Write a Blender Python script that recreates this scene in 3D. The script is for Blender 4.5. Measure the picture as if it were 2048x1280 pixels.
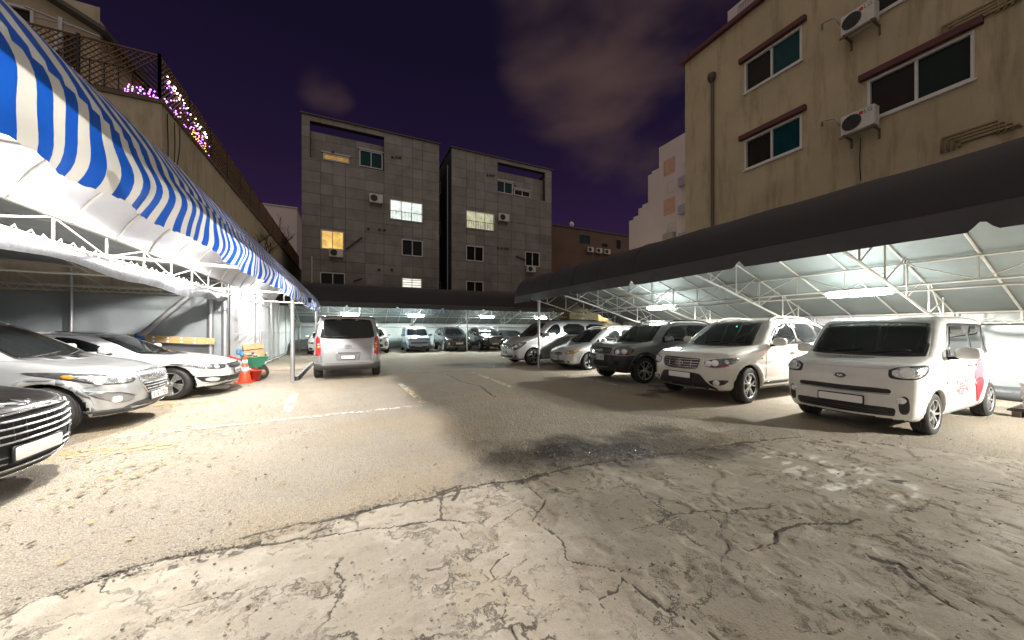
import bpy, bmesh, math, random
import numpy as np
from math import sin, cos, pi, radians, sqrt, atan2, exp
from mathutils import Vector, Matrix, Quaternion
from mathutils.bvhtree import BVHTree
from mathutils.geometry import delaunay_2d_cdt

for _o in list(bpy.data.objects): bpy.data.objects.remove(_o)
SC = bpy.context.scene
COL = SC.collection
rng = random.Random(7)

# ------------------------------------------------------------------ camera, sky, light, exposure
TH = radians(25.2); CT, ST = cos(TH), sin(TH); CAMH = 1.48
cam = bpy.data.cameras.new('camera'); camo = bpy.data.objects.new('camera', cam); COL.objects.link(camo)
camo.location = (0, 0, CAMH); camo.rotation_euler = (pi/2, 0, -TH)
cam.sensor_width = 36; cam.lens = 690/2048*36; cam.shift_y = 20/2048
cam.clip_start = 0.05; cam.clip_end = 2000
SC.camera = camo

world = bpy.data.worlds.new('World'); SC.world = world; world.use_nodes = True
def build_world():
    nt = world.node_tree; N = nt.nodes; L = nt.links; N.clear()
    out = N.new('ShaderNodeOutputWorld'); bg = N.new('ShaderNodeBackground')
    tc = N.new('ShaderNodeTexCoord')
    sep = N.new('ShaderNodeSeparateXYZ'); L.new(tc.outputs['Generated'], sep.inputs[0])
    # night sky glow: purple low over the town, near black overhead
    rp = N.new('ShaderNodeValToRGB'); e = rp.color_ramp.elements
    e[0].position = 0.0; e[0].color = (.046, .021, .064, 1)
    e[1].position = .62; e[1].color = (.0075, .005, .018, 1)
    x = e.new(.22); x.color = (.029, .013, .047, 1)
    x = e.new(.42); x.color = (.0135, .0075, .029, 1)
    L.new(sep.outputs['Z'], rp.inputs[0])
    # soft drifting clouds lit from below by the town
    mp = N.new('ShaderNodeMapping'); mp.inputs['Scale'].default_value = (1.5, 1.5, 2.7)
    mp.inputs['Location'].default_value = (3.37, 1.9, .62); mp.inputs['Rotation'].default_value = (.25, .5, .2)
    L.new(tc.outputs['Generated'], mp.inputs[0])
    nz = N.new('ShaderNodeTexNoise'); nz.inputs['Scale'].default_value = 1.7; nz.inputs['Detail'].default_value = 4.5
    nz.inputs['Roughness'].default_value = .46; nz.inputs['Distortion'].default_value = .25
    L.new(mp.outputs[0], nz.inputs['Vector'])
    # broad bank of cloud on one side of the sky
    def lobe(vec, lo, hi):
        d = N.new('ShaderNodeVectorMath'); d.operation = 'DOT_PRODUCT'; d.inputs[1].default_value = Vector(vec).normalized()
        L.new(tc.outputs['Generated'], d.inputs[0])
        m = N.new('ShaderNodeMapRange'); m.interpolation_type = 'SMOOTHSTEP'
        m.inputs['From Min'].default_value = lo; m.inputs['From Max'].default_value = hi
        L.new(d.outputs['Value'], m.inputs['Value']); return m.outputs[0]
    a = lobe((.72, .72, .90), .86, .99); b = lobe((-.065, 1.136, .70), .9955, 1.0)
    def M(op, p, q, cl=False):
        m = N.new('ShaderNodeMath'); m.operation = op; m.use_clamp = cl
        for i, v in enumerate((p, q)):
            if isinstance(v, (int, float)): m.inputs[i].default_value = v
            else: L.new(v, m.inputs[i])
        return m.outputs[0]
    s = M('ADD', M('MULTIPLY', a, .50), M('MULTIPLY', b, .30))
    s = M('ADD', s, M('MULTIPLY', nz.outputs[0], 1.15))
    r = N.new('ShaderNodeMapRange'); r.interpolation_type = 'SMOOTHSTEP'
    r.inputs['From Min'].default_value = .88; r.inputs['From Max'].default_value = 1.22
    L.new(s, r.inputs['Value'])
    mx = N.new('ShaderNodeMix'); mx.data_type = 'RGBA'
    L.new(r.outputs[0], mx.inputs[0]); L.new(rp.outputs[0], mx.inputs[6]); mx.inputs[7].default_value = (.078, .046, .044, 1)
    L.new(mx.outputs[2], bg.inputs[0]); bg.inputs[1].default_value = .78
    L.new(bg.outputs[0], out.inputs[0])
build_world()

sun = bpy.data.lights.new('town_glow', 'SUN'); suno = bpy.data.objects.new('town_glow', sun); COL.objects.link(suno)
sun.energy = 1.0; sun.angle = radians(165); sun.color = (1.0, .86, .70)
suno.rotation_euler = Vector((.08, .66, -.74)).to_track_quat('-Z', 'Y').to_euler()

SC.view_settings.view_transform = 'Standard'
try: SC.view_settings.look = 'None'
except Exception: pass
SC.view_settings.exposure = 0.28; SC.view_settings.gamma = 1.0; SC.view_settings.use_curve_mapping = False
SC.cycles.use_denoising = True
SC.cycles.max_bounces = 8; SC.cycles.diffuse_bounces = 4; SC.cycles.glossy_bounces = 4
SC.cycles.sample_clamp_indirect = 6

# ------------------------------------------------------------------ helpers
def at(px, py, plane, v):            # point seen at (px, py) of the photograph lying on the plane X=v, Y=v or Z=v of the lot
    cx = (px-1024)/690; cz = (660-py)/690
    d = Vector((cx*CT+ST, -cx*ST+CT, cz)); i = 'XYZ'.index(plane)
    t = (v - (0, 0, CAMH)[i])/d[i]
    return Vector((d[0]*t, d[1]*t, CAMH+d[2]*t))

def tag(o, label=None, cat=None, group=None, kind=None):
    if label: o['label'] = label
    if cat: o['category'] = cat
    if group: o['group'] = group
    if kind: o['kind'] = kind
    return o
def empty(name, loc=(0, 0, 0), rz=0, label=None, cat=None, group=None):
    o = bpy.data.objects.new(name, None); COL.objects.link(o)
    o.location = loc; o.rotation_euler = (0, 0, rz); o.empty_display_size = .2
    return tag(o, label, cat, group)
def link(name, me, parent=None, loc=None):
    o = bpy.data.objects.new(name, me); COL.objects.link(o)
    if parent is not None: o.parent = parent
    if loc is not None: o.location = loc
    return o

class MB:
    def __init__(s): s.v = []; s.f = []; s.sm = []; s.mi = []
    def add(s, vs, fs, smooth=False, mi=0):
        b = len(s.v); s.v += [tuple(v) for v in vs]
        for f in fs: s.f.append([b+i for i in f]); s.sm.append(smooth); s.mi.append(mi)
        return s
    def box(s, c, d, rz=0, mi=0, M=None):
        x, y, z = d[0]/2, d[1]/2, d[2]/2
        vs = [Vector((sx*x, sy*y, sz*z)) for sx in (-1, 1) for sy in (-1, 1) for sz in (-1, 1)]
        R = M if M is not None else Matrix.Rotation(rz, 3, 'Z')
        vs = [R @ v + Vector(c) for v in vs]
        return s.add(vs, [(0,1,3,2),(4,6,7,5),(0,4,5,1),(2,3,7,6),(0,2,6,4),(1,5,7,3)], False, mi)
    def bx(s, lo, hi, mi=0):
        return s.box([(a+b)/2 for a, b in zip(lo, hi)], [abs(b-a) for a, b in zip(lo, hi)], 0, mi)
    def tube(s, pts, r, n=8, cap=True, mi=0, flat=None):
        pts = [Vector(p) for p in pts]; vs = []; m = len(pts)
        rs = r if isinstance(r, (list, tuple)) else [r]*m
        up = None
        for i, p in enumerate(pts):
            t = (pts[min(i+1, m-1)]-pts[max(i-1, 0)]).normalized()
            if up is None: up = Vector((0, 0, 1)) if abs(t.z) < .9 else Vector((1, 0, 0))
            a = t.cross(up); a = a.normalized() if a.length > 1e-6 else Vector((1, 0, 0)); b = a.cross(t).normalized()
            for k in range(n):
                an = 2*pi*k/n + pi/n
                ra, rb = (rs[i], rs[i]) if flat is None else (rs[i], rs[i]*flat)
                vs.append(p + a*cos(an)*ra + b*sin(an)*rb)
        fs = [(i*n+k, i*n+(k+1) % n, (i+1)*n+(k+1) % n, (i+1)*n+k) for i in range(m-1) for k in range(n)]
        if cap: fs += [tuple(range(n))[::-1], tuple((m-1)*n+k for k in range(n))]
        return s.add(vs, fs, True, mi)
    def lathe(s, prof, n=32, axis='z', c=(0, 0, 0), mi=0):   # prof: (radius, height)
        vs = []; m = len(prof)
        for r, h in prof:
            for k in range(n):
                a = 2*pi*k/n; p = (r*cos(a), r*sin(a), h)
                if axis == 'y': p = (p[0], h, -p[1])
                if axis == 'x': p = (h, p[0], p[1])
                vs.append(Vector(p)+Vector(c))
        fs = [(i*n+k, i*n+(k+1) % n, (i+1)*n+(k+1) % n, (i+1)*n+k) for i in range(m-1) for k in range(n)]
        return s.add(vs, fs, True, mi)
    def grid(s, P, smooth=True, mi=0):      # P[i][j] points
        a = len(P); b = len(P[0]); vs = [q for row in P for q in row]
        return s.add(vs, [(i*b+j, (i+1)*b+j, (i+1)*b+j+1, i*b+j+1) for i in range(a-1) for j in range(b-1)], smooth, mi)
    def sell(s, c, d, e=.5, n=16, m=10, M=None):   # rounded block (superellipsoid)
        P = []
        def g(w): return math.copysign(abs(w)**e, w)
        for i in range(m+1):
            v = -pi/2+pi*i/m; row = []
            for j in range(n+1):
                u = 2*pi*j/n
                q = Vector((d[0]/2*g(cos(v))*g(cos(u)), d[1]/2*g(cos(v))*g(sin(u)), d[2]/2*g(sin(v))))
                if M is not None: q = M @ q
                row.append(q+Vector(c))
            P.append(row)
        return s.grid([list(r) for r in zip(*P)])
    def mesh(s, name, mats):
        me = bpy.data.meshes.new(name); me.from_pydata(s.v, [], s.f)
        for m in (mats if isinstance(mats, (list, tuple)) else [mats]): me.materials.append(m)
        me.polygons.foreach_set('use_smooth', s.sm); me.polygons.foreach_set('material_index', s.mi)
        me.update(); return me
    def build(s, name, mats, parent=None, world=True):
        o = link(name, s.mesh(name, mats), parent)
        if parent is not None and world:      # vertices were given in lot coordinates
            p = parent
            off = Vector((0, 0, 0))
            while p is not None: off += p.location; p = p.parent
            o.location = -off
        return o

# shared pipe mesh: every pipe is an object of its own
_pm = {}
def pipe(name, p, q, r, m, parent, n=8):
    key = (m.name, n)
    if key not in _pm:
        b = MB(); b.lathe([(1, 0), (1, 1)], n); b.add([(cos(2*pi*k/n), sin(2*pi*k/n), h) for h in (0, 1) for k in range(n)], [tuple(range(n))[::-1], tuple(range(n, 2*n))])
        _pm[key] = b.mesh('pipe', m)
    p, q = Vector(p), Vector(q); d = q-p
    o = link(name, _pm[key], parent); off = parent.location if parent is not None else Vector((0, 0, 0))
    o.location = p-off; o.rotation_euler = d.to_track_quat('Z', 'Y').to_euler(); o.scale = (r, r, d.length)
    return o

# ------------------------------------------------------------------ materials
_mc = {}
def mat(name, col, rough=.5, metal=0., var=.12, vs=3., bump=0., bs=40., coat=0., spec=.5, emit=None, es=0., trans=0., stain=None, alpha=None, ior=None, rand=0):
    if name in _mc: return _mc[name]
    m = bpy.data.materials.new(name); m.use_nodes = True; _mc[name] = m
    nt = m.node_tree; N = nt.nodes; L = nt.links; b = N['Principled BSDF']
    tc = N.new('ShaderNodeTexCoord')
    nz = N.new('ShaderNodeTexNoise'); nz.inputs['Scale'].default_value = vs; nz.inputs['Detail'].default_value = 6; nz.inputs['Roughness'].default_value = .62
    L.new(tc.outputs['Object'], nz.inputs['Vector'])
    mx = N.new('ShaderNodeMix'); mx.data_type = 'RGBA'
    rg = N.new('ShaderNodeMapRange'); rg.inputs['From Min'].default_value = .3; rg.inputs['From Max'].default_value = .7
    L.new(nz.outputs[0], rg.inputs['Value']); L.new(rg.outputs[0], mx.inputs[0])
    mx.inputs[6].default_value = tuple(c*(1-var) for c in col)+(1,); mx.inputs[7].default_value = tuple(min(1, c*(1+var)) for c in col)+(1,)
    cout = mx.outputs[2]
    if stain:     # (colour, direction scale, amount): dirt streaks with a shape of their own
        mp = N.new('ShaderNodeMapping'); mp.inputs['Scale'].default_value = stain[1]; L.new(tc.outputs['Object'], mp.inputs[0])
        n2 = N.new('ShaderNodeTexNoise'); n2.inputs['Scale'].default_value = 1; n2.inputs['Detail'].default_value = 8; n2.inputs['Roughness'].default_value = .7
        L.new(mp.outputs[0], n2.inputs['Vector'])
        r2 = N.new('ShaderNodeMapRange'); r2.inputs['From Min'].default_value = .5; r2.inputs['From Max'].default_value = .78; r2.inputs['To Max'].default_value = stain[2]
        L.new(n2.outputs[0], r2.inputs['Value'])
        m2 = N.new('ShaderNodeMix'); m2.data_type = 'RGBA'; L.new(r2.outputs[0], m2.inputs[0]); L.new(cout, m2.inputs[6]); m2.inputs[7].default_value = tuple(stain[0])+(1,)
        cout = m2.outputs[2]
    if rand:
        oi = N.new('ShaderNodeObjectInfo'); ro_ = N.new('ShaderNodeMapRange'); ro_.inputs['To Min'].default_value = 1-rand; ro_.inputs['To Max'].default_value = 1+rand; L.new(oi.outputs['Random'], ro_.inputs['Value'])
        hs = N.new('ShaderNodeHueSaturation'); L.new(ro_.outputs[0], hs.inputs['Value']); L.new(cout, hs.inputs['Color']); cout = hs.outputs[0]
    L.new(cout, b.inputs['Base Color'])
    rr = N.new('ShaderNodeMapRange'); rr.inputs['To Min'].default_value = max(.02, rough-.06); rr.inputs['To Max'].default_value = min(1, rough+.06)
    L.new(nz.outputs[0], rr.inputs['Value']); L.new(rr.outputs[0], b.inputs['Roughness'])
    b.inputs['Metallic'].default_value = metal; b.inputs['Specular IOR Level'].default_value = spec
    b.inputs['Coat Weight'].default_value = coat; b.inputs['Coat Roughness'].default_value = .04
    b.inputs['Transmission Weight'].default_value = trans
    if ior: b.inputs['IOR'].default_value = ior
    if emit: b.inputs['Emission Color'].default_value = tuple(emit)+(1,); b.inputs['Emission Strength'].default_value = es
    if emit and var > .3:      # rooms are lit unevenly
        e2 = N.new('ShaderNodeMix'); e2.data_type = 'RGBA'; L.new(rg.outputs[0], e2.inputs[0]); e2.inputs[6].default_value = tuple(q*(1-var) for q in emit)+(1,); e2.inputs[7].default_value = tuple(q*(1+var) for q in emit)+(1,); L.new(e2.outputs[2], b.inputs['Emission Color'])
    if bump:
        n3 = N.new('ShaderNodeTexNoise'); n3.inputs['Scale'].default_value = bs; n3.inputs['Detail'].default_value = 5; L.new(tc.outputs['Object'], n3.inputs['Vector'])
        bp = N.new('ShaderNodeBump'); bp.inputs['Strength'].default_value = bump; bp.inputs['Distance'].default_value = .02
        L.new(n3.outputs[0], bp.inputs['Height']); L.new(bp.outputs[0], b.inputs['Normal'])
    return m
def paint(name, col, metal=0., rough=.32):
    return mat(name, col, rough, metal, .05, 5., 0, coat=1.0, stain=((col[0]*.55, col[1]*.52, col[2]*.48), (3, 3, 3), .18))
def tarp(name, col, trans=.0, rough=.55, stripe=None, spec=.4, bump=.25, bs=7):
    m = bpy.data.materials.new(name); m.use_nodes = True
    nt = m.node_tree; N = nt.nodes; L = nt.links; b = N['Principled BSDF']; out = N['Material Output']
    tc = N.new('ShaderNodeTexCoord')
    nz = N.new('ShaderNodeTexNoise'); nz.inputs['Scale'].default_value = 1.6; nz.inputs['Detail'].default_value = 7; L.new(tc.outputs['Object'], nz.inputs['Vector'])
    mx = N.new('ShaderNodeMix'); mx.data_type = 'RGBA'; L.new(nz.outputs[0], mx.inputs[0])
    mx.inputs[6].default_value = tuple(c*.8 for c in col)+(1,); mx.inputs[7].default_value = tuple(min(1, c*1.15) for c in col)+(1,)
    c = mx.outputs[2]
    if stripe:   # printed stripes along the cloth: (period, blue colour, share, offset)
        sp = N.new('ShaderNodeSeparateXYZ'); L.new(tc.outputs['Object'], sp.inputs[0])
        def M(op, p, q):
            k = N.new('ShaderNodeMath'); k.operation = op
            for i, v in enumerate((p, q)):
                if isinstance(v, (int, float)): k.inputs[i].default_value = v
                else: L.new(v, k.inputs[i])
            return k.outputs[0]
        fr = M('FRACT', M('DIVIDE', M('ADD', sp.outputs['Y'], stripe[3]), stripe[0]), 0)
        lt = M('LESS_THAN', fr, stripe[2])
        m2 = N.new('ShaderNodeMix'); m2.data_type = 'RGBA'; L.new(lt, m2.inputs[0]); L.new(c, m2.inputs[6]); m2.inputs[7].default_value = tuple(stripe[1])+(1,)
        c = m2.outputs[2]
    L.new(c, b.inputs['Base Color']); b.inputs['Roughness'].default_value = rough; b.inputs['Specular IOR Level'].default_value = spec
    n3 = N.new('ShaderNodeTexNoise'); n3.inputs['Scale'].default_value = bs; n3.inputs['Detail'].default_value = 4; n3.inputs['Distortion'].default_value = .8; L.new(tc.outputs['Object'], n3.inputs['Vector'])
    bp = N.new('ShaderNodeBump'); bp.inputs['Strength'].default_value = bump; bp.inputs['Distance'].default_value = .03
    L.new(n3.outputs[0], bp.inputs['Height']); L.new(bp.outputs[0], b.inputs['Normal'])
    if trans:
        t = N.new('ShaderNodeBsdfTranslucent'); L.new(c, t.inputs[0]); L.new(bp.outputs[0], t.inputs['Normal'])
        ms = N.new('ShaderNodeMixShader'); ms.inputs[0].default_value = trans
        L.new(b.outputs[0], ms.inputs[1]); L.new(t.outputs[0], ms.inputs[2]); L.new(ms.outputs[0], out.inputs[0])
    return m

GLASS = mat('tinted_glass', (.009, .010, .011), .04, 0, .2, 2, coat=0, spec=.42)
GLASS_T = mat('teal_glass', (.006, .035, .045), .06, 0, .2, 2, spec=.5)
BLK = mat('black_plastic', (.018, .018, .019), .45, 0, .2, 8, .15, 120)
DGREY = mat('dark_grey_plastic', (.055, .057, .06), .5, 0, .15, 8, .15, 120)
RUBBER = mat('tyre_rubber', (.022, .021, .02), .75, 0, .25, 12, .2, 90, stain=((.09, .075, .055), (7, 7, 7), .35))
CHROME = mat('chrome', (.75, .76, .78), .12, 1., .05, 4)
ALLOY = mat('alloy', (.56, .57, .58), .28, .85, .1, 9)
WELL = mat('wheel_well', (.012, .012, .012), .9)
REDL = mat('red_lens', (.45, .012, .015), .1, 0, .15, 30, .3, 60, coat=1)
AMBER = mat('amber_lens', (.65, .22, .03), .12, 0, .15, 30, .3, 60, coat=1)
LENS = mat('headlamp_reflector', (.62, .64, .66), .16, .85, .35, 22, .5, 28, coat=1)
LENSD = mat('headlamp_bezel', (.10, .105, .11), .18, .5, .4, 18, .3, 30, coat=1)
CLEAR = mat('lamp_lens', (.85, .87, .9), .06, .6, .1, 30, .2, 60, coat=1)
WHITE = mat('plate_white', (.82, .81, .80), .4, 0, .03, 6)
INK = mat('plate_ink', (.03, .035, .05), .5)
REDP = mat('red_print', (.42, .018, .03), .4)
PINKP = mat('pink_print', (.50, .10, .14), .4)
STEEL = mat('galvanised_steel', (.42, .43, .44), .42, .7, .2, 14, .1, 60, stain=((.16, .10, .06), (4, 4, 1.5), .5))
PIPEW = mat('white_painted_pipe', (.62, .60, .56), .42, .15, .15, 10, .1, 50, stain=((.22, .12, .06), (5, 5, 5), .55))
# ------------------------------------------------------------------ noise (numpy)
def _hash(ix, iy, seed):
    h = (ix.astype(np.int64)*374761393 + iy.astype(np.int64)*668265263 + seed*1442695041) & 0xffffffff
    h = ((h ^ (h >> 13))*1274126177) & 0xffffffff
    return ((h ^ (h >> 16)) & 0xffff)/65535.0
def vnoise(x, y, seed=0):
    ix = np.floor(x); iy = np.floor(y); fx = x-ix; fy = y-iy
    fx = fx*fx*fx*(fx*(fx*6-15)+10); fy = fy*fy*fy*(fy*(fy*6-15)+10)
    a = _hash(ix, iy, seed); b = _hash(ix+1, iy, seed); c = _hash(ix, iy+1, seed); d = _hash(ix+1, iy+1, seed)
    return (a*(1-fx)+b*fx)*(1-fy)+(c*(1-fx)+d*fx)*fy
def fbm(x, y, oct=5, seed=0, g=.5):
    s = 0; a = 1; t = 0
    for i in range(oct):
        s = s+a*vnoise(x, y, seed+i*17); t += a; a *= g; x = x*2.03+11.3; y = y*2.03+5.7
    return s/t
def sst(a, b, x):
    t = np.clip((x-a)/(b-a), 0, 1); return t*t*(3-2*t)
def pdist(x, y, pts):
    d = np.full(x.shape, 1e9)
    for (ax, ay), (bx, by) in zip(pts[:-1], pts[1:]):
        dx, dy = bx-ax, by-ay; t = np.clip(((x-ax)*dx+(y-ay)*dy)/(dx*dx+dy*dy+1e-12), 0, 1)
        d = np.minimum(d, np.hypot(x-ax-t*dx, y-ay-t*dy))
    return d

# ------------------------------------------------------------------ ground
def gp(*p): return [tuple(at(p[i], p[i+1], 'Z', 0)[:2]) for i in range(0, len(p), 2)]
def build_ground():
    xs = np.concatenate([[-400, -150, -70, -40, -25], np.arange(-16, -6, .5), np.arange(-6, -3.4, .07), np.arange(-3.4, 5.8, .0185), np.arange(5.8, 14, .045), np.arange(14, 24, .5), [30, 45, 80, 160, 400]])
    ys = [1.0]
    while ys[-1] < 30: ys.append(ys[-1]+max(.0165, min(.14, .0165+(ys[-1]-3.2)*.0085)))
    ys = np.concatenate([[-300, -100, -40, -20, -12], np.arange(-8, -1.8, .4), np.arange(-1.8, 1.0, .03), ys, [32, 36, 42, 55, 90, 200, 400]])
    X, Y = np.meshgrid(xs, ys, indexing='ij'); sh = X.shape; x = X.ravel(); y = Y.ravel()
    xc = x*CT-y*ST; yc = x*ST+y*CT
    near = (yc < 34) & (yc > .3)
    jx = x+.05*(fbm(x*9, y*9, 4, 3)-.5)+.10*(fbm(x*2.3, y*2.3, 3, 5)-.5)
    jy = y+.05*(fbm(x*9+40, y*9, 4, 4)-.5)+.10*(fbm(x*2.3, y*2.3+30, 3, 6)-.5)
    def d(*p): return pdist(jx, jy, gp(*p))
    # edge of the cement skim poured over the old rough surface
    edge = gp(-900, 1500, 0, 1238, 130, 1185, 330, 1120, 500, 1086, 640, 1050, 760, 1010, 885, 985, 1024, 962, 1180, 926, 1340, 908, 1470, 888, 1600, 876, 1750, 884, 1900, 905, 2050, 925, 2600, 1000)
    ex = np.array([p[0]*CT-p[1]*ST for p in edge]); ey = np.array([p[0]*ST+p[1]*CT for p in edge])
    o = np.argsort(ex); eb = np.interp(jx*CT-jy*ST, ex[o], ey[o])+.16*(fbm(x*1.6, y*1.6, 4, 71)-.5)+.07*(fbm(x*9, y*9, 3, 72)-.5)
    jyc = jx*ST+jy*CT
    con = sst(.03, -.03, jyc-eb)
    # cracks
    cr = np.zeros_like(x)
    def crack(w, depth, *p):
        nonlocal cr
        dd = d(*p)*(.75+.9*fbm(x*5, y*5, 2, 9)); cr = np.maximum(cr, depth*sst(w, w*.25, dd))
    crack(.030, .9, 100, 1196, 200, 1160, 330, 1122, 470, 1092, 520, 1082)
    crack(.022, .8, 470, 1094, 560, 1082, 640, 1072, 700, 1064, 790, 1050, 880, 1040)
    crack(.034, .9, 480, 1076, 560, 1056, 680, 1032, 760, 1011, 885, 988, 960, 972, 1060, 958)
    crack(.020, .8, 885, 990, 884, 1040, 930, 1052); crack(.045, .9, 880, 985, 925, 972, 910, 1000)
    crack(.026, .9, 1040, 962, 1100, 946, 1180, 926, 1260, 918, 1340, 908, 1470, 888, 1560, 878, 1600, 874)
    crack(.014, .7, 1500, 880, 1640, 882, 1750, 905)
    crack(.018, .7, 1040, 965, 1090, 1000, 1060, 1040, 1120, 1090, 1140, 1130, 1230, 1150)
    crack(.026, 1, 1555, 1088, 1552, 1064, 1580, 1058, 1640, 1046, 1720, 1038)
    crack(.013, .7, 1440, 1070, 1480, 1090, 1500, 1104, 1555, 1086); crack(.012, .7, 1350, 990, 1430, 1040, 1460, 1100, 1440, 1130)
    crack(.018, .9, 1250, 1166, 1290, 1200, 1350, 1235, 1420, 1270, 1460, 1310)
    crack(.012, .7, 1250, 1168, 1230, 1190, 1195, 1205, 1210, 1230)
    crack(.024, 1, 1745, 1116, 1800, 1128, 1835, 1165, 1870, 1190, 1915, 1218)
    crack(.012, .8, 1830, 1135, 1900, 1175, 1960, 1205, 2010, 1250); crack(.014, .8, 1960, 1150, 1940, 1135, 1870, 1130)
    crack(.012, .7, 1180, 1100, 1230, 1150, 1330, 1130, 1380, 1150); crack(.012, .7, 390, 1140, 395, 1160, 380, 1180)
    crack(.011, .6, 360, 1210, 440, 1190, 560, 1170); crack(.011, .6, 840, 1260, 900, 1150, 930, 1080, 880, 1040)
    crack(.012, .6, 1485, 1140, 1500, 1180, 1530, 1200); crack(.012, .7, 1020, 1110, 980, 1150, 1010, 1190, 1000, 1240, 1040, 1290)
    # thin cracks in the back of the lot
    crack(.05, .8, 640, 752, 760, 748, 880, 744, 960, 741); crack(.04, .7, 895, 748, 920, 763, 960, 772, 990, 795); crack(.03, .6, 790, 745, 830, 728, 880, 715)
    # flaked patches of the cement: shallow steps with broken edges
    fl = fbm(jx*1.7+3, jy*1.7, 5, 21, .55); fl2 = fbm(jx*4.1, jy*4.1+7, 5, 23, .55)
    flake = np.maximum(sst(.545, .56, fl), .8*sst(.60, .615, fl2))*con
    fl3 = fbm(jx*2.6+9, jy*2.6, 5, 27, .6)
    rim = 0*x
    worn = con*sst(.05, .3, fbm(x*.9, y*.9, 4, 31)-.42)
    rough = 1-con*(1-.35*flake)
    # bits broken out beside the long cracks
    spall = np.maximum(sst(.09, .02, d(1760, 1120, 1820, 1165, 1830, 1200)+.06*(fl2-.5)*2), sst(.07, .02, d(470, 1100, 530, 1086, 640, 1076)+.10*(fl2-.4)))
    spall = np.maximum(spall, sst(.10, .03, d(1010, 985, 1060, 1010, 1090, 1050)+.25*np.abs(fl2-.5)*2))
    spall = np.maximum(spall, sst(.10, .03, d(1380, 1180, 1400, 1215)+.30*np.abs(fl2-.5)*2)); spall = np.maximum(spall, sst(.08, .02, d(1455, 1262, 1470, 1290)))
    h = np.zeros_like(x)
    h += near*(.030*(fbm(x*.55, y*.55, 3, 41)-.5)+.012*(1-.75*con)*(fbm(x*3, y*3, 4, 43)-.5))*sst(1.0, 2.2, yc)
    peb = np.abs(fbm(x*21, y*21, 3, 45, .62)-.5)*-2+.35+.8*(fbm(x*44, y*44, 2, 46)-.5); far = sst(12, 5, yc)
    h += near*far*(.013*peb*(1-con)+.0022*peb*con); pit = sst(-.05, -.42, peb)*(1-con)
    h -= near*(.003*flake+.008*cr+.007*spall+.002*sst(.47, .48, fl3)*con)
    h += near*.006*con*(1-flake)
    P = np.stack([x, y, h], 1).astype(np.float32)
    nx, ny = sh; idx = np.arange(nx*ny).reshape(sh)
    q = np.stack([idx[:-1, :-1], idx[1:, :-1], idx[1:, 1:], idx[:-1, 1:]], -1).reshape(-1, 4)
    me = bpy.data.meshes.new('ground'); me.vertices.add(len(P)); me.vertices.foreach_set('co', P.ravel())
    me.loops.add(q.size); me.loops.foreach_set('vertex_index', q.ravel().astype(np.int32))
    me.polygons.add(len(q)); me.polygons.foreach_set('loop_start', np.arange(0, q.size, 4, dtype=np.int32))
    me.update(calc_edges=True); me.polygons.foreach_set('use_smooth', np.ones(len(q), bool))
    # what the surface is made of at each spot
    w1 = d(1110, 905, 1190, 900, 1250, 898); wet = sst(.50, .05, w1+.34*(fbm(x*4, y*4, 4, 51)-.5)*2)
    halo = sst(.9, .1, d(1050, 912, 1180, 900, 1380, 884)+.5*(fbm(x*3, y*3, 4, 53)-.5)*2)
    w2 = pdist(x, y, gp(930, 730, 985, 730)); wet = np.maximum(wet, sst(.55, .3, w2+.3*(fbm(x*3, y*3, 3, 52)-.5)))
    halo = np.maximum(halo, sst(1.5, .5, w2+.6*(fbm(x*2, y*2, 3, 52)-.5)))
    dark = np.maximum(cr, .46*spall); dark = np.maximum(dark, .75*rim)
    dark = np.maximum(dark, .55*sst(.9, .2, d(1400, 760, 1290, 790)+.9*(fbm(x*1.8, y*1.8, 4, 55)-.5)*2))
    dark = np.maximum(dark, .8*sst(.10, .03, d(1800, 968, 1850, 962)+.25*np.abs(fl2-.5)*2))
    dark = np.maximum(dark, .42*pit*sst(14, 4, yc)); rubble = sst(.16, .02, np.abs(jyc-eb+.05))*sst(.50, .62, fbm(x*13, y*13, 3, 58)); dark = np.maximum(dark, .6*rubble)
    orange = sst(.55, .1, d(140, 900, 190, 880, 300, 800, 400, 775)+.8*(fbm(x*2.2, y*2.2, 4, 61)-.5)*2)
    orange = np.maximum(orange, .55*(1-con)*sst(.50, .66, fbm(x*.7+5, y*.7, 4, 63)))
    white = sst(.5, .25, fbm(x*5, y*16, 4, 65))*sst(.55, .2, d(1590, 925, 1650, 945, 1720, 965)+.25*(fbm(x*3, y*3, 3, 67)-.5)*2)
    a1 = me.attributes.new('surf', 'FLOAT_COLOR', 'POINT'); a1.data.foreach_set('color', np.stack([con, dark, wet, flake], 1).astype(np.float32).ravel())
    a2 = me.attributes.new('dirt', 'FLOAT_COLOR', 'POINT'); a2.data.foreach_set('color', np.stack([orange, white, halo, worn], 1).astype(np.float32).ravel())
    m = bpy.data.materials.new('worn_cement_and_asphalt'); m.use_nodes = True; me.materials.append(m)
    nt = m.node_tree; N = nt.nodes; L = nt.links; b = N['Principled BSDF']
    def A(n):
        t = N.new('ShaderNodeAttribute'); t.attribute_name = n; s = N.new('ShaderNodeSeparateColor'); L.new(t.outputs['Color'], s.inputs[0]); return s.outputs[0], s.outputs[1], s.outputs[2], t.outputs['Alpha']
    c_con, c_dark, c_wet, c_fl = A('surf'); c_or, c_wh, c_ha, c_wo = A('dirt')
    tc = N.new('ShaderNodeTexCoord')
    def noise(s, det=6, ro=.6, v=None):
        n = N.new('ShaderNodeTexNoise'); n.inputs['Scale'].default_value = s; n.inputs['Detail'].default_value = det; n.inputs['Roughness'].default_value = ro
        L.new(tc.outputs['Object'], n.inputs['Vector']); return n.outputs[0]
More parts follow.
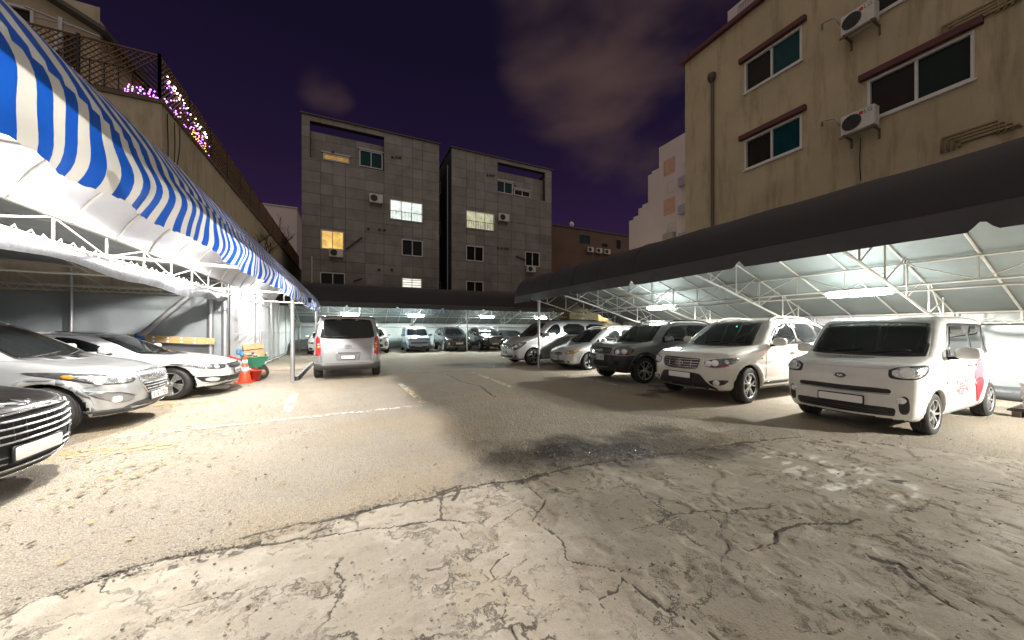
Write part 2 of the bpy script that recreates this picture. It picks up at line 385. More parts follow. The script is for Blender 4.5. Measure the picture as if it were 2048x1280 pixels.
    def rng_(v, a, bb, c=0., dd=1.):
        r = N.new('ShaderNodeMapRange'); r.inputs[1].default_value = a; r.inputs[2].default_value = bb; r.inputs[3].default_value = c; r.inputs[4].default_value = dd; L.new(v, r.inputs[0]); return r.outputs[0]
    def mix(f, p, q):
        k = N.new('ShaderNodeMix'); k.data_type = 'RGBA'
        for i, v in ((0, f), (6, p), (7, q)):
            if isinstance(v, tuple): k.inputs[i].default_value = v+(1,)
            elif isinstance(v, float): k.inputs[i].default_value = v
            else: L.new(v, k.inputs[i])
        return k.outputs[2]
    def mul(p, q):
        k = N.new('ShaderNodeMath'); k.operation = 'MULTIPLY'
        for i, v in enumerate((p, q)):
            if isinstance(v, float): k.inputs[i].default_value = v
            else: L.new(v, k.inputs[i])
        return k.outputs[0]
    vo = N.new('ShaderNodeTexVoronoi'); vo.inputs['Scale'].default_value = 75; L.new(tc.outputs['Object'], vo.inputs['Vector'])
    agg = mix(rng_(vo.outputs['Distance'], .15, .6), (.42, .375, .315), (.27, .236, .19))        # stones in the rough asphalt
    agg = mix(rng_(noise(150, 2), .60, .68, 0, .85), agg, (.55, .51, .45)); agg = mix(rng_(noise(95, 2), .60, .70, 0, .75), agg, (.12, .10, .08))
    agg = mix(rng_(noise(1.3, 6), .38, .66, 0, .55), agg, (.26, .222, .172))
    agg = mix(rng_(noise(34, 4, .7), .58, .68, 0, .7), agg, (.13, .108, .082))
    cem = mix(rng_(noise(1.1, 7, .62), .35, .68), (.325, .287, .235), (.425, .383, .32))          # cement skim
    cem = mix(rng_(noise(9, 7, .7), .42, .72, 0, .55), cem, (.26, .222, .17))
    cem = mix(rng_(noise(240, 3, .6), .42, .62, 0, .5), cem, (.22, .195, .16)); cem = mix(rng_(noise(170, 2), .62, .70, 0, .7), cem, (.52, .49, .44))
    cem = mix(mul(c_fl, .35), cem, (.30, .255, .195)); cem = mix(mul(c_wo, .6), cem, (.245, .218, .178)); cem = mix(rng_(noise(3.1, 8, .72), .52, .66, 0, .55), cem, (.225, .195, .155)); cem = mix(rng_(noise(2.2, 8, .7), .50, .7, 0, .5), cem, (.47, .435, .38))
    # fine broken cracks and flaked scabs of the cement, sharp at any distance
    dn = N.new('ShaderNodeTexNoise'); dn.inputs['Scale'].default_value = 2.6; dn.inputs['Detail'].default_value = 8; dn.inputs['Roughness'].default_value = .68; L.new(tc.outputs['Object'], dn.inputs['Vector'])
    dv = N.new('ShaderNodeVectorMath'); dv.operation = 'MULTIPLY_ADD'; L.new(dn.outputs['Color'], dv.inputs[0]); dv.inputs[1].default_value = (.55, .55, 0); L.new(tc.outputs['Object'], dv.inputs[2])
    def vedge(s):
        v = N.new('ShaderNodeTexVoronoi'); v.voronoi_dimensions = '2D'; v.feature = 'DISTANCE_TO_EDGE'; v.inputs['Scale'].default_value = s; L.new(dv.outputs[0], v.inputs['Vector']); return v.outputs['Distance']
    def noise2(s, det, ro):
        n = N.new('ShaderNodeTexNoise'); n.inputs['Scale'].default_value = s; n.inputs['Detail'].default_value = det; n.inputs['Roughness'].default_value = ro; L.new(dv.outputs[0], n.inputs['Vector']); return n.outputs[0]
    def mx2(p, q):
        k = N.new('ShaderNodeMath'); k.operation = 'MAXIMUM'; L.new(p, k.inputs[0]); L.new(q, k.inputs[1]); return k.outputs[0]
    f1 = noise2(1.5, 9, .66); f2 = noise2(3.6, 9, .7)
    scab = mx2(rng_(f1, .555, .562), mul(rng_(f2, .60, .606), .8))
    def edge(f, c, w):
        a1_ = N.new('ShaderNodeMath'); a1_.operation = 'SUBTRACT'; L.new(f, a1_.inputs[0]); a1_.inputs[1].default_value = c
        a2_ = N.new('ShaderNodeMath'); a2_.operation = 'ABSOLUTE'; L.new(a1_.outputs[0], a2_.inputs[0]); return rng_(a2_.outputs[0], w*.35, w, 1, 0)
    lines = mx2(mul(edge(f1, .555, .0075), rng_(noise(2.1, 4), .44, .54)), mul(edge(f2, .60, .008), rng_(noise(1.7, 4), .46, .58)))  # dark outlines put the shade of the scab steps into the colour
    cracks = mx2(mul(rng_(vedge(.85), .003, .011, 1, 0), rng_(noise(.8, 3), .47, .55)), mul(rng_(vedge(2.6), .004, .014, 1, 0), rng_(noise(1.25, 4), .53, .62)))
    dots = rng_(noise(58, 2, .5), .70, .735, 0, .6)
    fine = mul(mx2(mx2(mul(lines, .75), cracks), dots), c_con)
    cem = mix(mul(scab, .42), cem, (.285, .24, .18)); base = mix(c_con, agg, cem)
    base = mix(mul(fine, .85), base, (.055, .045, .034))
    base = mix(mul(c_or, .26), base, (.42, .28, .12)); base = mix(c_wh, base, (.68, .66, .62))
    base = mix(mul(c_ha, .85), base, (.055, .044, .032)); dsum = N.new('ShaderNodeMath'); dsum.operation = 'MULTIPLY_ADD'; L.new(noise(46, 5, .7), dsum.inputs[0]); dsum.inputs[1].default_value = .9; L.new(c_dark, dsum.inputs[2]); base = mix(mul(mul(rng_(dsum.outputs[0], .80, 1.0), rng_(c_dark, .05, .6)), .88), base, (.05, .042, .033)); base = mix(mul(c_wet, .9), base, (.016, .014, .012))
    L.new(base, b.inputs['Base Color'])
    ro = rng_(noise(25, 5), .3, .7, .72, .95)
    k = N.new('ShaderNodeMix'); L.new(c_wet, k.inputs[0]); L.new(ro, k.inputs[2]); L.new(rng_(noise(130, 2), .52, .60, .88, .07), k.inputs[3]); b.inputs['Specular IOR Level'].default_value = .3
    L.new(k.outputs[0], b.inputs['Roughness'])
    pb = N.new('ShaderNodeBump'); pb.inputs['Strength'].default_value = .55; pb.inputs['Distance'].default_value = .012; L.new(vo.outputs['Distance'], pb.inputs['Height']); pb.invert = True
    ks = rng_(c_con, 0, 1, .95, .14); L.new(ks, pb.inputs['Strength'])
    p2 = N.new('ShaderNodeBump'); L.new(rng_(c_con, 0, 1, .65, .28), p2.inputs['Strength']); p2.inputs['Distance'].default_value = .02; L.new(noise(38, 7, .7), p2.inputs['Height']); L.new(pb.outputs[0], p2.inputs['Normal'])
    hm = N.new('ShaderNodeMath'); hm.operation = 'MULTIPLY_ADD'; L.new(mul(scab, c_con), hm.inputs[0]); hm.inputs[1].default_value = .5; L.new(fine, hm.inputs[2])
    p3 = N.new('ShaderNodeBump'); p3.inputs['Strength'].default_value = .8; p3.inputs['Distance'].default_value = .012; p3.invert = True; L.new(hm.outputs[0], p3.inputs['Height']); L.new(p2.outputs[0], p3.inputs['Normal'])
    L.new(p3.outputs[0], b.inputs['Normal'])
    tag(link('ground', me), kind='structure')
build_ground()

# painted bay lines, worn through in places
def paint_mat(name, col, wear):
    m = mat(name, col, .7, 0, .1, 6, .3, 60); nt = m.node_tree; N = nt.nodes; L = nt.links; b = N['Principled BSDF']
    n = N.new('ShaderNodeTexNoise'); n.inputs['Scale'].default_value = 9; n.inputs['Detail'].default_value = 9; n.inputs['Roughness'].default_value = .72
    g = N.new('ShaderNodeTexCoord'); L.new(g.outputs['Object'], n.inputs['Vector'])
    r = N.new('ShaderNodeMapRange'); r.inputs['From Min'].default_value = wear; r.inputs['From Max'].default_value = wear+.10; L.new(n.outputs[0], r.inputs['Value']); L.new(r.outputs[0], b.inputs['Alpha'])
    return m
LW = paint_mat('worn_white_line', (.66, .64, .60), .47); LWF = paint_mat('faded_white_line', (.55, .52, .47), .535); LY = paint_mat('worn_yellow_line', (.60, .52, .34), .42); LYB = paint_mat('old_yellow_line', (.50, .36, .15), .49); LWB = paint_mat('fresh_white_line', (.75, .73, .70), .36)
def line(x0, y0, x1, y1, w, m):
    a = Vector((x0, y0, 0)); b_ = Vector((x1, y1, 0)); t = (b_-a).normalized(); n = Vector((-t.y, t.x, 0))*w/2
    k = max(2, int((b_-a).length/.12)); zz = .009 if (a-Vector((0, 0, 0))).length < 9 else .006
    P = [[a+(b_-a)*i/k+n*s+Vector((0, 0, zz)) for s in (-1, 0, 1)] for i in range(k+1)]
    o = MB().grid([[tuple(q) for q in r] for r in P]).build('parking_line', m); tag(o, kind='structure')
line(1.22, 11.35, 1.28, 9.3, .14, LWF); line(1.28, 9.25, 1.36, 7.1, .15, LY)
line(1.25, 9.9, 1.28, 9.35, .14, LWB)
line(3.88, 11.5, 3.84, 9.5, .13, LW); line(3.83, 9.45, 3.76, 7.2, .13, LY)
line(-1.16, 9.45, -1.03, 7.35, .15, LW); line(-2.9, 6.62, 1.3, 6.86, .12, LW); line(1.3, 6.87, 7.2, 6.80, .11, LWF)
line(6.5, 6.7, 6.4, 11.5, .12, LW); line(6.3, 9.4, 8.4, 9.4, .12, LY); line(6.2, 14.9, 7.3, 14.9, .13, LW); line(6.0, 12.3, 7.2, 12.3, .12, LWF)
line(-2.0, 5.9, -5, 5.98, .34, LYB); line(-2.3, 9.05, -5, 9.1, .26, LYB); line(5.6, 24.3, 5.7, 22.0, .12, LW); line(8.0, 24.3, 7.95, 22.2, .12, LW)

# ------------------------------------------------------------------ buildings
def mapper(plane, c, s=1):
    # wall coordinates (u along the wall, z up, d into the wall)
    if plane == 'Y': return lambda u, z, d=0: (u, c+d*s, z)
    return lambda u, z, d=0: (c+d*s, u, z)
def slab(mb, F, u0, u1, z0, z1, d0, d1, mi=0):
    a = F(u0, z0, d0); b = F(u1, z1, d1); return mb.bx([min(p, q) for p, q in zip(a, b)], [max(p, q) for p, q in zip(a, b)], mi)
PANE = mat('dark_pane', (.012, .014, .015), .08, 0, .2, 2, spec=.12); PANET = mat('teal_pane', (.008, .045, .055), .1, 0, .2, 2, spec=.12)
FRAME = mat('white_window_frame', (.62, .61, .60), .4, 0, .05, 9)
FRAMED = mat('aluminium_frame', (.40, .38, .36), .4, .3, .1, 9)
LITW = mat('lit_room_white', (.8, .85, .8), .6, 0, .4, 2.6, emit=(.85, 1., .92), es=.75)
LITY = mat('lit_room_amber', (.8, .55, .2), .6, 0, .4, 2.2, emit=(1., .62, .16), es=.62)
LITG = mat('lit_room_pale', (.7, .75, .55), .6, 0, .4, 2., emit=(.85, .88, .58), es=.34)
LITB = mat('lit_blind', (.8, .85, .8), .6, 0, .2, 1.2, emit=(.95, .97, .86), es=.85)
SLAT = mat('window_blind', (.48, .36, .17), .6)
def window(root, F, u0, u1, z0, z1, panes=2, pane=PANE, fm=FRAME, depth=.1, fw=.07, rail=False, blinds=0, bars=0, panes_m=None):
    mb = MB(); lo, hi = min(u0, u1), max(u0, u1)
    for (a, b_, c, d_) in ((lo, lo+fw, z0, z1), (hi-fw, hi, z0, z1), (lo+fw, hi-fw, z0, z0+fw), (lo+fw, hi-fw, z1-fw, z1)):
        slab(mb, F, a, b_, c, d_, -.03, depth)
    w = (hi-lo-2*fw)/panes
    for i in range(1, panes): slab(mb, F, lo+fw+w*i-.03, lo+fw+w*i+.03, z0+fw, z1-fw, -.01, depth)
    fo = mb.build('window', fm, root)
    for i in range(panes):
        pm = panes_m[i] if panes_m else pane
        b_ = MB(); slab(b_, F, lo+fw+w*i+.028, lo+fw+w*(i+1)-.028, z0+fw-.005, z1-fw+.005, depth*.6, depth*.6+.02); b_.build('pane', pm, fo)
    if rail:
        r = MB(); zt = z0+(z1-z0)*.42
        slab(r, F, lo, hi, zt, zt+.04, -.12, -.08); slab(r, F, lo, hi, z0+.02, z0+.06, -.12, -.08)
        k = int((hi-lo)/.24)
        for i in range(k+1): u = lo+(hi-lo)*i/k; slab(r, F, u-.012, u+.012, z0+.05, zt, -.11, -.09)
        r.build('window_guard', DGREY, fo)
    if bars:
        r = MB()
        for i in range(bars): z = z0+fw+(z1-z0-2*fw)*(i+.5)/bars; slab(r, F, lo+fw, hi-fw, z-.035, z+.035, depth*.15, depth*.3)
        r.build('shutter_slats', FRAME if pane is LITB else SLAT, fo)
    return fo
def wall_grid(mb, F, u0, u1, z0, z1, holes, depth):
    us = sorted({u0, u1} | {h[0] for h in holes} | {h[1] for h in holes}); zs = sorted({z0, z1} | {h[2] for h in holes} | {h[3] for h in holes})
    for a, b_ in zip(us[:-1], us[1:]):
        for c, d_ in zip(zs[:-1], zs[1:]):
            if any(h[0]-1e-6 <= a and b_ <= h[1]+1e-6 and h[2]-1e-6 <= c and d_ <= h[3]+1e-6 for h in holes): continue
            mb.add([F(a, c), F(b_, c), F(b_, d_), F(a, d_)], [(0, 1, 2, 3)])
    for h in holes:
        a, b_, c, d_ = h[:4]
        mb.add([F(a, c), F(b_, c), F(b_, d_), F(a, d_), F(a, c, depth), F(b_, c, depth), F(b_, d_, depth), F(a, d_, depth)], [(0, 1, 5, 4), (1, 2, 6, 5), (2, 3, 7, 6), (3, 0, 4, 7)]+([] if len(h) > 4 else [(4, 5, 6, 7)]))
ACM = mat('air_conditioner_casing', (.60, .585, .56), .45, 0, .1, 5, stain=((.25, .18, .12), (3, 3, 1), .35))
def txt(s, size, ext=.0):
    c = bpy.data.curves.new('text', 'FONT'); c.body = s; c.size = size; c.align_x = 'CENTER'; c.align_y = 'CENTER'; c.resolution_u = 3
    o = bpy.data.objects.new('text', c); COL.objects.link(o); bpy.context.view_layer.update()
    me = bpy.data.meshes.new_from_object(o.evaluated_get(bpy.context.evaluated_depsgraph_get()))
    bpy.data.objects.remove(o); bpy.data.curves.remove(c); return me
def ac_unit(F, u, z, label, w=.8, h=.56, out=.5, logo=False, side=1):
    r = empty('air_conditioner', F(u, z, -out/2), 0, label, 'air conditioner', 'air conditioners on the house walls')
    b = MB(); slab(b, F, u-w/2, u+w/2, z, z+h, -out, -out+.30); b.build('casing', ACM, r)
    b = MB(); cu = u-side*w*.17; R = h*.40
    ring = [F(cu+R*cos(2*pi*k/24), z+h/2+R*sin(2*pi*k/24), -out-.012) for k in range(24)]
    b.add(ring, [tuple(range(24))]); g = b.build('fan_grille', BLK, r)
    b = MB()
    for q in (.35, .62, .9):
        b.tube([F(cu+R*q*cos(2*pi*k/20), z+h/2+R*q*sin(2*pi*k/20), -out-.02) for k in range(21)], .009, 4)
    for k in range(8):
        a = 2*pi*k/8; b.tube([F(cu, z+h/2, -out-.02), F(cu+R*cos(a), z+h/2+R*sin(a), -out-.02)], .008, 4)
    b.build('grille_wires', DGREY, g)
    b = MB(); 
    for s in (-1, 1): slab(b, F, u+s*w*.42-.02, u+s*w*.42+.02, z-.06, z-.005, -out-.02, 0); slab(b, F, u+s*w*.42-.02, u+s*w*.42+.02, z-.3, z-.06, -.04, 0)
    slab(b, F, u-w*.55, u+w*.55, z-.10, z-.062, -out-.02, -out+.02)
    b.build('bracket', mat('rusty_bracket', (.13, .09, .07), .8), r)
    if logo:
        me = txt('LG', .15); me.materials.append(mat('logo_grey', (.10, .09, .09), .5))
        o = link('logo_lettering', me, r); p = F(u+side*.24, z+h*.80, -out-.006); o.location = Vector(p)-r.location; o.rotation_euler = (pi/2, 0, -pi/2)
        b = MB(); cu2 = u+side*.09; b.add([F(cu2+.05*cos(a*pi/8), z+h*.8+.05*sin(a*pi/8), -out-.006) for a in range(16)], [tuple(range(16))]); b.build('logo_disc', REDP, r)
    return r

TILE = mat('stone_cladding', (.215, .20, .19),   .55, 0, .2, .9, .12, 30, rand=.16, stain=((.075, .066, .058), (.6, .6, .22), .6))
JOINT = mat('cladding_joint', (.03, .028, .026), .9)
CAP = mat('roof_edge_metal', (.08, .075, .07), .5, .4)
def clad_house(x0, x1, name_label, wins, rec, cols, y0=32., ztop=18.75, depth=13, side=False):
    r = empty('apartment_house', ((x0+x1)/2, y0+depth/2, 0), 0, name_label, 'building')
    F = mapper('Y', y0)
    b = MB(); back = .06
    holes = [(w[0], w[1], w[2], w[3]) for w in wins if not w[4].get('in')]
    b2 = MB(); wall_grid(b2, mapper('Y', y0+back), x0, x1, 0, ztop, [rec+(1,)]+holes, .5)
    ys, ye = y0+back, y0+depth
    b2.add([(x0, ys, 0), (x0, ye, 0), (x0, ye, ztop), (x0, ys, ztop), (x1, ys, 0), (x1, ye, 0), (x1, ye, ztop), (x1, ys, ztop)], [(3, 2, 1, 0), (4, 5, 6, 7), (1, 2, 6, 5)])
    zr = rec[2]+2.2; b2.add([(x0, y0+.6, zr), (x1, y0+.6, zr), (x1, ye, zr), (x0, ye, zr)], [(0, 1, 2, 3)]); b2.bx((rec[0]-.3, y0+.56, rec[2]-.3), (rec[1]+.3, y0+.7, rec[2]+2.40))
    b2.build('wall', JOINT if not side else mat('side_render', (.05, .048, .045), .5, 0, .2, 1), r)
    # cladding stones, each a piece of its own, cut round the openings
    hz = .89; rows = [ztop]
    while rows[-1] > 4.2: rows.append(rows[-1]-hz)
    cut = [rec]+holes; n = 0
    for c0, c1 in zip(cols[:-1], cols[1:]):
        for zt, zb in zip(rows[:-1], rows[1:]):
            parts = [(c0+.012, c1-.012, zb+.010, zt-.010)]
            for h in cut:
                nxt = []
                for (a, b_, c, d_) in parts:
                    if h[0] >= b_ or h[1] <= a or h[2] >= d_ or h[3] <= c: nxt.append((a, b_, c, d_)); continue
                    if h[0] > a: nxt.append((a, h[0], c, d_))
                    if h[1] < b_: nxt.append((h[1], b_, c, d_))
                    m0, m1 = max(a, h[0]), min(b_, h[1])
                    if h[2] > c: nxt.append((m0, m1, c, h[2]))
                    if h[3] < d_: nxt.append((m0, m1, h[3], d_))
                parts = nxt
            parts = [p for p in parts if p[1]-p[0] > .03 and p[3]-p[2] > .03]
            if not parts: continue
            t = MB(); pr = rng.uniform(-.008, .008)
            for p in parts: slab(t, F, p[0], p[1], p[2], p[3], pr, back-.004)
            t.build('cladding_stone', TILE, r); n += 1
    c = MB(); c.bx((x0-.12, y0-.14, ztop), (x1+.12, y0+.5, ztop+.10)); c.bx((x0-.12, y0+.5, ztop), (x0+.2, ye, ztop+.10)); c.bx((x1-.2, y0+.5, ztop), (x1+.12, ye, ztop+.10)); c.build('roof_edge', CAP, r)
    # terrace behind the big opening in the top storey: set-back wall with its own windows
    u0, u1, z0, z1 = rec; G2 = mapper('Y', y0+1.34)
    ih = [(w[0], w[1], w[2], w[3]) for w in wins if w[4].get('in')]
    for i in range(5):
        a = u0+(u1-u0)*i/5; b_ = u0+(u1-u0)*(i+1)/5
        for zt, zb in ((z0+.9, z0), (z0+1.8, z0+.9), (z0+2.42, z0+1.8)):
            t = MB(); slab(t, mapper('Y', y0+.50), a+.01, b_-.01, zb+.01, zt-.01, 0, .05); t.build('terrace_stone', TILE, r)
    for w in wins:
        k = dict(w[4]); inn = k.pop('in', False)
        window(r, mapper('Y', y0+.41) if inn else F, w[0], w[1], w[2]+(.22 if inn else 0), w[3]+(.22 if inn else 0), **k)
        if k.get('pane') is PANET or inn:
            s = MB(); slab(s, mapper('Y', y0+.42) if inn else F, w[0]-.12, w[1]+.12, w[3]+.24, w[3]+.36, -.1, .06); s.build('window_lintel', FRAMED, r)
    return r, F
W1 = [(-1.99, -.03, 15.35, 15.9, dict(pane=LITY, bars=4, **{'in': True})), (.76, 2.62, 15.38, 16.8, dict(pane=PANET, **{'in': True})),
      (3.18, 6.04, 11.22, 13.0, dict(panes=3, pane=LITW, rail=True)), (-2.14, -.42, 8.1, 9.65, dict(panes=2, pane=LITY, bars=0)),
      (4.2, 6.04, 8.15, 9.6, dict(pane=PANE)), (-2.17, -.35, 4.7, 6.2, dict(pane=PANE)), (4.2, 5.98, 4.7, 6.15, dict(pane=LITB, bars=6))]
house1, F1 = clad_house(-3.47, 7.56, 'stone clad apartment house with three warm lit windows, left of the narrow gap', W1, (-2.9, 2.73, 15.33, 18.33), [-3.47, -2.14, -1.24, -.33, 1.19, 2.71, 4.23, 5.15, 6.04, 7.56])
W2 = [(13.46, 15.32, 15.3, 16.5, dict(pane=PANET, **{'in': True})), (15.5, 17.39, 15.32, 15.95, dict(pane=PANE, **{'in': True})),
      (10.17, 13.09, 11.3, 13.06, dict(panes=3, pane=LITG, rail=True, panes_m=[LITG, LITG, LITG])), (10.17, 11.94, 8.2, 9.66, dict(pane=PANE)),
      (16.57, 18.3, 8.2, 9.7, dict(pane=PANE)), (10.17, 11.94, 4.8, 6.23, dict(pane=PANE)), (16.6, 17.6, 5.1, 5.9, dict(pane=LITY))]
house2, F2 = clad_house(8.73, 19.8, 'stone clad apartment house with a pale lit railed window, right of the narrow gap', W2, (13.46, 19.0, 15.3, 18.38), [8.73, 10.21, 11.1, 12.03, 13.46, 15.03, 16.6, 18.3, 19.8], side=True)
# pipes, vents and side windows of the gap
F2s = mapper('X', 8.73)
window(house2, F2s, 36.2, 37.4, 11.5, 13.0, panes=1, pane=LITW, depth=.04); window(house2, F2s, 36.2, 37.4, 16.0, 17.2, panes=1, pane=PANE, depth=.04); window(house2, F2s, 36.2, 37.4, 5.2, 6.6, panes=1, pane=LITY, depth=.04)
pipe('downpipe', (8.66, 33.2, 4), (8.66, 33.2, 17.6), .07, STEEL, house2)
pipe('downpipe', (-2.75, 31.92, 4), (-2.75, 31.92, 7.4), .05, mat('pale_pipe', (.55, .56, .48), .5), house1)
def vents(root, pts):
    for u, z in pts:
        b = MB(); b.lathe([(.0, 0), (.10, 0), (.11, -.1), (.05, -.14), (0, -.14)], 12, 'y', (u, 31.98, z)); b.build('wall_vent', CAP, root)
vents(house1, [(3.4, 16.7), (3.75, 16.75), (4.05, 16.78), (1.45, 10.15), (2.35, 10.2), (2.75, 10.22), (2.3, 6.7), (3.35, 6.8), (-1.25, 16.1)]); vents(house2, [(12.35, 16.8), (12.7, 16.85), (13.0, 16.9), (13.5, 9.7), (13.9, 9.72), (14.3, 9.74), (14.6, 9.76), (15.4, 16.3)])
for p, q, rr in [((-.3, 31.9, 8.2), (.95, 31.85, 9.35), house1), ((.3, 31.9, 5.6), (.95, 31.88, 5.9), house1), ((15.5, 31.9, 9.1), (16.55, 31.9, 8.75), house2), ((15.4, 31.9, 5.4), (16.1, 31.9, 5.25), house2)]:
    pipe('refrigerant_pipe', p, q, .07, CAP, rr)
ac_unit(F1, 2.05, 12.35, 'air conditioner beside the big white lit window of the left stone clad house', 1.05, .72, side=1)
ac_unit(F1, -1.0, 7.45, 'air conditioner under the amber lit window of the left stone clad house', 1.0, .65)
ac_unit(F2, 14.0, 12.38, 'air conditioner beside the pale railed window of the right stone clad house', 1.05, .72)
ac_unit(F2, 17.1, 7.5, 'air conditioner under the dark lower right window of the right stone clad house', .95, .62)

# yellow rendered block on the right
YEL = mat('ochre_render', (.47, .39, .255), .85, 0, .12, .7, .25, 26, stain=((.19, .145, .085), (2.2, 2.2, .28), .95))
MAROON = mat('maroon_trim', (.10, .028, .03), .6, 0, .15, 5)
def yellow_block():
    r = empty('apartment_block', (19, 6, 0), 0, 'ochre rendered apartment block with maroon window hoods on the right', 'building')
    F = mapper('X', 14.); zt = 13.75
    wa = [(6.45, 8.34, 10.72, 11.9, 'A'), (6.45, 8.34, 7.72, 8.87, 'A'), (2.85, 4.8, 7.7, 8.9, 'B'), (2.85, 4.8, 10.7, 11.9, 'B')]
    b = MB(); wall_grid(b, F, 2.08, 11.0, 0, zt, wa, .14)
    b.add([(14, 11.0, 0), (26, 11.0, 0), (26, 11.0, zt), (14, 11.0, zt), (14, 2.08, 0), (26, 2.08, 0), (26, 2.08, zt), (14, 2.08, zt)], [(3, 2, 1, 0), (4, 5, 6, 7), (1, 2, 6, 5), (3, 7, 6, 2)])
    b.build('wall', YEL, r)
    c = MB(); c.bx((13.82, 2.0, zt), (14.4, 11.15, zt+.16)); c.bx((14.4, 10.9, zt), (26, 11.15, zt+.16)); c.build('roof_edge', MAROON, r)
    for u0, u1, z0, z1, k in wa:
        window(r, F, u0, u1, z0, z1, 2, PANE, FRAME, .10, .06, panes_m=[PANET, mat('dusty_glass', (.022, .020, .018), .25, spec=.12)] if k == 'A' else [mat('night_glass', (.010, .02, .018), .08, spec=.12), mat('curtained_glass', (.02, .016, .016), .2, spec=.12)])
        h = MB(); slab(h, F, u0-.14, u1+.16, z1+.05, z1+.22, -.16, .0); h.build('window_hood', MAROON, r)
        s = MB(); slab(s, F, u0-.04, u1+.04, z0-.06, z0-.004, -.07, .0); s.build('window_sill', FRAME, r)
    pipe('downpipe', (13.92, 9.63, 2), (13.92, 9.63, 12.1), .06, mat('brown_downpipe', (.12, .09, .07), .35, .5), r)
    h = MB(); h.lathe([(.04, 0), (.13, .12), (.16, .2), (.16, .38), (0, .38)], 6, 'z', (13.88, 9.63, 11.95)); h.build('rain_hopper', CAP, r)
    for z0 in (6.35, 9.25):
        for i in range(4):
            o = .1*i
            b = MB(); b.tube([(13.95, 3.36-o*1.0, z0-.26), (13.95, 3.36-o, z0+.12-o*.8), (13.95, 2.5-o, z0+.12-o*.8), (13.95, 2.5-o, z0-.2)], .035, 6); b.build('gas_pipe', mat('ochre_pipe', (.30, .23, .13), .5), r)
    for u, z in ((5.35, 11.15), (5.35, 8.0)):
        b = MB(); b.tube([(14, u+.55, z+.18), (13.75, u+.45, z+.2), (13.72, u+.1, z+.1), (13.72, u, z-.2)], .035, 6); b.build('refrigerant_pipe', mat('lagged_pipe', (.42, .39, .35), .7), r)
    b = MB(); b.tube([(13.97, 4.95, 7.3), (13.97, 4.97, 6.6), (13.97, 4.95, 6.0)], .012, 5); b.build('drain_hose', BLK, r)
    return F
FY = yellow_block()
ac_unit(FY, 4.85, 10.38, 'white air conditioner with red round logo on the ochre block, upper one', .74, .56, .52, True, -1)
ac_unit(FY, 4.85, 7.36, 'white air conditioner with red round logo on the ochre block, lower one', .74, .56, .52, True, -1)

# stepped white apartment tower, roof-top room, brown house, lit house
APT = mat('white_apartment_render', (.62, .54, .56), .7, 0, .06, .4, stain=((.4, .34, .36), (.2, .2, .1), .3)); PEACH = mat('peach_panel', (.55, .33, .26), .7)
def white_tower():
    r = empty('apartment_tower', (30, 22, 0), 0, 'pale stepped apartment tower with peach panels behind the ochre block', 'building')
    prof = [(24.9, 0), (24.9, 11.8), (23.72, 11.8), (23.72, 12.6), (22.6, 12.6), (22.6, 15.2), (21.4, 15.2), (21.4, 17.1), (14, 17.1), (14, 0)]
    b = MB(); n = len(prof); vs = [(24, u, z) for u, z in prof]+[(36, u, z) for u, z in prof]
    b.add(vs, [tuple(range(n))[::-1], tuple(range(n, 2*n))]+[(i, (i+1) % n, n+(i+1) % n, n+i) for i in range(n)]); b.build('wall', APT, r)
    F = mapper('X', 24.)
    for (a, c) in ((14.4, 15.7), (11.1, 12.4)):
        k = MB(); slab(k, F, 19.8, 20.9, a, c, -.03, 0); k.build('wall_panel', PEACH, r)
    for z in (9.5, 12.9): window(r, F, 19.75, 20.6, z, z+.9, 2, PANE, FRAME, .04)
    k = MB(); slab(k, F, 19.7, 20.7, 9.0, 9.45, -.4, 0); k.build('balcony', FRAMED, r)
    for z in (9.2, 11.4, 13.6): window(r, F, 18.3, 19.15, z, z+1.2, 1, PANE, FRAME, .04); k = MB(); slab(k, F, 18.25, 19.2, z-.75, z-.05, -.4, 0); k.build('balcony', mat('lilac_balcony', (.34, .31, .40), .6), r)
    for u in (24.2, 23.1, 22.0):
        z = 11.8 if u > 23.72 else (12.6 if u > 22.6 else 15.2)
        k = MB(); slab(k, F, u-.45, u+.45, z, z+.35, .3, .36); k.build('roof_rail', FRAME, r)
white_tower()
def roof_room():
    r = empty('rooftop_room', (18, 8.5, 13.95), 0, 'small pale roof room with railings on top of the ochre block', 'building')
    b = MB(); b.bx((17, 3.0, 13.76), (22, 11.7-.75, 17.3)); b.build('wall', APT, r)
    for i in range(3):
        y0 = 10.4-i*1.5; k = MB()
        for z in (16.15, 17.05): k.bx((16.94, y0-.9, z), (16.97, y0, z+.05))
        for j in range(9): k.bx((16.945, y0-.9+j*.1125-.01, 16.2), (16.965, y0-.9+j*.1125+.01, 17.05))
        k.build('railing', FRAMED, r)
roof_room()
BRN = mat('brown_render', (.15, .095, .07), .85, 0, .15, .5, .2, 20, stain=((.06, .045, .04), (.5, .5, .2), .6))
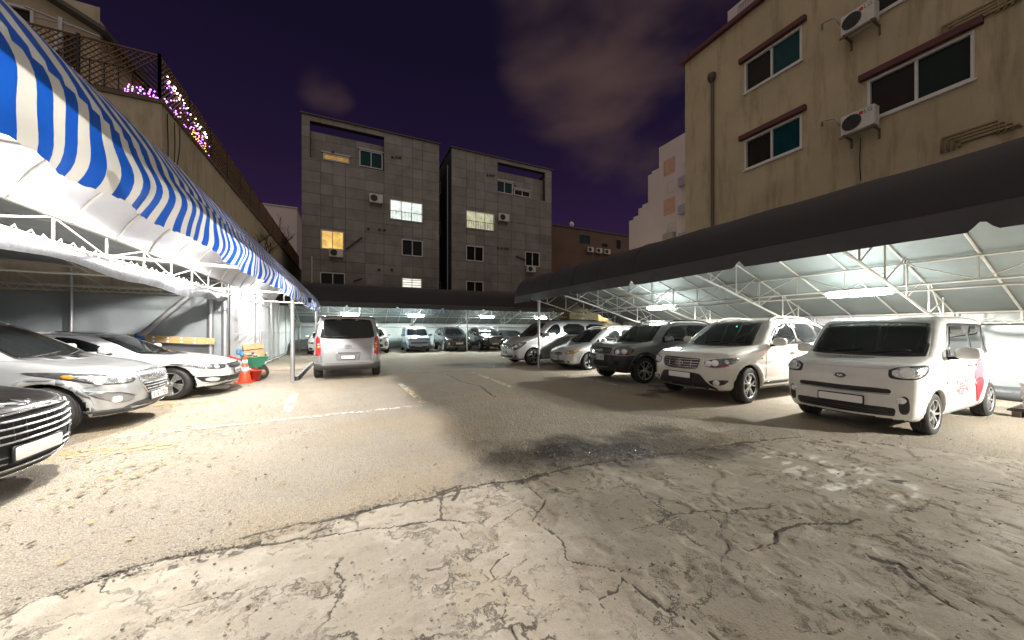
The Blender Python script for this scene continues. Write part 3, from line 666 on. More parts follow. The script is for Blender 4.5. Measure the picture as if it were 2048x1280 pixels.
def brown_house():
    r = empty('brown_house', (32, 44, 0), 0, 'low brown rendered house with flat roof right of the stone clad houses', 'building')
    b = MB(); wall_grid(b, mapper('Y', 40.), 24.3, 44, 0, 15.7, [(29.3, 31.2, 13.7, 15.0), (36, 36.9, 13.6, 15.0), (33.3, 34.4, 13.6, 14.2)], .15)
    b.add([(24.3, 40, 0), (24.3, 50, 0), (24.3, 50, 15.7), (24.3, 40, 15.7), (44, 40, 15.7), (44, 50, 15.7)], [(3, 2, 1, 0), (3, 4, 5, 2)]); b.build('wall', BRN, r)
    F = mapper('Y', 40.)
    window(r, F, 29.3, 31.2, 13.7, 15.0, 2, PANET, CAP, .1); window(r, F, 36, 36.9, 13.6, 15.0, 1, PANE, CAP, .1); window(r, F, 33.3, 34.4, 13.6, 14.2, 1, PANE, CAP, .1)
    c = MB(); c.bx((24.1, 39.85, 15.7), (44.1, 40.3, 15.85)); c.build('roof_edge', CAP, r)
    c = MB(); c.bx((24.15, 40.5, 10.6), (24.25, 41.6, 12.4)); c.build('lit_sign', mat('lit_white_sign', (.8, .85, .9), .5, emit=(.85, .92, 1.), es=.9), r)
    d = MB(); d.lathe([(.0, -.1), (.25, -.02), (.38, .12)], 14, 'y', (28.2, 40.1, 16.3)); d.tube([(28.2, 40.2, 15.8), (28.2, 40.15, 16.3)], .03); d.build('satellite_dish', FRAME, r)
    for i, l in enumerate(('leftmost', 'middle', 'rightmost')):
        ac_unit(F, 31.0+i*1.5, 12.55, 'air conditioner on the brown house, %s of the three in a row' % l, 1.0, .7)
brown_house()
def lit_house():
    r = empty('shed', (20, 23, 0), 0, 'small beige building with a window lit by a wall lamp behind the right canopy end', 'building')
    B = mat('beige_lit_wall', (.52, .43, .26), .8, 0, .1, 1.5, .2, 30)
    b = MB(); wall_grid(b, mapper('Y', 22.), 18, 23.5, 0, 4.0, [(18.9, 20.6, 1.7, 2.4)], .1); b.add([(18, 22, 0), (18, 26, 0), (18, 26, 4), (18, 22, 4), (23.5, 22, 4), (23.5, 26, 4)], [(3, 2, 1, 0), (3, 4, 5, 2)]); b.build('wall', B, r)
    window(r, mapper('Y', 22.), 18.9, 20.6, 1.7, 2.4, 2, mat('pale_pane', (.4, .42, .38), .2), FRAMED, .08)
lit_house()
def small_far():
    r = empty('pink_house', (-8, 52, 0), 0, 'pale pinkish block seen between the left house and the stone clad house', 'building')
    b = MB(); b.bx((-9.5, 50, 0), (-5.9, 56, 16.5)); b.build('wall', APT, r)
    window(r, mapper('Y', 50.), -8.6, -7.6, 13.2, 14.4, 1, PANE, FRAME, .03); c = MB(); c.bx((-9.6, 49.9, 16.5), (-5.8, 56.1, 16.65)); c.build('roof_edge', FRAMED, r)
small_far()

# beige house on the left with roof terrace
BEI = mat('beige_render', (.48, .41, .30), .85, 0, .1, .6, .2, 22, stain=((.13, .105, .08), (1.4, 1.4, .35), .75))
WOOD = mat('brown_lattice_wood', (.15, .085, .05), .7, 0, .2, 6)
IRON = mat('black_iron', (.012, .011, .011), .5, .2)
def beige_house():
    X0, Y0, ZR, ZT = -4.87, 13.2, 7.94, 9.36
    r = empty('terrace_house', (-10, 30, 0), 0, 'beige rendered house with latticed roof terrace above the striped canopy', 'building')
    b = MB()
    b.add([(X0, Y0, 0), (X0, 62, 0), (X0, 62, ZR), (X0, Y0, ZR), (-16, Y0, 0), (-16, Y0, ZR), (-16, 62, ZR), (-16, 62, 0)], [(0, 1, 2, 3), (4, 0, 3, 5), (3, 2, 6, 5), (1, 7, 6, 2)]); b.build('wall', BEI, r)
    c = MB(); c.bx((X0-.25, Y0-.05, ZR), (X0+.06, 62, ZR+.12)); c.bx((-16, Y0-.06, ZR), (X0-.25, Y0+.25, ZR+.12)); c.build('parapet_cap', mat('weathered_cap', (.12, .09, .065), .8), r)
    def side(f, L, n):
        for i in range(n+1):
            u = L*i/n; p = f(u)
            k = MB(); k.box((p[0], p[1], (ZR+ZT)/2+.06), (.06, .06, ZT-ZR)); k.build('railing_post', IRON, r)
        for z, w in ((ZT, .06), (ZR+.85, .035), (ZR+.2, .03)): pipe('railing_bar', Vector(f(0))+Vector((0, 0, z)), Vector(f(L))+Vector((0, 0, z)), w/2, WOOD if z == ZT else IRON, r, 6)
        k = MB(); m = int(L/.28)
        for i in range(m+1): p = f(L*i/m); k.box((p[0], p[1], ZR+.5), (.022, .022, .75))
        tag(k.build('baluster_row', IRON, r), kind='stuff')
        k = MB(); s = .15; hh = ZT-ZR-.25; m = int((L+hh)/s)
        for i in range(m):
            for sg in (1, -1):
                a0 = i*s-(hh if sg == 1 else 0); u0, z0, u1, z1 = a0, (ZR+.2), a0+hh, ZR+.2+hh
                if u0 < 0: z0 += -u0; u0 = 0
                if u1 > L: z1 -= (u1-L); u1 = L
                if u1-u0 < .05: continue
                if sg == -1: z0, z1 = 2*ZR+.4+hh-z0, 2*ZR+.4+hh-z1
                p, q = Vector(f(u0)), Vector(f(u1)); off = .012*sg
                k.tube([p+Vector((off, off, z0)), q+Vector((off, off, z1))], .017, 4, False)
        tag(k.build('lattice_panel', WOOD, r), kind='stuff')
    side(lambda u: (X0-.08, Y0+.1+u, 0), 30, 15); side(lambda u: (X0-.08-u, Y0+.1, 0), 6.5, 4)
    # string of fairy lights wound into the corner of the lattice
    fl = empty('fairy_lights', (X0, 14.5, ZR), 0, 'tangle of violet and white fairy lights in the terrace lattice corner', 'fairy lights')
    for nm, colr, k, es in (('violet_bulbs', (.62, .18, 1.), 110, 6), ('white_bulbs', (1., .85, .65), 30, 12), ('orange_bulbs', (1., .35, .06), 26, 6)):
        b = MB()
        for i in range(k):
            y = 13.5+rng.random()**1.3*3.4; z = ZR+.12+rng.random()*.85*(1-(y-13.5)/9); x = X0-.02+rng.uniform(-.03, .05)
            if nm[0] == 'w': z = ZR+.98-.05*(y-13.5)+rng.uniform(-.05, .05)
            if nm[0] == 'o': y = 15.3+rng.random()*1.4; z = ZR+.15+rng.random()*.35
            if nm[0] == 'v' and i > 66: x, y, z = X0-.1-rng.random()*.7, Y0+.06, ZR+.1+rng.random()*.3
            b.sell((x, y, z), (.034, .034, .034), 1, 6, 4)
        tag(b.build(nm, mat(nm, colr, .4, emit=colr, es=es), fl), kind='stuff')
    # cables hanging down the wall
    for i, (y, z1, sw) in enumerate(((13.5, 5.5, .12), (13.95, 5.3, .18), (14.3, 5.0, .5))):
        b = MB(); b.tube([(X0+.02, y+sw*t*sin(5*t+i), ZR-.1-(ZR-z1)*t) for t in [j/10 for j in range(11)]], .012, 5); b.build('hanging_cable', BLK, r)
    # upper storey set back behind the terrace
    u = empty('penthouse', (-10.2, 17, 8), 0, 'dim beige roof storey with sloping eave behind the lattice terrace', 'building')
    b = MB(); wall_grid(b, mapper('Y', 15.), -16, -6.95, ZR+.02, 11.4, [(-9.4, -8.3, 9.6, 10.8), (-7.9, -7.35, 9.3, 10.4)], .1)
    b.add([(-6.95, 15, ZR), (-6.95, 22, ZR), (-6.95, 22, 11.0), (-6.95, 15, 11.0)], [(0, 1, 2, 3)]); b.build('wall', BEI, u)
    window(u, mapper('Y', 15.), -9.4, -8.3, 9.6, 10.8, 2, PANE, FRAME, .08); window(u, mapper('Y', 15.), -7.9, -7.35, 9.3, 10.4, 1, PANE, FRAME, .08)
    b = MB(); b.add([(-6.6, 14.5, 10.4), (-6.6, 22, 10.4), (-11.5, 22, 13.0), (-11.5, 14.5, 13.0), (-6.6, 14.5, 10.52), (-6.6, 22, 10.52), (-11.5, 22, 13.12), (-11.5, 14.5, 13.12)], [(0, 1, 2, 3), (7, 6, 5, 4), (0, 4, 5, 1), (0, 3, 7, 4)]); b.build('roof', CAP, u)
    a = empty('aerial_mast', (-7.15, 13.6, 8), 0, 'grey steel mast with cross arm beside the lattice terrace', 'mast')
    pipe('mast_pole', (-7.05, 13.6, 8.0), (-7.05, 13.6, 9.9), .05, STEEL, a); pipe('cross_arm', (-7.7, 13.6, 9.95), (-6.3, 13.6, 9.65), .025, STEEL, a); pipe('cross_arm', (-7.5, 13.6, 9.75), (-6.8, 13.6, 9.75), .02, STEEL, a)
beige_house()
def bare_bush(name, label, base, n, hgt):
    b = MB()
    def br(p, d, l, r, dep):
        q = p+d*l; b.tube([p, (p+q)/2+Vector((rng.uniform(-.05, .05), rng.uniform(-.05, .05), 0))*l, q], [r, r*.8, r*.55], 5, False)
        if dep:
            for k in range(3): br(p+d*l*rng.uniform(.4, 1), (d+Vector((rng.uniform(-.7, .7), rng.uniform(-.7, .7), rng.uniform(-.2, .5)))).normalized(), l*rng.uniform(.45, .7), r*.5, dep-1)
    for i in range(n): br(Vector(base)+Vector((rng.uniform(-.1, .1), rng.uniform(-2, 2), 0)), Vector((rng.uniform(.1, .6), rng.uniform(-.4, .4), 1)).normalized(), hgt*rng.uniform(.6, 1), .035, 3)
    o = b.build(name, mat('bare_twig', (.035, .026, .02), .8)); tag(o, label, 'bush')
bare_bush('bare_bush', 'leafless dark bush growing against the beige wall above the striped canopy', (-4.3, 20, 4.4), 6, 1.3)
bare_bush('bare_bush', 'leafless twigs overhanging the far end of the latticed terrace', (-5.2, 33, 8.0), 6, 1.6)
# ------------------------------------------------------------------ carports
STRIPE = tarp('blue_white_striped_cloth', (.60, .575, .53), .16, .5, (.212, (.006, .075, .40), .53, .19))
LINER = tarp('white_liner', (.66, .66, .66), .16, .5)
GREYT = tarp('grey_tarpaulin', (.29, .315, .33), .0, .5)
SILVT = tarp('silver_tarpaulin', (.075, .077, .083), .05, .42, bump=.5)
WHITET = tarp('white_tarpaulin', (.52, .525, .535), .12, .4, bump=.4, bs=4)
DARKT = tarp('charcoal_tarpaulin', (.020, .018, .023), .0, .6)
VALT = tarp('dark_grey_valance', (.055, .053, .06), .0, .5, bump=.5)
UNDER = tarp('grey_green_underside', (.19, .218, .222), .0, .6)
PALET = tarp('pale_wall_tarpaulin', (.23, .255, .26), .0, .5, bump=.5, bs=2.5)

def interp_path(pts, n):
    P = [Vector(p) for p in pts]; L = [0]
    for a, b in zip(P[:-1], P[1:]): L.append(L[-1]+(b-a).length)
    out = []
    for i in range(n+1):
        s = L[-1]*i/n; k = max(j for j in range(len(L)) if L[j] <= s+1e-9); k = min(k, len(P)-2)
        out.append(P[k].lerp(P[k+1], (s-L[k])/(L[k+1]-L[k]+1e-9)))
    return out
def smooth_path(pts, it=2):
    P = [Vector(p) for p in pts]
    for _ in range(it):
        Q = [P[0]]
        for a, b in zip(P[:-1], P[1:]): Q += [a.lerp(b, .25), a.lerp(b, .75)]
        P = Q+[P[-1]]
    return P
def wob(u, v, s): return float(fbm(np.array([u]), np.array([v]), 3, s)[0])-.5
def sheet(prof, axis, a0, a1, step, name, m, parent, amp=.01, seed=1, ridge=None, thick=False):
    # prof: (across, z); swept along the other axis from a0 to a1, with slack between the ribs
    n = int((a1-a0)/step); aa = np.linspace(a0, a1, n+1); P = []
    U, V = np.meshgrid(aa, np.arange(len(prof)), indexing='ij')
    W = (fbm(U*1.1, V*.35+seed, 4, seed)-.5)*2*amp
    if ridge: W = W-amp*2.2*np.abs(np.sin(pi*(U-ridge[0])/ridge[1]))**.7
    pr = [Vector(p) for p in prof]; nr = []
    for i in range(len(pr)):
        t = (pr[min(i+1, len(pr)-1)]-pr[max(i-1, 0)]).normalized(); nr.append(Vector((t.y, -t.x)) if True else t)
    W[:, :3] *= .1
    for i, a in enumerate(aa):
        row = []
        for j, p in enumerate(pr):
            s = -1 if nr[j].y < 0 else 1
            q = p+nr[j]*s*W[i, j]
            row.append((q.x, a, q.y) if axis == 'Y' else (a, q.x, q.y))
        P.append(row)
    return MB().grid(P).build(name, m, parent)

LAMPM = mat('lamp_tube', (.9, .95, .95), .3, emit=(.90, 1., .97), es=80.); LAMPI = mat('lamp_tube_inner', (.9, .95, .95), .3, emit=(1., .98, .93), es=22.); 
WARML = mat('warm_lamp_globe', (.9, .9, .8), .3, emit=(1., .86, .6), es=60.)
def strip_lamp(loc, ax, label, power, col=(.96, 1., .96), ln=1.1, rad=.06, drop=.14, kind='SPOT', es=45):
    r = empty('strip_lamp', loc, 0, label, 'lamp', 'strip lamps under the carports'); x, y, z = loc
    b = MB()
    d = (ln/2+.05, .06, .02) if ax == 'X' else (.06, ln/2+.05, .02)
    b.bx((x-d[0], y-d[1], z+.02), (x+d[0], y+d[1], z+.06)); b.build('housing', FRAME, r)
    b = MB(); v = Vector((1, 0, 0)) if ax == 'X' else Vector((0, 1, 0)); s = Vector((0, .035, 0)) if ax == 'X' else Vector((.035, 0, 0))
    d2 = (ln, .18, .13) if ax == 'X' else (.18, ln, .13); b.sell((x, y, z-.02), d2, .35, 20, 10)  # glowing shape made thicker than a tube to imitate lamp glare
    b.build('diffuser', LAMPM if es > 30 else LAMPI, r)
    l = bpy.data.lights.new('lamp_light', kind); l.energy = power; l.color = col; l.shadow_soft_size = rad
    if kind == 'SPOT': l.spot_size = radians(174); l.spot_blend = .18
    o = bpy.data.objects.new('lamp_light', l); COL.objects.link(o); o.parent = r; o.location = (0, 0, -drop)
    return r

# --- white arched canopy with the striped front
def white_canopy():
    r = empty('striped_canopy', (-2.3, 8, 0), 0, 'white arched canopy with blue and white striped front on the left', 'canopy')
    Y0, Y1 = -2.5, 19.8
    arch = smooth_path([(-1.36, 2.74), (-1.39, 2.86), (-1.52, 3.08), (-1.72, 3.30), (-1.98, 3.49), (-2.32, 3.62), (-2.65, 3.60), (-2.95, 3.43), (-3.18, 3.16), (-3.31, 2.88)], 1)
    arch = [tuple(p)[:2] for p in [Vector((a.x, a.y)) for a in [Vector((q[0], q[1])) for q in arch]]]
    sheet(arch, 'Y', Y0, Y1, .11, 'striped_cover', STRIPE, r, .008, 3, (0, .94))
    inn = []
    for x, z in arch:
        d = Vector((-2.33-x, 2.7-z)).normalized()*.05; inn.append((x+d.x, z+d.y))
    sheet(inn, 'Y', Y0, Y1, .12, 'liner', LINER, r, .008, 5, (0, .94))
    # hanging striped valance, bellied by the wind
    P = []; n = int((Y1-Y0)/.03)
    for i in range(n+1):
        y = Y0+(Y1-Y0)*i/n; row = []
        bot = 2.31+.018*sin(y*1.7+.6)+.012*sin(y*4.7)+.012*abs(sin(pi*(y-.06)/.106))
        am = (.018+.03*vnoise(np.array([y*.5]), np.array([1.]), 8)[0])
        for j in range(11):
            t = j/10; z = 2.75+(bot-2.75)*t
            x = -1.35+am*t**1.3*sin(y*2*pi/.78+1.9*t+.8*sin(y*.9))+.015*sin(t*7+y*3)+.05*sin(pi*t)
            row.append((x, y+.10*t*t+.012*t*sin(y*3.1), z))
        P.append(row)
    MB().grid(P).build('valance', STRIPE, r)
    # pipe frame
    k = 0; y = -2.0
    while y < Y1:
        pts = [(a[0], y, a[1]) for a in [(x+(-2.33-x)*.075, z+(2.7-z)*.075) for x, z in arch]]
        b = MB(); b.tube(pts, .020, 6); b.build('arch_rib', PIPEW, r); y += .94
    for X, Z, rr in ((-3.3, 2.88, .022), (-3.3, 2.56, .024), (-1.42, 2.72, .024)): pipe('long_rail', (X, Y0, Z), (X, Y1, Z), rr, PIPEW, r)
    y = -2.0; k = 0
    while y < Y1-1:
        pipe('truss_strut', (-3.3, y, 2.56), (-3.3, y, 2.88), .016, PIPEW, r, 6)
        pipe('truss_brace', (-3.3, y, 2.58 if k % 2 else 2.87), (-3.3, y+1.03, 2.87 if k % 2 else 2.58), .012, PIPEW, r, 6); y += 1.03; k += 1
    for y in (-1.4, 2.82, 7.06, 11.3, 15.5):
        pipe('cross_beam', (-3.3, y, 2.56), (-1.42, y, 2.50), .026, PIPEW, r); pipe('short_strut', (-2.25, y, 2.53), (-2.25, y, 3.5), .018, PIPEW, r)
        pipe('short_strut', (-1.7, y, 2.52), (-1.62, y, 3.1), .016, PIPEW, r)
    for y in (1.1, 11.77, 19.5): pipe('post', (-1.5, y, 0), (-1.5, y, 2.72), .055, STEEL, r, 12)
    # silver cloth hem hanging below the inner truss, laced with cord
    P = []; n = 260
    for i in range(n+1):
        y = -2.5+15.4*i/n; row = []
        for j in range(9):
            t = j/8; am = .035+.03*sin(y*.7)
            row.append((-3.3+.05*sin(pi*t)+am*t*(wob(y*2.2, t*1.2, 4)*3), y, 2.55-(.25+.05*sin(y*.8)+.03*sin(y*2.7))*t))
        P.append(row)
    MB().grid(P).build('hem', SILVT, r)
    b = MB(); b.tube([(-3.27+.02*sin(i*2.1), -2.4+i*.11, 2.57+(.045 if i % 2 else -.06)) for i in range(140)], .006, 4); b.build('lacing_cord', WHITE, r)
    # white side wall of the walkway beyond the bay
    P = []; n = 300
    for i in range(n+1):
        y = 13.1+16.6*i/n; row = []
        for j in range(14):
            t = j/13; fold = .05*sin(y*2*pi/1.05+.7*sin(y))+.02*sin(y*17)*t
            row.append((-3.27-.022*(y-13)+fold*(.35+.65*sin(pi*t)), y, .10+2.82*t))
        P.append(row)
    MB().grid(P).build('side_wall', WHITET, r)
    for y in (16.5, 18.8, 21.0, 23.6, 26.8): pipe('wall_post', (-3.10-.022*(y-13), y, 0), (-3.10-.022*(y-13), y, 2.9), .042, STEEL, r, 10)
    pipe('ground_rail', (-3.15, 13.1, .1), (-3.45, 29, .1), .03, STEEL, r); pipe('wall_rail', (-3.18, 13.1, 1.35), (-3.48, 29, 1.35), .012, STEEL, r)
    b = MB(); b.box((-1.28, 14.0, 2.52), (.14, .2, .16)); b.tube([(-1.3, 14, 2.6), (-1.45, 14, 2.72)], .02, 6); b.build('junction_box', DGREY, r)
white_canopy()

# --- grey bay behind the left-hand cars
def grey_bay():
    r = empty('grey_carport', (-6, 8, 0), 0, 'grey tarpaulin carport bay over the three left cars', 'carport')
    P = [[(-3.36-5.8*j/14, -2.5+15.5*i/50, 3.0+.35*j/14-.05*abs(sin(i*.31*3)) + .03*wob(i*.3, j*.4, 2)) for j in range(15)] for i in range(51)]
    MB().grid(P).build('roof_tarp', GREYT, r)
    def wall(p0, p1, z0, z1, m, nm, n, seed):
        P = []; L = (Vector(p1)-Vector(p0)).length; nrm = Vector((-(p1[1]-p0[1]), p1[0]-p0[0])).normalized()
        U, V = np.meshgrid(np.linspace(0, L, n+1), np.linspace(z0, z1, 15), indexing='ij')
        W = (fbm(U*.8+V*.5, V*.4-U*.1, 4, seed)-.5)*.16+.02*np.sin(U*5+V*2.1)
        for i in range(n+1):
            q = Vector(p0).lerp(Vector(p1), i/n); P.append([(q.x+nrm.x*W[i, j], q.y+nrm.y*W[i, j], V[i, j]) for j in range(15)])
        MB().grid(P).build(nm, m, r)
    wall((-9, 13.05), (-3.42, 13.05), .08, 2.46, GREYT, 'end_wall', 90, 11); wall((-9, 13.3), (-3.42, 13.3), 2.40, 3.3, GREYT, 'gable_cloth', 60, 13); wall((-9.1, -2.5), (-9.1, 13.1), .08, 3.3, GREYT, 'back_wall', 120, 12)
    pipe('long_rail', (-9, 12.95, 2.50), (-3.3, 12.95, 2.50), .022, PIPEW, r); pipe('long_rail', (-9, 12.95, 2.66), (-3.3, 12.95, 2.64), .016, PIPEW, r)
    b = MB(); b.tube([(-8.9+i*.14, 12.93, 2.47+(.15 if i % 2 else 0)) for i in range(40)], .007, 4); b.build('lacing_cord', WHITE, r)
    for x, rr, yy in ((-6.5, .038, 12.9), (-3.67, .065, 12.85), (-3.36, .085, 12.95)): pipe('post', (x, yy, 0), (x, yy, 3.1), rr, STEEL, r, 12)
    pipe('diagonal_pipe', (-4.05, 12.78, 2.55), (-5.2, 12.74, 1.24), .075, STEEL, r, 12)
    for y in (0, 3.2, 6.5, 9.7, 12.6):
        pipe('roof_rafter', (-3.3, y, 2.88), (-9, y, 3.25), .022, PIPEW, r); pipe('roof_tie', (-3.3, y, 2.56), (-9, y, 2.62), .022, PIPEW, r)
        for i in range(5): pipe('roof_brace', (-3.5-i*1.1, y, 2.58), (-4.05-i*1.1, y, 2.95), .013, PIPEW, r, 6)
    WB = mat('pale_plank', (.52, .35, .15), .6, 0, .2, 5, .2, 40)
    b = MB(); L = Vector((-3.55, 12.68, 1.155))-Vector((-6.1, 12.72, 1.315)); M = L.to_track_quat('X', 'Z').to_matrix()
    b.box(Vector((-4.82, 12.70, 1.235)), (2.6, .05, .18), M=M); pl = b.build('plank', WB, r)
    for i in range(9):
        b = MB(); x = -6.0+i*.29; z = 1.31-(x+6.1)*.063
        for dz in (-.05, .05): b.sell((x, 12.665, z+dz), (.06, .02, .06), 1, 8, 5)
        b.build('plank_fixing', WHITE, pl)
grey_bay()
def blue_rag():
    b = MB()
    for i in range(14): b.sell((-5.1+rng.uniform(-.09, .09), 12.66+rng.uniform(-.03, .02), 1.25+rng.uniform(-.13, .10)), (rng.uniform(.06, .13), .07, rng.uniform(.06, .14)), .9, 8, 6)
    tag(b.build('blue_rag', tarp('blue_plastic', (.04, .16, .42), .2, .35)), 'crumpled blue plastic knotted round the diagonal pipe', 'rag')
blue_rag()

# --- charcoal carport on the right (along Y) and the one across the back (along X)
def carport(axis, label, sgn, sec, a0, a1, ribs, truss, low, back, ties, posts, base, nm='carport'):
    r = empty(nm, base, 0, label, 'carport')
    Q = (lambda c, a, z: (c, a, z)) if axis == 'Y' else (lambda c, a, z: (a, c, z))
    outer = [tuple(p)[:2] for p in smooth_path([(c, z) for c, z in sec], 2)]
    outer = [Vector(p) for p in outer]; outer = [tuple(p) for p in interp_path([tuple(p) for p in outer], 34)]
    sheet(outer, axis, a0, a1, .15, 'roof_tarp', DARKT, r, .009, 21, (ribs[0], ribs[1]*1.5))
    inn = [(c, z-.05) for c, z in outer]; inn[0] = (outer[0][0]+.05, outer[0][1]); inn = [(c+.04*max(0, 1-i/8), z) for i, (c, z) in enumerate(inn)]
    sheet(inn, axis, a0, a1, .2, 'underside', UNDER, r, .010, 23, (ribs[0], ribs[1]))
    # front valance with notches where the cloth panels meet
    P = []; n = int((a1-a0)/.045); c0, z0 = outer[0]
    for i in range(n+1):
        a = a0+(a1-a0)*i/n; row = []; ph = ((a-ribs[0]) % (ribs[1]*3))
        notch = max(0, .13-abs(ph-.2)*1.3)
        for j in range(8):
            t = j/7; row.append(Q(c0-.012+t*(.05*wob(a*1.4, t, 5)*2+.03*sin(a*2.3)), a, z0-.005-(.29-notch+.008*sin(a*1.3))*t))
        P.append(row)
    MB().grid(P).build('valance', VALT, r)
    # end valances following the roof line
    for ae in (a0, a1):
        P = []
        for i, (c, z) in enumerate(outer): P.append([Q(c, ae+.02*sin(i*1.3)*t, z-(.30+.04*sin(i*1.9))*t) for t in (0, .33, .66, 1)])
        MB().grid(P).build('end_valance', DARKT if ae == a0 else SILVT, r)
    a = ribs[0]+.2
    while a < a1:
        if a > (6 if axis == 'Y' else 99): b = MB(); b.tube([Q(c-.004, a, z+.004) for c, z in outer], .008, 5, True, 0, .8); b.build('welded_seam', DARKT, r)
        a += ribs[1]*1.5
    raf = [(c, z) for c, z in [(p[0]+.05*max(0, 1-i/8), p[1]-.085) for i, p in enumerate(outer)]]
    a = ribs[0]
    while a < a1-.05:
        if a > a0: b = MB(); b.tube([Q(c, a, z) for c, z in raf[1:]], .020, 6); b.build('rafter', PIPEW, r)
        a += ribs[1]
    for c, z, rr in [(truss[0], truss[1], .022), (truss[0], truss[2], .022), (low[0], low[1], .020), (back[0], back[1], .024), (back[0], back[2], .020), (c0+.08, z0-.02, .024)]:
        pipe('long_rail', Q(c, a0+.1, z), Q(c, a1-.1, z), rr, PIPEW, r)
    a = ribs[0]; k = 0
    while a < a1-ribs[1]:
        if a > a0:
            pipe('truss_strut', Q(truss[0], a, truss[2]), Q(truss[0], a, truss[1]), .015, PIPEW, r, 6)
            u, v = (truss[2], truss[1]) if k % 2 else (truss[1], truss[2]); pipe('truss_brace', Q(truss[0], a, u), Q(truss[0], a+ribs[1], v), .012, PIPEW, r, 6)
            pipe('wall_strut', Q(back[0], a, back[2]), Q(back[0], a, back[1]), .018, PIPEW, r, 6)
            if k % 2: pipe('wall_brace', Q(back[0], a, back[2]+.02), Q(back[0], a+ribs[1]*1.6, back[1]), .010, PIPEW, r, 6)
        a += ribs[1]; k += 1
    def roofz(c): return float(np.interp(c, [p[0] for p in raf[12:]], [p[1] for p in raf[12:]]))
    for a in ties:
        pts = [(c0+.1, z0+.02), (c0+1.4, z0-.27), (c0+3.0, z0-.70), (c0+4.75, z0-1.18), (back[0]-.08, back[2])]
        pts = [tuple(p)[:2] for p in smooth_path(pts, 1)]
        b = MB(); b.tube([Q(c, a, z) for c, z in pts], .027, 7); b.build('tie_beam', PIPEW, r)
        for i, c in enumerate((c0+1.4, c0+2.4, c0+3.4, c0+4.5, c0+5.3)):
            zb = float(np.interp(c, [p[0] for p in pts], [p[1] for p in pts])); pipe('tie_strut', Q(c, a, zb), Q(c, a, roofz(c)), .016, PIPEW, r, 6)
            pipe('tie_brace', Q(c, a, zb), Q(c+(.9 if i < 4 else -.7), a, roofz(c+(.9 if i < 4 else -.7))), .013, PIPEW, r, 6)
    for c, a in posts: pipe('post', Q(c, a, 0), Q(c, a, z0+.02), .05, STEEL, r, 12)
    a = ties[0]
    for a in ties: pipe('wall_post', Q(back[0]+.02, a, 0), Q(back[0]+.02, a, back[1]), .038, STEEL, r, 10)
    # rear wall cloth, laced to the lower rail
    P = []; n = int((a1-a0)/.12)
    for i in range(n+1):
        a = a0+(a1-a0)*i/n; P.append([Q(back[0]+.06+.11*wob(a*.7, j*.25, 31)+.02*sin(a*4+j*.3), a, .10+(back[2]-.10-.05)*j/13) for j in range(14)])
    MB().grid(P).build('wall_cloth', PALET, r)
    b = MB(); b.bx(*[(min(p, q), ) for p, q in ()] or (Q(back[0]+.045, a0, back[2]+.03), Q(back[0]+.06, a1, back[1]-.03))); b.build('top_strip', WHITET, r)
    b = MB(); m = int((a1-a0)/.16); b.tube([Q(back[0]-.03, a0+.1+i*.16, back[2]+(.10 if i % 2 else -.03)) for i in range(m)], .007, 4); b.build('lacing_cord', WHITE, r)
    return r
secR = [(6.60, 2.93), (6.62, 3.08), (6.72, 3.42), (6.98, 3.70), (7.40, 3.83), (8.0, 3.65), (12.82, 1.97)]
carport('Y', 'long charcoal tarpaulin carport over the five cars on the right', 1, secR, -5, 13.7, (-4.37, .91), (10.05, 2.80, 2.37), (9.6, 2.22), (12.8, 1.88, 1.64), (-2.6, .12, 2.85, 5.58, 8.31, 11.04, 13.3), [(6.76, 11.87), (6.76, -3.0)], (9.7, 5, 0))
secB = [(22.5, 3.12), (22.52, 3.3), (22.6, 3.8), (22.8, 4.15), (23.2, 4.30), (23.8, 4.1), (28.6, 2.12)]
carport('X', 'charcoal tarpaulin carport across the back of the lot', 1, secB, -3.7, 17.2, (-3.2, .95), (25.2, 3.08, 2.60), (26.2, 2.46), (28.55, 2.0, 1.75), (-3.2, .6, 4.4, 8.2, 12.0, 15.8), [(22.6, 7.25), (22.6, 16.9)], (6, 25, 0))
for x, l in ((.02, 'strip lamp under the back carport above the silver van'), (4.25, 'strip lamp under the back carport above the pale blue microvan'), (9.65, 'strip lamp under the back carport between the two dark cars')):
    strip_lamp((x, 25.0, 2.50), 'X', l, 900, (.90, 1., .92))
strip_lamp((14.4, 25.0, 2.5), 'X', 'strip lamp at the far right end of the back carport', 90, (1., .97, .8))
for y, l, p in ((3.6, 'strip lamp under the right carport nearest the white boxy car', 880), (8.9, 'strip lamp under the right carport above the silver cars', 950), (-1.7, 'unseen strip lamp under the right carport at its near end, boosted to light the foreground', 2600)):  # the near-end lamp is unseen, boosted to brighten the right foreground
    strip_lamp((10.05, y, 2.30), 'Y', l, p, (1., .965, .87))
for y, l, p in ((-1.6, 'strip lamp inside the white arched canopy at its near end', 130), (2.0, 'strip lamp inside the white arched canopy level with the black saloon', 410), (5.6, 'strip lamp inside the white arched canopy level with the silver crossover', 800), (9.4, 'strip lamp inside the white arched canopy level with the white saloon', 1050), (15.6, 'strip lamp inside the far half of the white arched canopy', 700)):
    strip_lamp((-2.3, y, 3.28), 'Y', l, p, (1., .965, .90), kind='SPOT', es=14)
def wall_lamp():
    r = empty('wall_lamp', (18.6, 21.8, 3.2), 0, 'small round warm lamp on the beige shed', 'lamp'); b = MB(); b.sell((18.6, 21.75, 3.2), (.22, .22, .22), 1, 14, 10); b.build('globe', WARML, r)
    b = MB(); b.tube([(18.6, 22, 3.3), (18.6, 21.8, 3.32)], .03); b.build('arm', DGREY, r)
    l = bpy.data.lights.new('lamp_light', 'POINT'); l.energy = 170; l.color = (1., .82, .5); l.shadow_soft_size = .12; o = bpy.data.objects.new('lamp_light', l); COL.objects.link(o); o.parent = r; o.location = (0, -.35, 0)
wall_lamp()

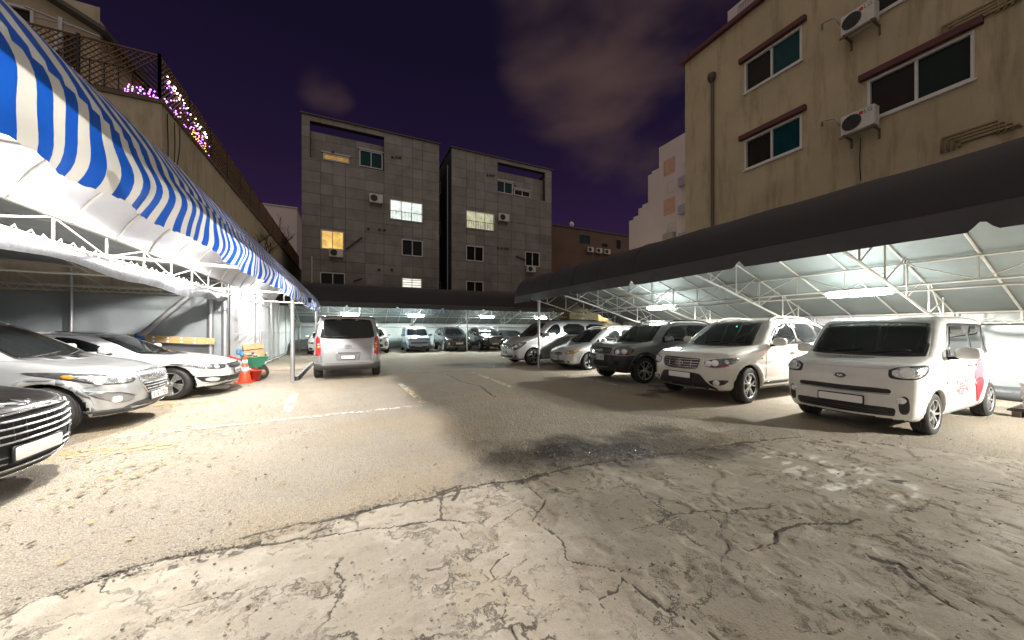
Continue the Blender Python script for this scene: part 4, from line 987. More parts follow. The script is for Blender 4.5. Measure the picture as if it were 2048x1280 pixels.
# ------------------------------------------------------------------ small things
def traffic_cone():
    r = empty('traffic_cone', (-2.67, 12.0, 0), 0, 'orange red traffic cone with two white bands beside the wheelbarrow', 'traffic cone')
    OR = mat('cone_orange', (.62, .07, .025), .45, 0, .12, 7, stain=((.25, .1, .06), (5, 5, 5), .4))
    b = MB(); b.box((-2.67, 12, .02), (.40, .40, .035)); b.build('base', OR, r)
    b = MB(); b.lathe([(.155, .03), (.15, .06), (.03, .76), (.0, .765)], 24, 'z', (-2.67, 12, 0)); b.build('cone', OR, r)
    for z0, z1 in ((.32, .44), (.54, .64)):
        f = lambda z: .15-(z-.06)*.12/.70+.004
        b = MB(); b.lathe([(f(z0)-.005, z0), (f(z0), z0), (f(z1), z1), (f(z1)-.005, z1)], 24, 'z', (-2.67, 12, 0)); b.build('reflective_band', WHITE, r)
traffic_cone()
def wheelbarrow():
    r = empty('wheelbarrow', (-2.64, 12.95, 0), radians(12), 'green two wheeled wheelbarrow with red frame loaded with cardboard and scraps', 'wheelbarrow')
    GR = mat('green_tray', (.03, .17, .10), .45, 0, .2, 5, stain=((.12, .08, .05), (4, 4, 4), .5)); RD = mat('red_frame', (.50, .035, .025), .4)
    top = [(-.42, -.36, .68), (.48, -.36, .70), (.48, .36, .70), (-.42, .36, .68)]; bot = [(-.22, -.24, .36), (.22, -.24, .36), (.22, .24, .36), (-.22, .24, .36)]
    b = MB(); ti = [(x*.93, y*.93, z) for x, y, z in top]; bi = [(x*.93, y*.93, z+.02) for x, y, z in bot]
    b.add(top+bot+ti+bi, [(4, 5, 1, 0), (5, 6, 2, 1), (6, 7, 3, 2), (7, 4, 0, 3), (7, 6, 5, 4), (8, 9, 13, 12), (9, 10, 14, 13), (10, 11, 15, 14), (11, 8, 12, 15), (12, 13, 14, 15), (0, 1, 9, 8), (1, 2, 10, 9), (2, 3, 11, 10), (3, 0, 8, 11)])
    b.tube(top+[top[0]], .018, 6); b.build('tray', GR, r, False); r.scale = (.74, .8, .95)
    b = MB()
    for s in (-1, 1): b.tube([(-.85, s*.25, .74), (-.45, s*.26, .62), (-.1, s*.22, .34), (.3, s*.2, .22)], .016, 6); b.tube([(-.3, s*.24, .5), (-.36, s*.24, .02)], .016, 6)
    b.tube([(-.85, -.25, .74), (-.85, .25, .74)], .016, 6); b.tube([(.28, -.34, .2), (.28, .34, .2)], .014, 6); b.build('frame', RD, r, False)
    for s in (-1, 1):
        b = MB(); b.lathe([(.04, -.03), (.13, -.03), (.19, -.045), (.2, 0), (.19, .045), (.13, .03), (.04, .03)], 20, 'y', (.28, s*.33, .2)); w = b.build('wheel', RUBBER, r, False)
        b = MB(); b.lathe([(0, -.04), (.10, -.035), (.10, .035), (0, .04)], 14, 'y', (.28, s*.33, .2)); b.build('hub', mat('rusty_hub', (.28, .17, .10), .6), w, False)
wheelbarrow()
CARD = mat('cardboard', (.42, .28, .15), .8, 0, .15, 6, .15, 30)
def cardboard():
    r = empty('cardboard_box', (-2.66, 12.95, .62), radians(20), 'open cardboard box tipped up on the wheelbarrow load', 'box')
    M = Matrix.Rotation(.12, 3, 'X')@Matrix.Rotation(-.1, 3, 'Y'); b = MB()
    for c, d in (((0, -.22, .16), (.6, .012, .32)), ((0, .22, .16), (.6, .012, .32)), ((-.3, 0, .16), (.012, .43, .32)), ((.3, 0, .16), (.012, .43, .32)), ((0, 0, .0), (.59, .43, .012))): b.box(M@Vector(c), d, M=M)
    b.build('box_walls', CARD, r, False); r.scale = (.82, .82, .9)
    b = MB(); R2 = M@Matrix.Rotation(.6, 3, 'X'); b.box(M@Vector((0, -.12, .42)), (.6, .26, .01), M=R2); R3 = M@Matrix.Rotation(-.75, 3, 'X'); b.box(M@Vector((0, .10, .40)), (.6, .28, .01), M=R3); b.build('box_flap', CARD, r, False)
    b = MB(); b.box(M@Vector((-.05, -.23, .2)), (.09, .006, .08), M=M); b.build('printed_patch', mat('blue_print', (.05, .09, .2), .6), r, False)
    s = MB()
    for i in range(16): s.sell((-2.64+rng.uniform(-.27, .3), 12.95+rng.uniform(-.3, .3), .70+rng.uniform(-.02, .06)), (rng.uniform(.08, .2), rng.uniform(.06, .16), rng.uniform(.04, .1)), .7, 8, 6)
    tag(s.build('scrap_pile', mat('pale_scraps', (.5, .42, .30), .8, 0, .4, 9)), 'pale scraps heaped in the wheelbarrow', 'scraps', kind='stuff')
    s = MB()
    for i in range(8): s.sell((-2.93+rng.uniform(-.06, .06), 12.75+rng.uniform(-.06, .06), .78+rng.uniform(-.05, .08)), (.13, .12, .12), .9, 8, 6)
    tag(s.build('plastic_bag', tarp('pale_blue_bag', (.12, .30, .55), .3, .3)), 'blue plastic bag at the left end of the wheelbarrow', 'bag')
cardboard()
def red_bucket():
    b = MB(); b.lathe([(.0, .0), (.13, .0), (.17, .30), (.18, .30), (.18, .31), (.155, .31), (.12, .02), (0, .02)], 20, 'z', (-2.5, 12.25, 0)); tag(b.build('red_bucket', mat('red_plastic', (.5, .04, .02), .4)), 'red plastic bucket between traffic cone and wheelbarrow', 'bucket')
red_bucket()
# rubber wheel stops along the left edge of the van's bay
ws = MB(); ws.add([(-.075, -.3, 0), (.075, -.3, 0), (.045, -.3, .11), (-.045, -.3, .11), (-.075, .3, 0), (.075, .3, 0), (.045, .3, .11), (-.045, .3, .11)], [(0, 1, 2, 3), (7, 6, 5, 4), (1, 5, 6, 2), (4, 0, 3, 7), (3, 2, 6, 7)])
wsm = ws.mesh('wheel_stop', mat('black_rubber_block', (.03, .03, .032), .6, 0, .2, 6, stain=((.2, .17, .13), (4, 4, 4), .5)))
capb = MB(); capb.box((0, 0, .113), (.075, .5, .008)); wcm = capb.mesh('pale_cap', mat('pale_rubber_cap', (.4, .39, .37), .6))
for i in range(8):
    r = empty('wheel_stop', (-1.42-.005*i, 12.15+.68*i, 0), rng.uniform(-.03, .03), 'rubber wheel stop left of the silver van, %s from the steel post' % ('first', 'second', 'third', 'fourth', 'fifth', 'sixth', 'seventh', 'last')[i], 'wheel stop', 'wheel stops along the van bay')
    link('rubber_block', wsm, r); link('pale_cap', wcm, r)
# pale foam boxes stacked on a pallet behind the boxy car
FOAM = mat('foam_box', (.50, .46, .47), .7, 0, .06, 4)
for i, (x, y, z, w, l, nm) in enumerate(((10.62, 1.18, .26, .75, .85, 'lowest'), (10.60, 1.22, .50, .8, .8, 'middle'), (10.64, 1.16, .74, .72, .8, 'topmost'))):
    r = empty('foam_box', (x, y, z-.12), 0, 'pale grey foam box behind the white boxy car, %s of the stack' % nm, 'box', 'foam boxes behind the boxy car')
    b = MB(); b.sell((x, y, z-.03), (w, l, .18), .12, 20, 10); b.build('box_body', FOAM, r); b = MB(); b.sell((x, y, z+.075), (w+.03, l+.03, .05), .14, 20, 8); b.build('lid', FOAM, r)
def pallet():
    r = empty('pallet', (10.7, 1.3, 0), 0, 'dark wooden pallet under the foam boxes', 'pallet'); b = None
    for i in range(5): b = MB(); b.box((10.3+i*.2, 1.2, .11), (.12, 1.1, .025)); b.build('board', mat('dark_pallet_wood', (.06, .045, .035), .8), r)
    for y in (.75, 1.2, 1.65): b = MB(); b.box((10.7, y, .05), (1.0, .09, .09)); b.build('bearer', mat('dark_pallet_wood', (.06, .045, .035), .8), r)
pallet()
b = MB(); b.tube([(12.5, -1+i*.35, .16+.02*sin(i*2.)) for i in range(16)], [.14+.02*sin(i*1.7) for i in range(16)], 12); tag(b.build('rolled_tarpaulin', SILVT), 'rolled grey tarpaulin lying along the foot of the right wall', 'tarpaulin roll')
b = MB(); b.lathe([(.03, .0), (.05, .12), (.22, .16), (.42, .02), (.36, .0), (.1, .08), (0, .1)], 24, 'z', (11.1, 1.35, .98)); b.tube([(11.1, 1.35, .84), (11.1, 1.35, 1.1)], .03, 8); tag(b.build('folded_parasol', mat('pale_canvas', (.55, .52, .48), .8, 0, .1, 6)), 'pale canvas hood lying on top of the foam boxes', 'parasol')

# fallen leaves
def leaves():
    b = MB()
    def leaf(x, y, s, mi):
        a = rng.random()*2*pi; t = rng.uniform(-.5, .5); z = .018+rng.random()*.01; c, sn = cos(a), sin(a); R = lambda u, v, w: (x+(u*c-v*sn)*s, y+(u*sn+v*c)*s, z+w*s)
        b.add([R(-1, 0, 0), R(-.3, -.42, .12+t*.2), R(.5, -.3, .1), R(1, 0, .05+abs(t)*.3), R(.5, .3, .22), R(-.3, .42, .3*abs(t)+.05)], [(0, 1, 2, 3), (0, 3, 4, 5)], False, mi)
    for i in range(650):
        y = 3.2+abs(rng.gauss(0, 1))*4.2+rng.random()*1.5; x = -2.2+rng.gauss(0, .75)+(.35 if rng.random() < .3 else 0)
        if rng.random() < .12: x, y = rng.uniform(-2.5, 1.5), rng.uniform(2.2, 12)
        if y > 17 or x > 2: continue
        leaf(x, y, rng.uniform(.012, .034), rng.choice((0, 0, 1, 1, 2, 3)))
    for cx, cy in ((-2.1, 5.0), (-1.95, 6.4), (-1.6, 8.1), (-2.3, 11.2), (-2.0, 4.6)):
        for i in range(26): leaf(cx+rng.gauss(0, .16), cy+rng.gauss(0, .2), rng.uniform(.014, .034), rng.choice((0, 1, 1, 2)))
    ms = [mat('leaf_brown', (.16, .09, .035), .7), mat('leaf_yellow', (.28, .21, .06), .7), mat('leaf_green', (.13, .19, .04), .7), mat('leaf_dark', (.06, .04, .025), .8)]
    tag(b.build('fallen_leaves', ms), 'dry leaves scattered over the ground', 'leaves', kind='stuff')
leaves()
def pebbles():
    b = MB()
    for i in range(1500):
        px = rng.uniform(-50, 2100); py = 760+520*rng.random()**1.6; p = at(px, py, 'Z', 0)
        if rng.random() < .38: q = rng.random(); u = 100+1400*q; p = at(u, float(np.interp(u, [100, 330, 500, 640, 760, 885, 1024, 1180, 1340, 1500], [1194, 1122, 1086, 1050, 1010, 985, 962, 926, 908, 886]))+rng.gauss(-3, 7), 'Z', 0)
        elif rng.random() < .2: p = at(1150+rng.gauss(0, 90), 903+rng.gauss(0, 12), 'Z', 0)
        s = rng.uniform(.003, .010); b.sell((p.x, p.y, .012), (s*2.2, s*1.8, s*1.4), 1, 6, 4)
    tag(b.build('loose_gravel', mat('gravel_stone', (.24, .215, .18), .8, 0, .5, 3)), 'loose gravel on the worn ground', 'gravel', kind='stuff')
pebbles()
# ------------------------------------------------------------------ vehicles
class Field:        # signed distance to a closed outline, sampled on a grid
    def __init__(s, pts, h=.012, pad=.35, blur=1.6):
        P = np.array(pts, float); s.h = h
        s.o = P.min(0)-pad; n = np.ceil((P.max(0)+pad-s.o)/h).astype(int)+1
        gx = s.o[0]+np.arange(n[0])*h; gy = s.o[1]+np.arange(n[1])*h
        X, Y = np.meshgrid(gx, gy, indexing='ij'); D = np.full(X.shape, 1e9); ins = np.zeros(X.shape, bool)
        for (ax, ay), (bx, by) in zip(P, np.roll(P, -1, 0)):
            dx, dy = bx-ax, by-ay; t = np.clip(((X-ax)*dx+(Y-ay)*dy)/(dx*dx+dy*dy+1e-12), 0, 1)
            D = np.minimum(D, (X-ax-t*dx)**2+(Y-ay-t*dy)**2)
            if abs(dy) > 1e-12: ins ^= ((ay > Y) != (by > Y)) & (X < dx*(Y-ay)/dy+ax)
        D = np.sqrt(D); D[ins] *= -1
        k = int(3*blur)+1; w = np.exp(-.5*(np.arange(-k, k+1)/blur)**2); w /= w.sum()
        for ax in (0, 1):
            E = np.pad(D, [(k, k) if a == ax else (0, 0) for a in (0, 1)], mode='edge')
            D = sum(w[i]*np.take(E, np.arange(i, i+D.shape[ax]), ax) for i in range(2*k+1))
        s.D = D
    def __call__(s, a, b):
        u = np.clip((a-s.o[0])/s.h, 0, s.D.shape[0]-1.001); v = np.clip((b-s.o[1])/s.h, 0, s.D.shape[1]-1.001)
        i = u.astype(int); j = v.astype(int); u = u-i; v = v-j; D = s.D
        return (D[i, j]*(1-u)+D[i+1, j]*u)*(1-v)+(D[i, j+1]*(1-u)+D[i+1, j+1]*u)*v
def smax(a, b, k):
    h = np.maximum(k-np.abs(a-b), 0)/k; return np.maximum(a, b)+h*h*k*.25
def smin(a, b, k): return -smax(-a, -b, k)

def surface_nets(F, o, h):
    nx, ny, nz = F.shape; S = F < 0
    c = sum(S[i:nx-1+i, j:ny-1+j, k:nz-1+k].astype(np.int8) for i in (0, 1) for j in (0, 1) for k in (0, 1))
    act = (c > 0) & (c < 8); idx = np.full(act.shape, -1); I = np.argwhere(act); idx[act] = np.arange(len(I))
    acc = np.zeros((len(I), 3)); cnt = np.zeros(len(I)); x, y, z = I.T
    cor = [(i, j, k) for i in (0, 1) for j in (0, 1) for k in (0, 1)]
    for p in cor:
        for ax in range(3):
            if p[ax]: continue
            q = list(p); q[ax] = 1
            a = F[x+p[0], y+p[1], z+p[2]]; b = F[x+q[0], y+q[1], z+q[2]]; m = (a < 0) != (b < 0)
            t = np.where(m, a/(a-b+1e-12), 0)
            pt = np.array(p, float)[None].repeat(len(I), 0); pt[:, ax] += t
            acc[m] += pt[m]; cnt[m] += 1
    V = o+(I+acc/cnt[:, None])*h; Q = []
    for ax in range(3):
        b1, b2 = (ax+1) % 3, (ax+2) % 3
        sl = lambda d: tuple(slice(d if a == ax else 0, (F.shape[a]-1+d) if a == ax else F.shape[a]) for a in range(3))
        A, B = S[sl(0)], S[sl(1)]; E = np.argwhere(A != B); inn = A[tuple(E.T)]
        ok = (E[:, b1] > 0) & (E[:, b2] > 0) & (E[:, b1] < F.shape[b1]-1) & (E[:, b2] < F.shape[b2]-1); E = E[ok]; inn = inn[ok]
        def g(d1, d2):
            e = E.copy(); e[:, b1] -= d1; e[:, b2] -= d2; return idx[tuple(e.T)]
        q = np.stack([g(1, 1), g(0, 1), g(0, 0), g(1, 0)], 1); q[~inn] = q[~inn][:, ::-1]; Q.append(q)
    return V, np.concatenate(Q)

def chaikin(pts, it, closed=True):
    P = [Vector(p) for p in pts]
    for _ in range(it):
        n = len(P); Q = []
        if not closed: Q.append(P[0])
        for i in range(n if closed else n-1):
            a, b = P[i], P[(i+1) % n]; Q += [a.lerp(b, .25), a.lerp(b, .75)]
        if not closed: Q.append(P[-1])
        P = Q
    return P
def M2(h): return list(h)+[(-y, z) for y, z in reversed(h)]      # mirror half an outline about y = 0

_wheels = {}
def wheel_meshes(style, tw):
    key = (style, tw)
    if key in _wheels: return _wheels[key]
    R = 1.0; w = tw/2; rr = .70
    b = MB(); pr = [(rr-.04, -w*.92), (rr, -w), (rr+.05, -w*1.04), (.86, -w*1.08), (.955, -w*.98), (.99, -w*.80)]
    for k in range(4):
        c = -w*.62+k*w*1.24/3; pr += [(1., c-w*.16), (1., c+w*.16), (.968, c+w*.19), (.968, c+w*.22)]
    pr = pr[:-2]+[(.99, w*.80), (.955, w*.98), (.86, w*1.08), (rr+.05, w*1.04), (rr, w), (rr-.04, w*.92)]
    b.lathe(pr, 44, 'y'); ty = b.mesh('tyre', RUBBER)
    b = MB(); b.lathe([(rr+.012, w*.86), (rr+.03, w*.97), (rr-.01, w*1.0), (rr-.045, w*.90), (rr-.06, w*.3), (.0, w*.28)], 44, 'y')
    n = {'five': 5, 'ten': 10, 'split': 5, 'blade': 5, 'six': 6, 'seven': 7}[style]
    def spoke(a0, a1, r0, r1, w0, w1, y0, y1):
        L = [(r0, a0, w0, y0), ((r0+r1)/2, (a0+a1)/2, (w0+w1)/2*.9, (y0+y1)/2+.03), (r1, a1, w1, y1)]; vs = []
        for r, a, ww, yy in L:
            c, s = cos(a), sin(a)
            for d, dy in ((-ww, -.07), (-ww*.75, 0), (ww*.75, 0), (ww, -.07)): vs.append((r*c-d*s, yy+dy, r*s+d*c))
        fs = [(i*4+k, i*4+k+1, (i+1)*4+k+1, (i+1)*4+k) for i in range(2) for k in range(3)]
        b.add(vs, fs, False, 1)
    for k in range(n):
        a = 2*pi*k/n+pi/2
        if style == 'split':
            for s in (-1, 1): spoke(a+s*.10, a+s*.24, .14, rr-.03, .05, .045, w*.86, w*.90)
        elif style == 'blade': spoke(a, a+.12, .12, rr-.03, .10, .26, w*.84, w*.92)
        elif style in ('five', 'six', 'seven'): spoke(a, a, .12, rr-.03, .10 if n < 7 else .07, .085 if n < 7 else .06, w*.84, w*.92)
        else: spoke(a, a+.05, .12, rr-.03, .05, .045, w*.84, w*.92)
    b.lathe([(.0, w*.95), (.10, w*.95), (.16, w*.88), (.17, w*.7)], 20, 'y', mi=1)
    for k in range(5): a = 2*pi*k/5+.3; b.sell((.125*cos(a), w*.9, .125*sin(a)), (.035, .03, .035), 1, 6, 4)
    # rim lip in alloy, barrel dark
    me = b.mesh('rim', [WELL, ALLOY])
    b2 = MB(); b2.lathe([(rr+.012, w*.88), (rr+.032, w*.99), (rr-.012, w*1.02), (rr-.045, w*.90)], 44, 'y'); lip = b2.mesh('rim_lip', ALLOY)
    _wheels[key] = (ty, me, lip); return _wheels[key]

class Car:
    def __init__(s, name, label, cat, pm, loc, rz, L, W, H, side, gh, plan, xf, xr, tr, *, belt=1.05, belt_in=.03, roof_in=.17, cell=.03, bow=.16, bowr=.08, bowg=.14, flare=.018, kedge=.11, kg=.13, ra=None, rim='five', low_in=.07, tw=.62, wheel_in=.125, steer=0, extra=None, crease=None, gplan=None):
        s.L, s.W, s.H = L, W, H; s.pm = pm
        c, sn = cos(rz), sin(rz)
        s.root = empty(name, (loc[0]+L/2*c, loc[1]+L/2*sn, 0), rz, label, cat, 'parked cars')
        ra = ra or tr+.055; hw = W/2
        SF = Field([tuple(p) for p in side]); GF = Field([tuple(p) for p in gh])
        pf = [(x, y) for x, y in plan]; PF = Field(pf+[(x, -y) for x, y in reversed(pf)], blur=2.2)
        gp_ = [(x, max(0, y-.0)) for x, y in plan]; GP = PF
        def f(x, y, z):
            ay = np.abs(y); u2 = (ay/hw)**2
            wf = np.clip((L*.4-x)/(L*.4), 0, 1)**.7; wr = np.clip((x-L*.65)/(L*.35), 0, 1)
            xb = x-bow*u2*wf+bowr*u2*wr
            inz = np.interp(z, [0, .2, .34, .55, .72, belt-.05, belt+.10], [low_in+.05, low_in, .03, .006, .0, belt_in*.6, belt_in*2.2])
            pl = PF(x, ay+inz)
            r = np.minimum(np.hypot(x-xf, z-tr), np.hypot(x-xr, z-tr))
            pl = pl-flare*sst(ra+.11, ra+.03, r)*sst(0, .4, z)
            if crease:
                for zc, dz, am in crease: pl = pl+am*np.exp(-((z-zc-dz*(x-L/2))/.035)**2)*sst(xf, xf+.5, x)*sst(xr+.5, xr, x)
            sd = SF(xb, z); low = smax(sd, pl, kedge)
            xg = x-bowg*u2*np.clip((L*.55-x)/(L*.3), 0, 1)+bowr*u2*wr
            t = np.clip((z-belt)/(H-belt), 0, 1.1); gi = belt_in+(roof_in-belt_in)*(.55*t+.45*t*t)
            gr = smax(GF(xg, z), PF(x, ay+gi), kg)
            b = smin(low, gr, .035)
            if extra is not None: b = extra(b, x, ay, z)
            well = np.maximum(r-ra, (hw-.30)-ay)
            return np.maximum(b, -well)
        pad = .09; o = np.array([-pad, -hw-pad, .06]); n = np.ceil((np.array([L+pad, hw+pad, H+pad])-o)/cell).astype(int)+1
        n[1] += (n[1]+1) % 2; o[1] = -(n[1]-1)*cell/2
        G = np.meshgrid(*[o[i]+np.arange(n[i])*cell for i in range(3)], indexing='ij')
        V, Q = surface_nets(f(*G), o, cell)
        e = .006
        for it in range(3):
            d = f(*V.T); g = np.stack([(f(*(V+np.eye(3)[i]*e).T)-f(*(V-np.eye(3)[i]*e).T))/(2*e) for i in range(3)], 1)
            st = g*(d/np.maximum((g*g).sum(1), .2))[:, None]; ln = np.linalg.norm(st, axis=1, keepdims=True); V = V-st*np.minimum(1, .45*cell/(ln+1e-9))*(1 if it < 2 else .7)
        s.f = f; V = np.round(V, 5)
        me = bpy.data.meshes.new('body'); me.from_pydata(V.tolist(), [], Q.tolist()); me.materials.append(pm); me.materials.append(WELL); me.materials.append(BLK)
        cen = V[Q].mean(1); rr_ = np.minimum(np.hypot(cen[:, 0]-xf, cen[:, 2]-tr), np.hypot(cen[:, 0]-xr, cen[:, 2]-tr))
        inner = ((np.abs(cen[:, 1]) < hw-.06) & (rr_ < ra+.02)) | ((cen[:, 2] < .24) & (np.abs(cen[:, 1]) < hw-.13))
        mi = np.where(inner, 1, 0).astype(np.int32)
        me.polygons.foreach_set('material_index', mi); me.polygons.foreach_set('use_smooth', np.ones(len(Q), bool)); me.update()
        s.body = link('body', me, s.root, (-L/2, 0, 0))
        s.bvh = BVHTree.FromPolygons([tuple(v) for v in V], [tuple(q) for q in Q])
        ty, rm, lip = wheel_meshes(rim, tw)
        for x, fr in ((xf, 1), (xr, 0)):
            for sg in (-1, 1):
                w = link('wheel', ty, s.root, (x-L/2, sg*(hw-wheel_in), tr)); w.scale = (tr, tr, tr)
                w.rotation_euler = (rng.random()*0, 0, (0 if sg > 0 else pi)+(steer if fr else 0))
                k = link('rim', rm, w); k.rotation_euler = (0, rng.uniform(0, 1.2), 0); link('rim_lip', lip, w)
    # ---- pieces fitted onto the body surface
    def frame(s, pj):
        if pj == 'F': return Vector((1, 0, 0)), Vector((0, 1, 0)), Vector((0, 0, 1)), Vector((-1, 0, 0))
        if pj == 'R': return Vector((-1, 0, 0)), Vector((0, 1, 0)), Vector((0, 0, 1)), Vector((s.L+1, 0, 0))
        if pj == 'S+': return Vector((0, -1, 0)), Vector((1, 0, 0)), Vector((0, 0, 1)), Vector((0, 2.5, 0))
        if pj == 'S-': return Vector((0, 1, 0)), Vector((1, 0, 0)), Vector((0, 0, 1)), Vector((0, -2.5, 0))
        if pj == 'T': return Vector((0, 0, -1)), Vector((1, 0, 0)), Vector((0, 1, 0)), Vector((0, 0, 3))
        ang, sg = pj      # diagonal projection: angle from the nose axis in degrees, side
        a = radians(ang); d = Vector((cos(a), -sg*sin(a), 0)); e1 = Vector((sin(a), sg*cos(a), 0))
        return d, e1, Vector((0, 0, 1)), -d*6
    def proj(s, pj, p):
        d, e1, e2, o = s.frame(pj); q = o+e1*p[0]+e2*p[1]
        h = s.bvh.ray_cast(q, d, 12)
        if h[0] is None:
            m = q+d*(-(q.dot(d))) if isinstance(pj, tuple) else q+d*2.2
            h = s.bvh.find_nearest(m)
        return h[0], h[1]
    def to2(s, pj, p):
        d, e1, e2, o = s.frame(pj); v = Vector(p); return (v.dot(e1), v.dot(e2))
    def patch(s, name, m, pj, pts, off=.004, res=.04, rnd=1, parent=None, skirt=.02, label=None):
        if len(pts[0]) == 3: pts = [s.to2(pj, p) for p in pts]
        P = [Vector(p).to_2d() if len(p) == 3 else Vector(p) for p in pts]
        if rnd: P = chaikin(P, rnd)
        B = []
        for a, b in zip(P, P[1:]+P[:1]):
            k = max(1, int((b-a).length/res))
            for i in range(k): B.append(a.lerp(b, i/k))
        n = len(B); xs = [p.x for p in B]; ys = [p.y for p in B]; inner = []
        def inside(x, y):
            r = False; j = n-1
            for i in range(n):
                if (B[i].y > y) != (B[j].y > y) and x < (B[j].x-B[i].x)*(y-B[i].y)/(B[j].y-B[i].y)+B[i].x: r = not r
                j = i
            return r
        x = min(xs)+res/2
        while x < max(xs):
            y = min(ys)+res/2
            while y < max(ys):
                if inside(x, y) and min((B[i]-Vector((x, y))).length_squared for i in range(n)) > (res*.45)**2: inner.append(Vector((x, y)))
                y += res
            x += res
        vs, es, fs, *_ = delaunay_2d_cdt(B+inner, [], [list(range(n))], 1, 1e-6)
        d, e1, e2, o = s.frame(pj); out = []; nor = []
        for v in vs:
            h, nn = s.proj(pj, v)
            if nn.dot(d) > 0: nn = -nn
            out.append(h+nn*off); nor.append(nn)
        flip = e1.cross(e2).dot(d) > 0
        F = [tuple(f_[::-1]) if flip else tuple(f_) for f_ in fs]
        ec = {}
        for f_ in F:
            for a, b in zip(f_, f_[1:]+f_[:1]): ec[(a, b)] = 1
        sv = {}; K = list(F)
        for (a, b) in list(ec):
            if (b, a) not in ec:
                for q in (a, b):
                    if q not in sv: sv[q] = len(out); out.append(out[q]-nor[q]*(off+skirt))
                K.append((b, a, sv[a], sv[b]))
        me = bpy.data.meshes.new(name); me.from_pydata([tuple(v) for v in out], [], K); me.materials.append(m)
        me.polygons.foreach_set('use_smooth', [i < len(F) for i in range(len(K))]); me.update()
        ob = link(name, me, parent or s.root, None)
        if parent is None: ob.location = (-s.L/2, 0, 0)
        if label: ob['label'] = label
        return ob
    def pair(s, name, m, pts, pj='S', **k):      # the same piece on both sides
        par = k.pop('parents', (None, None)); r = []
        for i, sg in enumerate((1, -1)):
            if pj == 'S': q, pp = ('S+' if sg > 0 else 'S-'), pts
            elif pj in ('F', 'R'): q, pp = pj, [(sg*p[0], p[1]) for p in pts]
            elif pj == 'T': q, pp = pj, [(p[0], sg*p[1]) for p in pts]
            else: q, pp = (pj, sg), [(p[0], sg*p[1], p[2]) for p in pts]
            r.append(s.patch(name, m, q, pp, parent=par[i], **k))
        return r
    def bar(s, name, m, pj, pts, w, t=.5, off=.01, n=6, res=.05, parent=None, rnd=0):
        if len(pts[0]) == 3: pts = [s.to2(pj, p) for p in pts]
        P = [Vector(p) for p in pts]
        if rnd: P = chaikin(P, rnd, False)
        Q = []
        for a, b in zip(P[:-1], P[1:]):
            k = max(1, int((b-a).length/res)); Q += [a.lerp(b, i/k) for i in range(k)]
        Q.append(P[-1]); R = []
        for q in Q: h, nn = s.proj(pj, q); d = s.frame(pj)[0]; nn = nn if nn.dot(d) < 0 else -nn; R.append(h+nn*off)
        b = MB(); b.tube(R, w/2, n, True, 0, t); ob = link(name, b.mesh(name, m), parent or s.root)
        if parent is None: ob.location = (-s.L/2, 0, 0)
        return ob
    def bars(s, name, m, pts, pj='S', **k):
        for sg in (1, -1):
            if pj == 'S': s.bar(name, m, 'S+' if sg > 0 else 'S-', pts, **k)
            elif pj in ('F', 'R'): s.bar(name, m, pj, [(sg*p[0], p[1]) for p in pts], **k)
            elif pj == 'T': s.bar(name, m, pj, [(p[0], sg*p[1]) for p in pts], **k)
            else: s.bar(name, m, (pj, sg), [(p[0], sg*p[1], p[2]) for p in pts], **k)
    def mesh(s, name, mb, m, parent=None):
        ob = link(name, mb.mesh(name, m), parent or s.root)
        if parent is None: ob.location = (-s.L/2, 0, 0)
        return ob
    def mirror(s, x, z, m=None, size=(.14, .24, .16), out=.13, stalk=True):
        for sg in (1, -1):
            h, nn = s.proj('S+' if sg > 0 else 'S-', (x, z-.03)); b = MB()
            c = (x+.03, h.y+sg*(out+.02), z+.03); b.sell(c, size, .62, 18, 12); ob = s.mesh('wing_mirror', b, m or s.pm)
            b = MB(); b.tube([(x, h.y-sg*.01, z-.05), (x+.02, h.y+sg*out*.6, z-.04)], .035, 8, True, 0, .7); s.mesh('mirror_arm', b, BLK, None)
            b = MB(); b.sell((c[0]+size[0]*.42, c[1], c[2]), (.03, size[1]*.86, size[2]*.82), .5, 12, 8); k = s.mesh('mirror_glass', b, GLASS, ob)
    def handle(s, x, z, m=None, ln=.2):
        s.bars('door_handle', m or s.pm, [(x-ln/2, z), (x, z+.006), (x+ln/2, z+.004)], w=.042, t=.6, off=.022, res=.07)
    def seam(s, pts, pj='S', both=True, w=.009):
        if both: s.bars('panel_gap', WELL, pts, pj, w=w, t=.3, off=.0005, res=.06, n=4)
        else: s.bar('panel_gap', WELL, pj, pts, w, .3, .0005, 4, .06)
    def plate(s, x, z, text='', y=0, w=.52, h=.11, rear=False, bx=True, tone=None):
        hz, nn = s.proj('R' if rear else 'F', (y, z)); q = 1 if rear else -1; d = .012
        xx = hz.x+q*.018 if x is None else x
        b = MB(); b.sell((xx, y, z), (.018, w, h), .12, 24, 8)
        if bx: fr = MB(); fr.sell((xx-q*.006, y, z), (.02, w+.03, h+.03), .12, 24, 8); s.mesh('plate_holder', fr, BLK)
        p = s.mesh('licence_plate', b, tone or WHITE)
        if text == '-':     # characters too far off to read
            b = MB()
            for i in range(7):
                if i != 3: b.box((xx+q*.0095, y-w*.36+i*w*.12, z), (.004, w*.06, h*.5))
            s.mesh('plate_marks', b, mat('plate_marks', (.12, .12, .13), .6), p)
        elif text:
            me = txt(text, h*.92); xs = [v.co.x for v in me.vertices]; k = min(1., w*.86/(max(xs)-min(xs)+1e-6)); me.materials.append(INK)
            for v in me.vertices: v.co = (xx+q*.0105, y+q*v.co.x*k, z+v.co.y)
            t = link('plate_number', me, p)
        return p
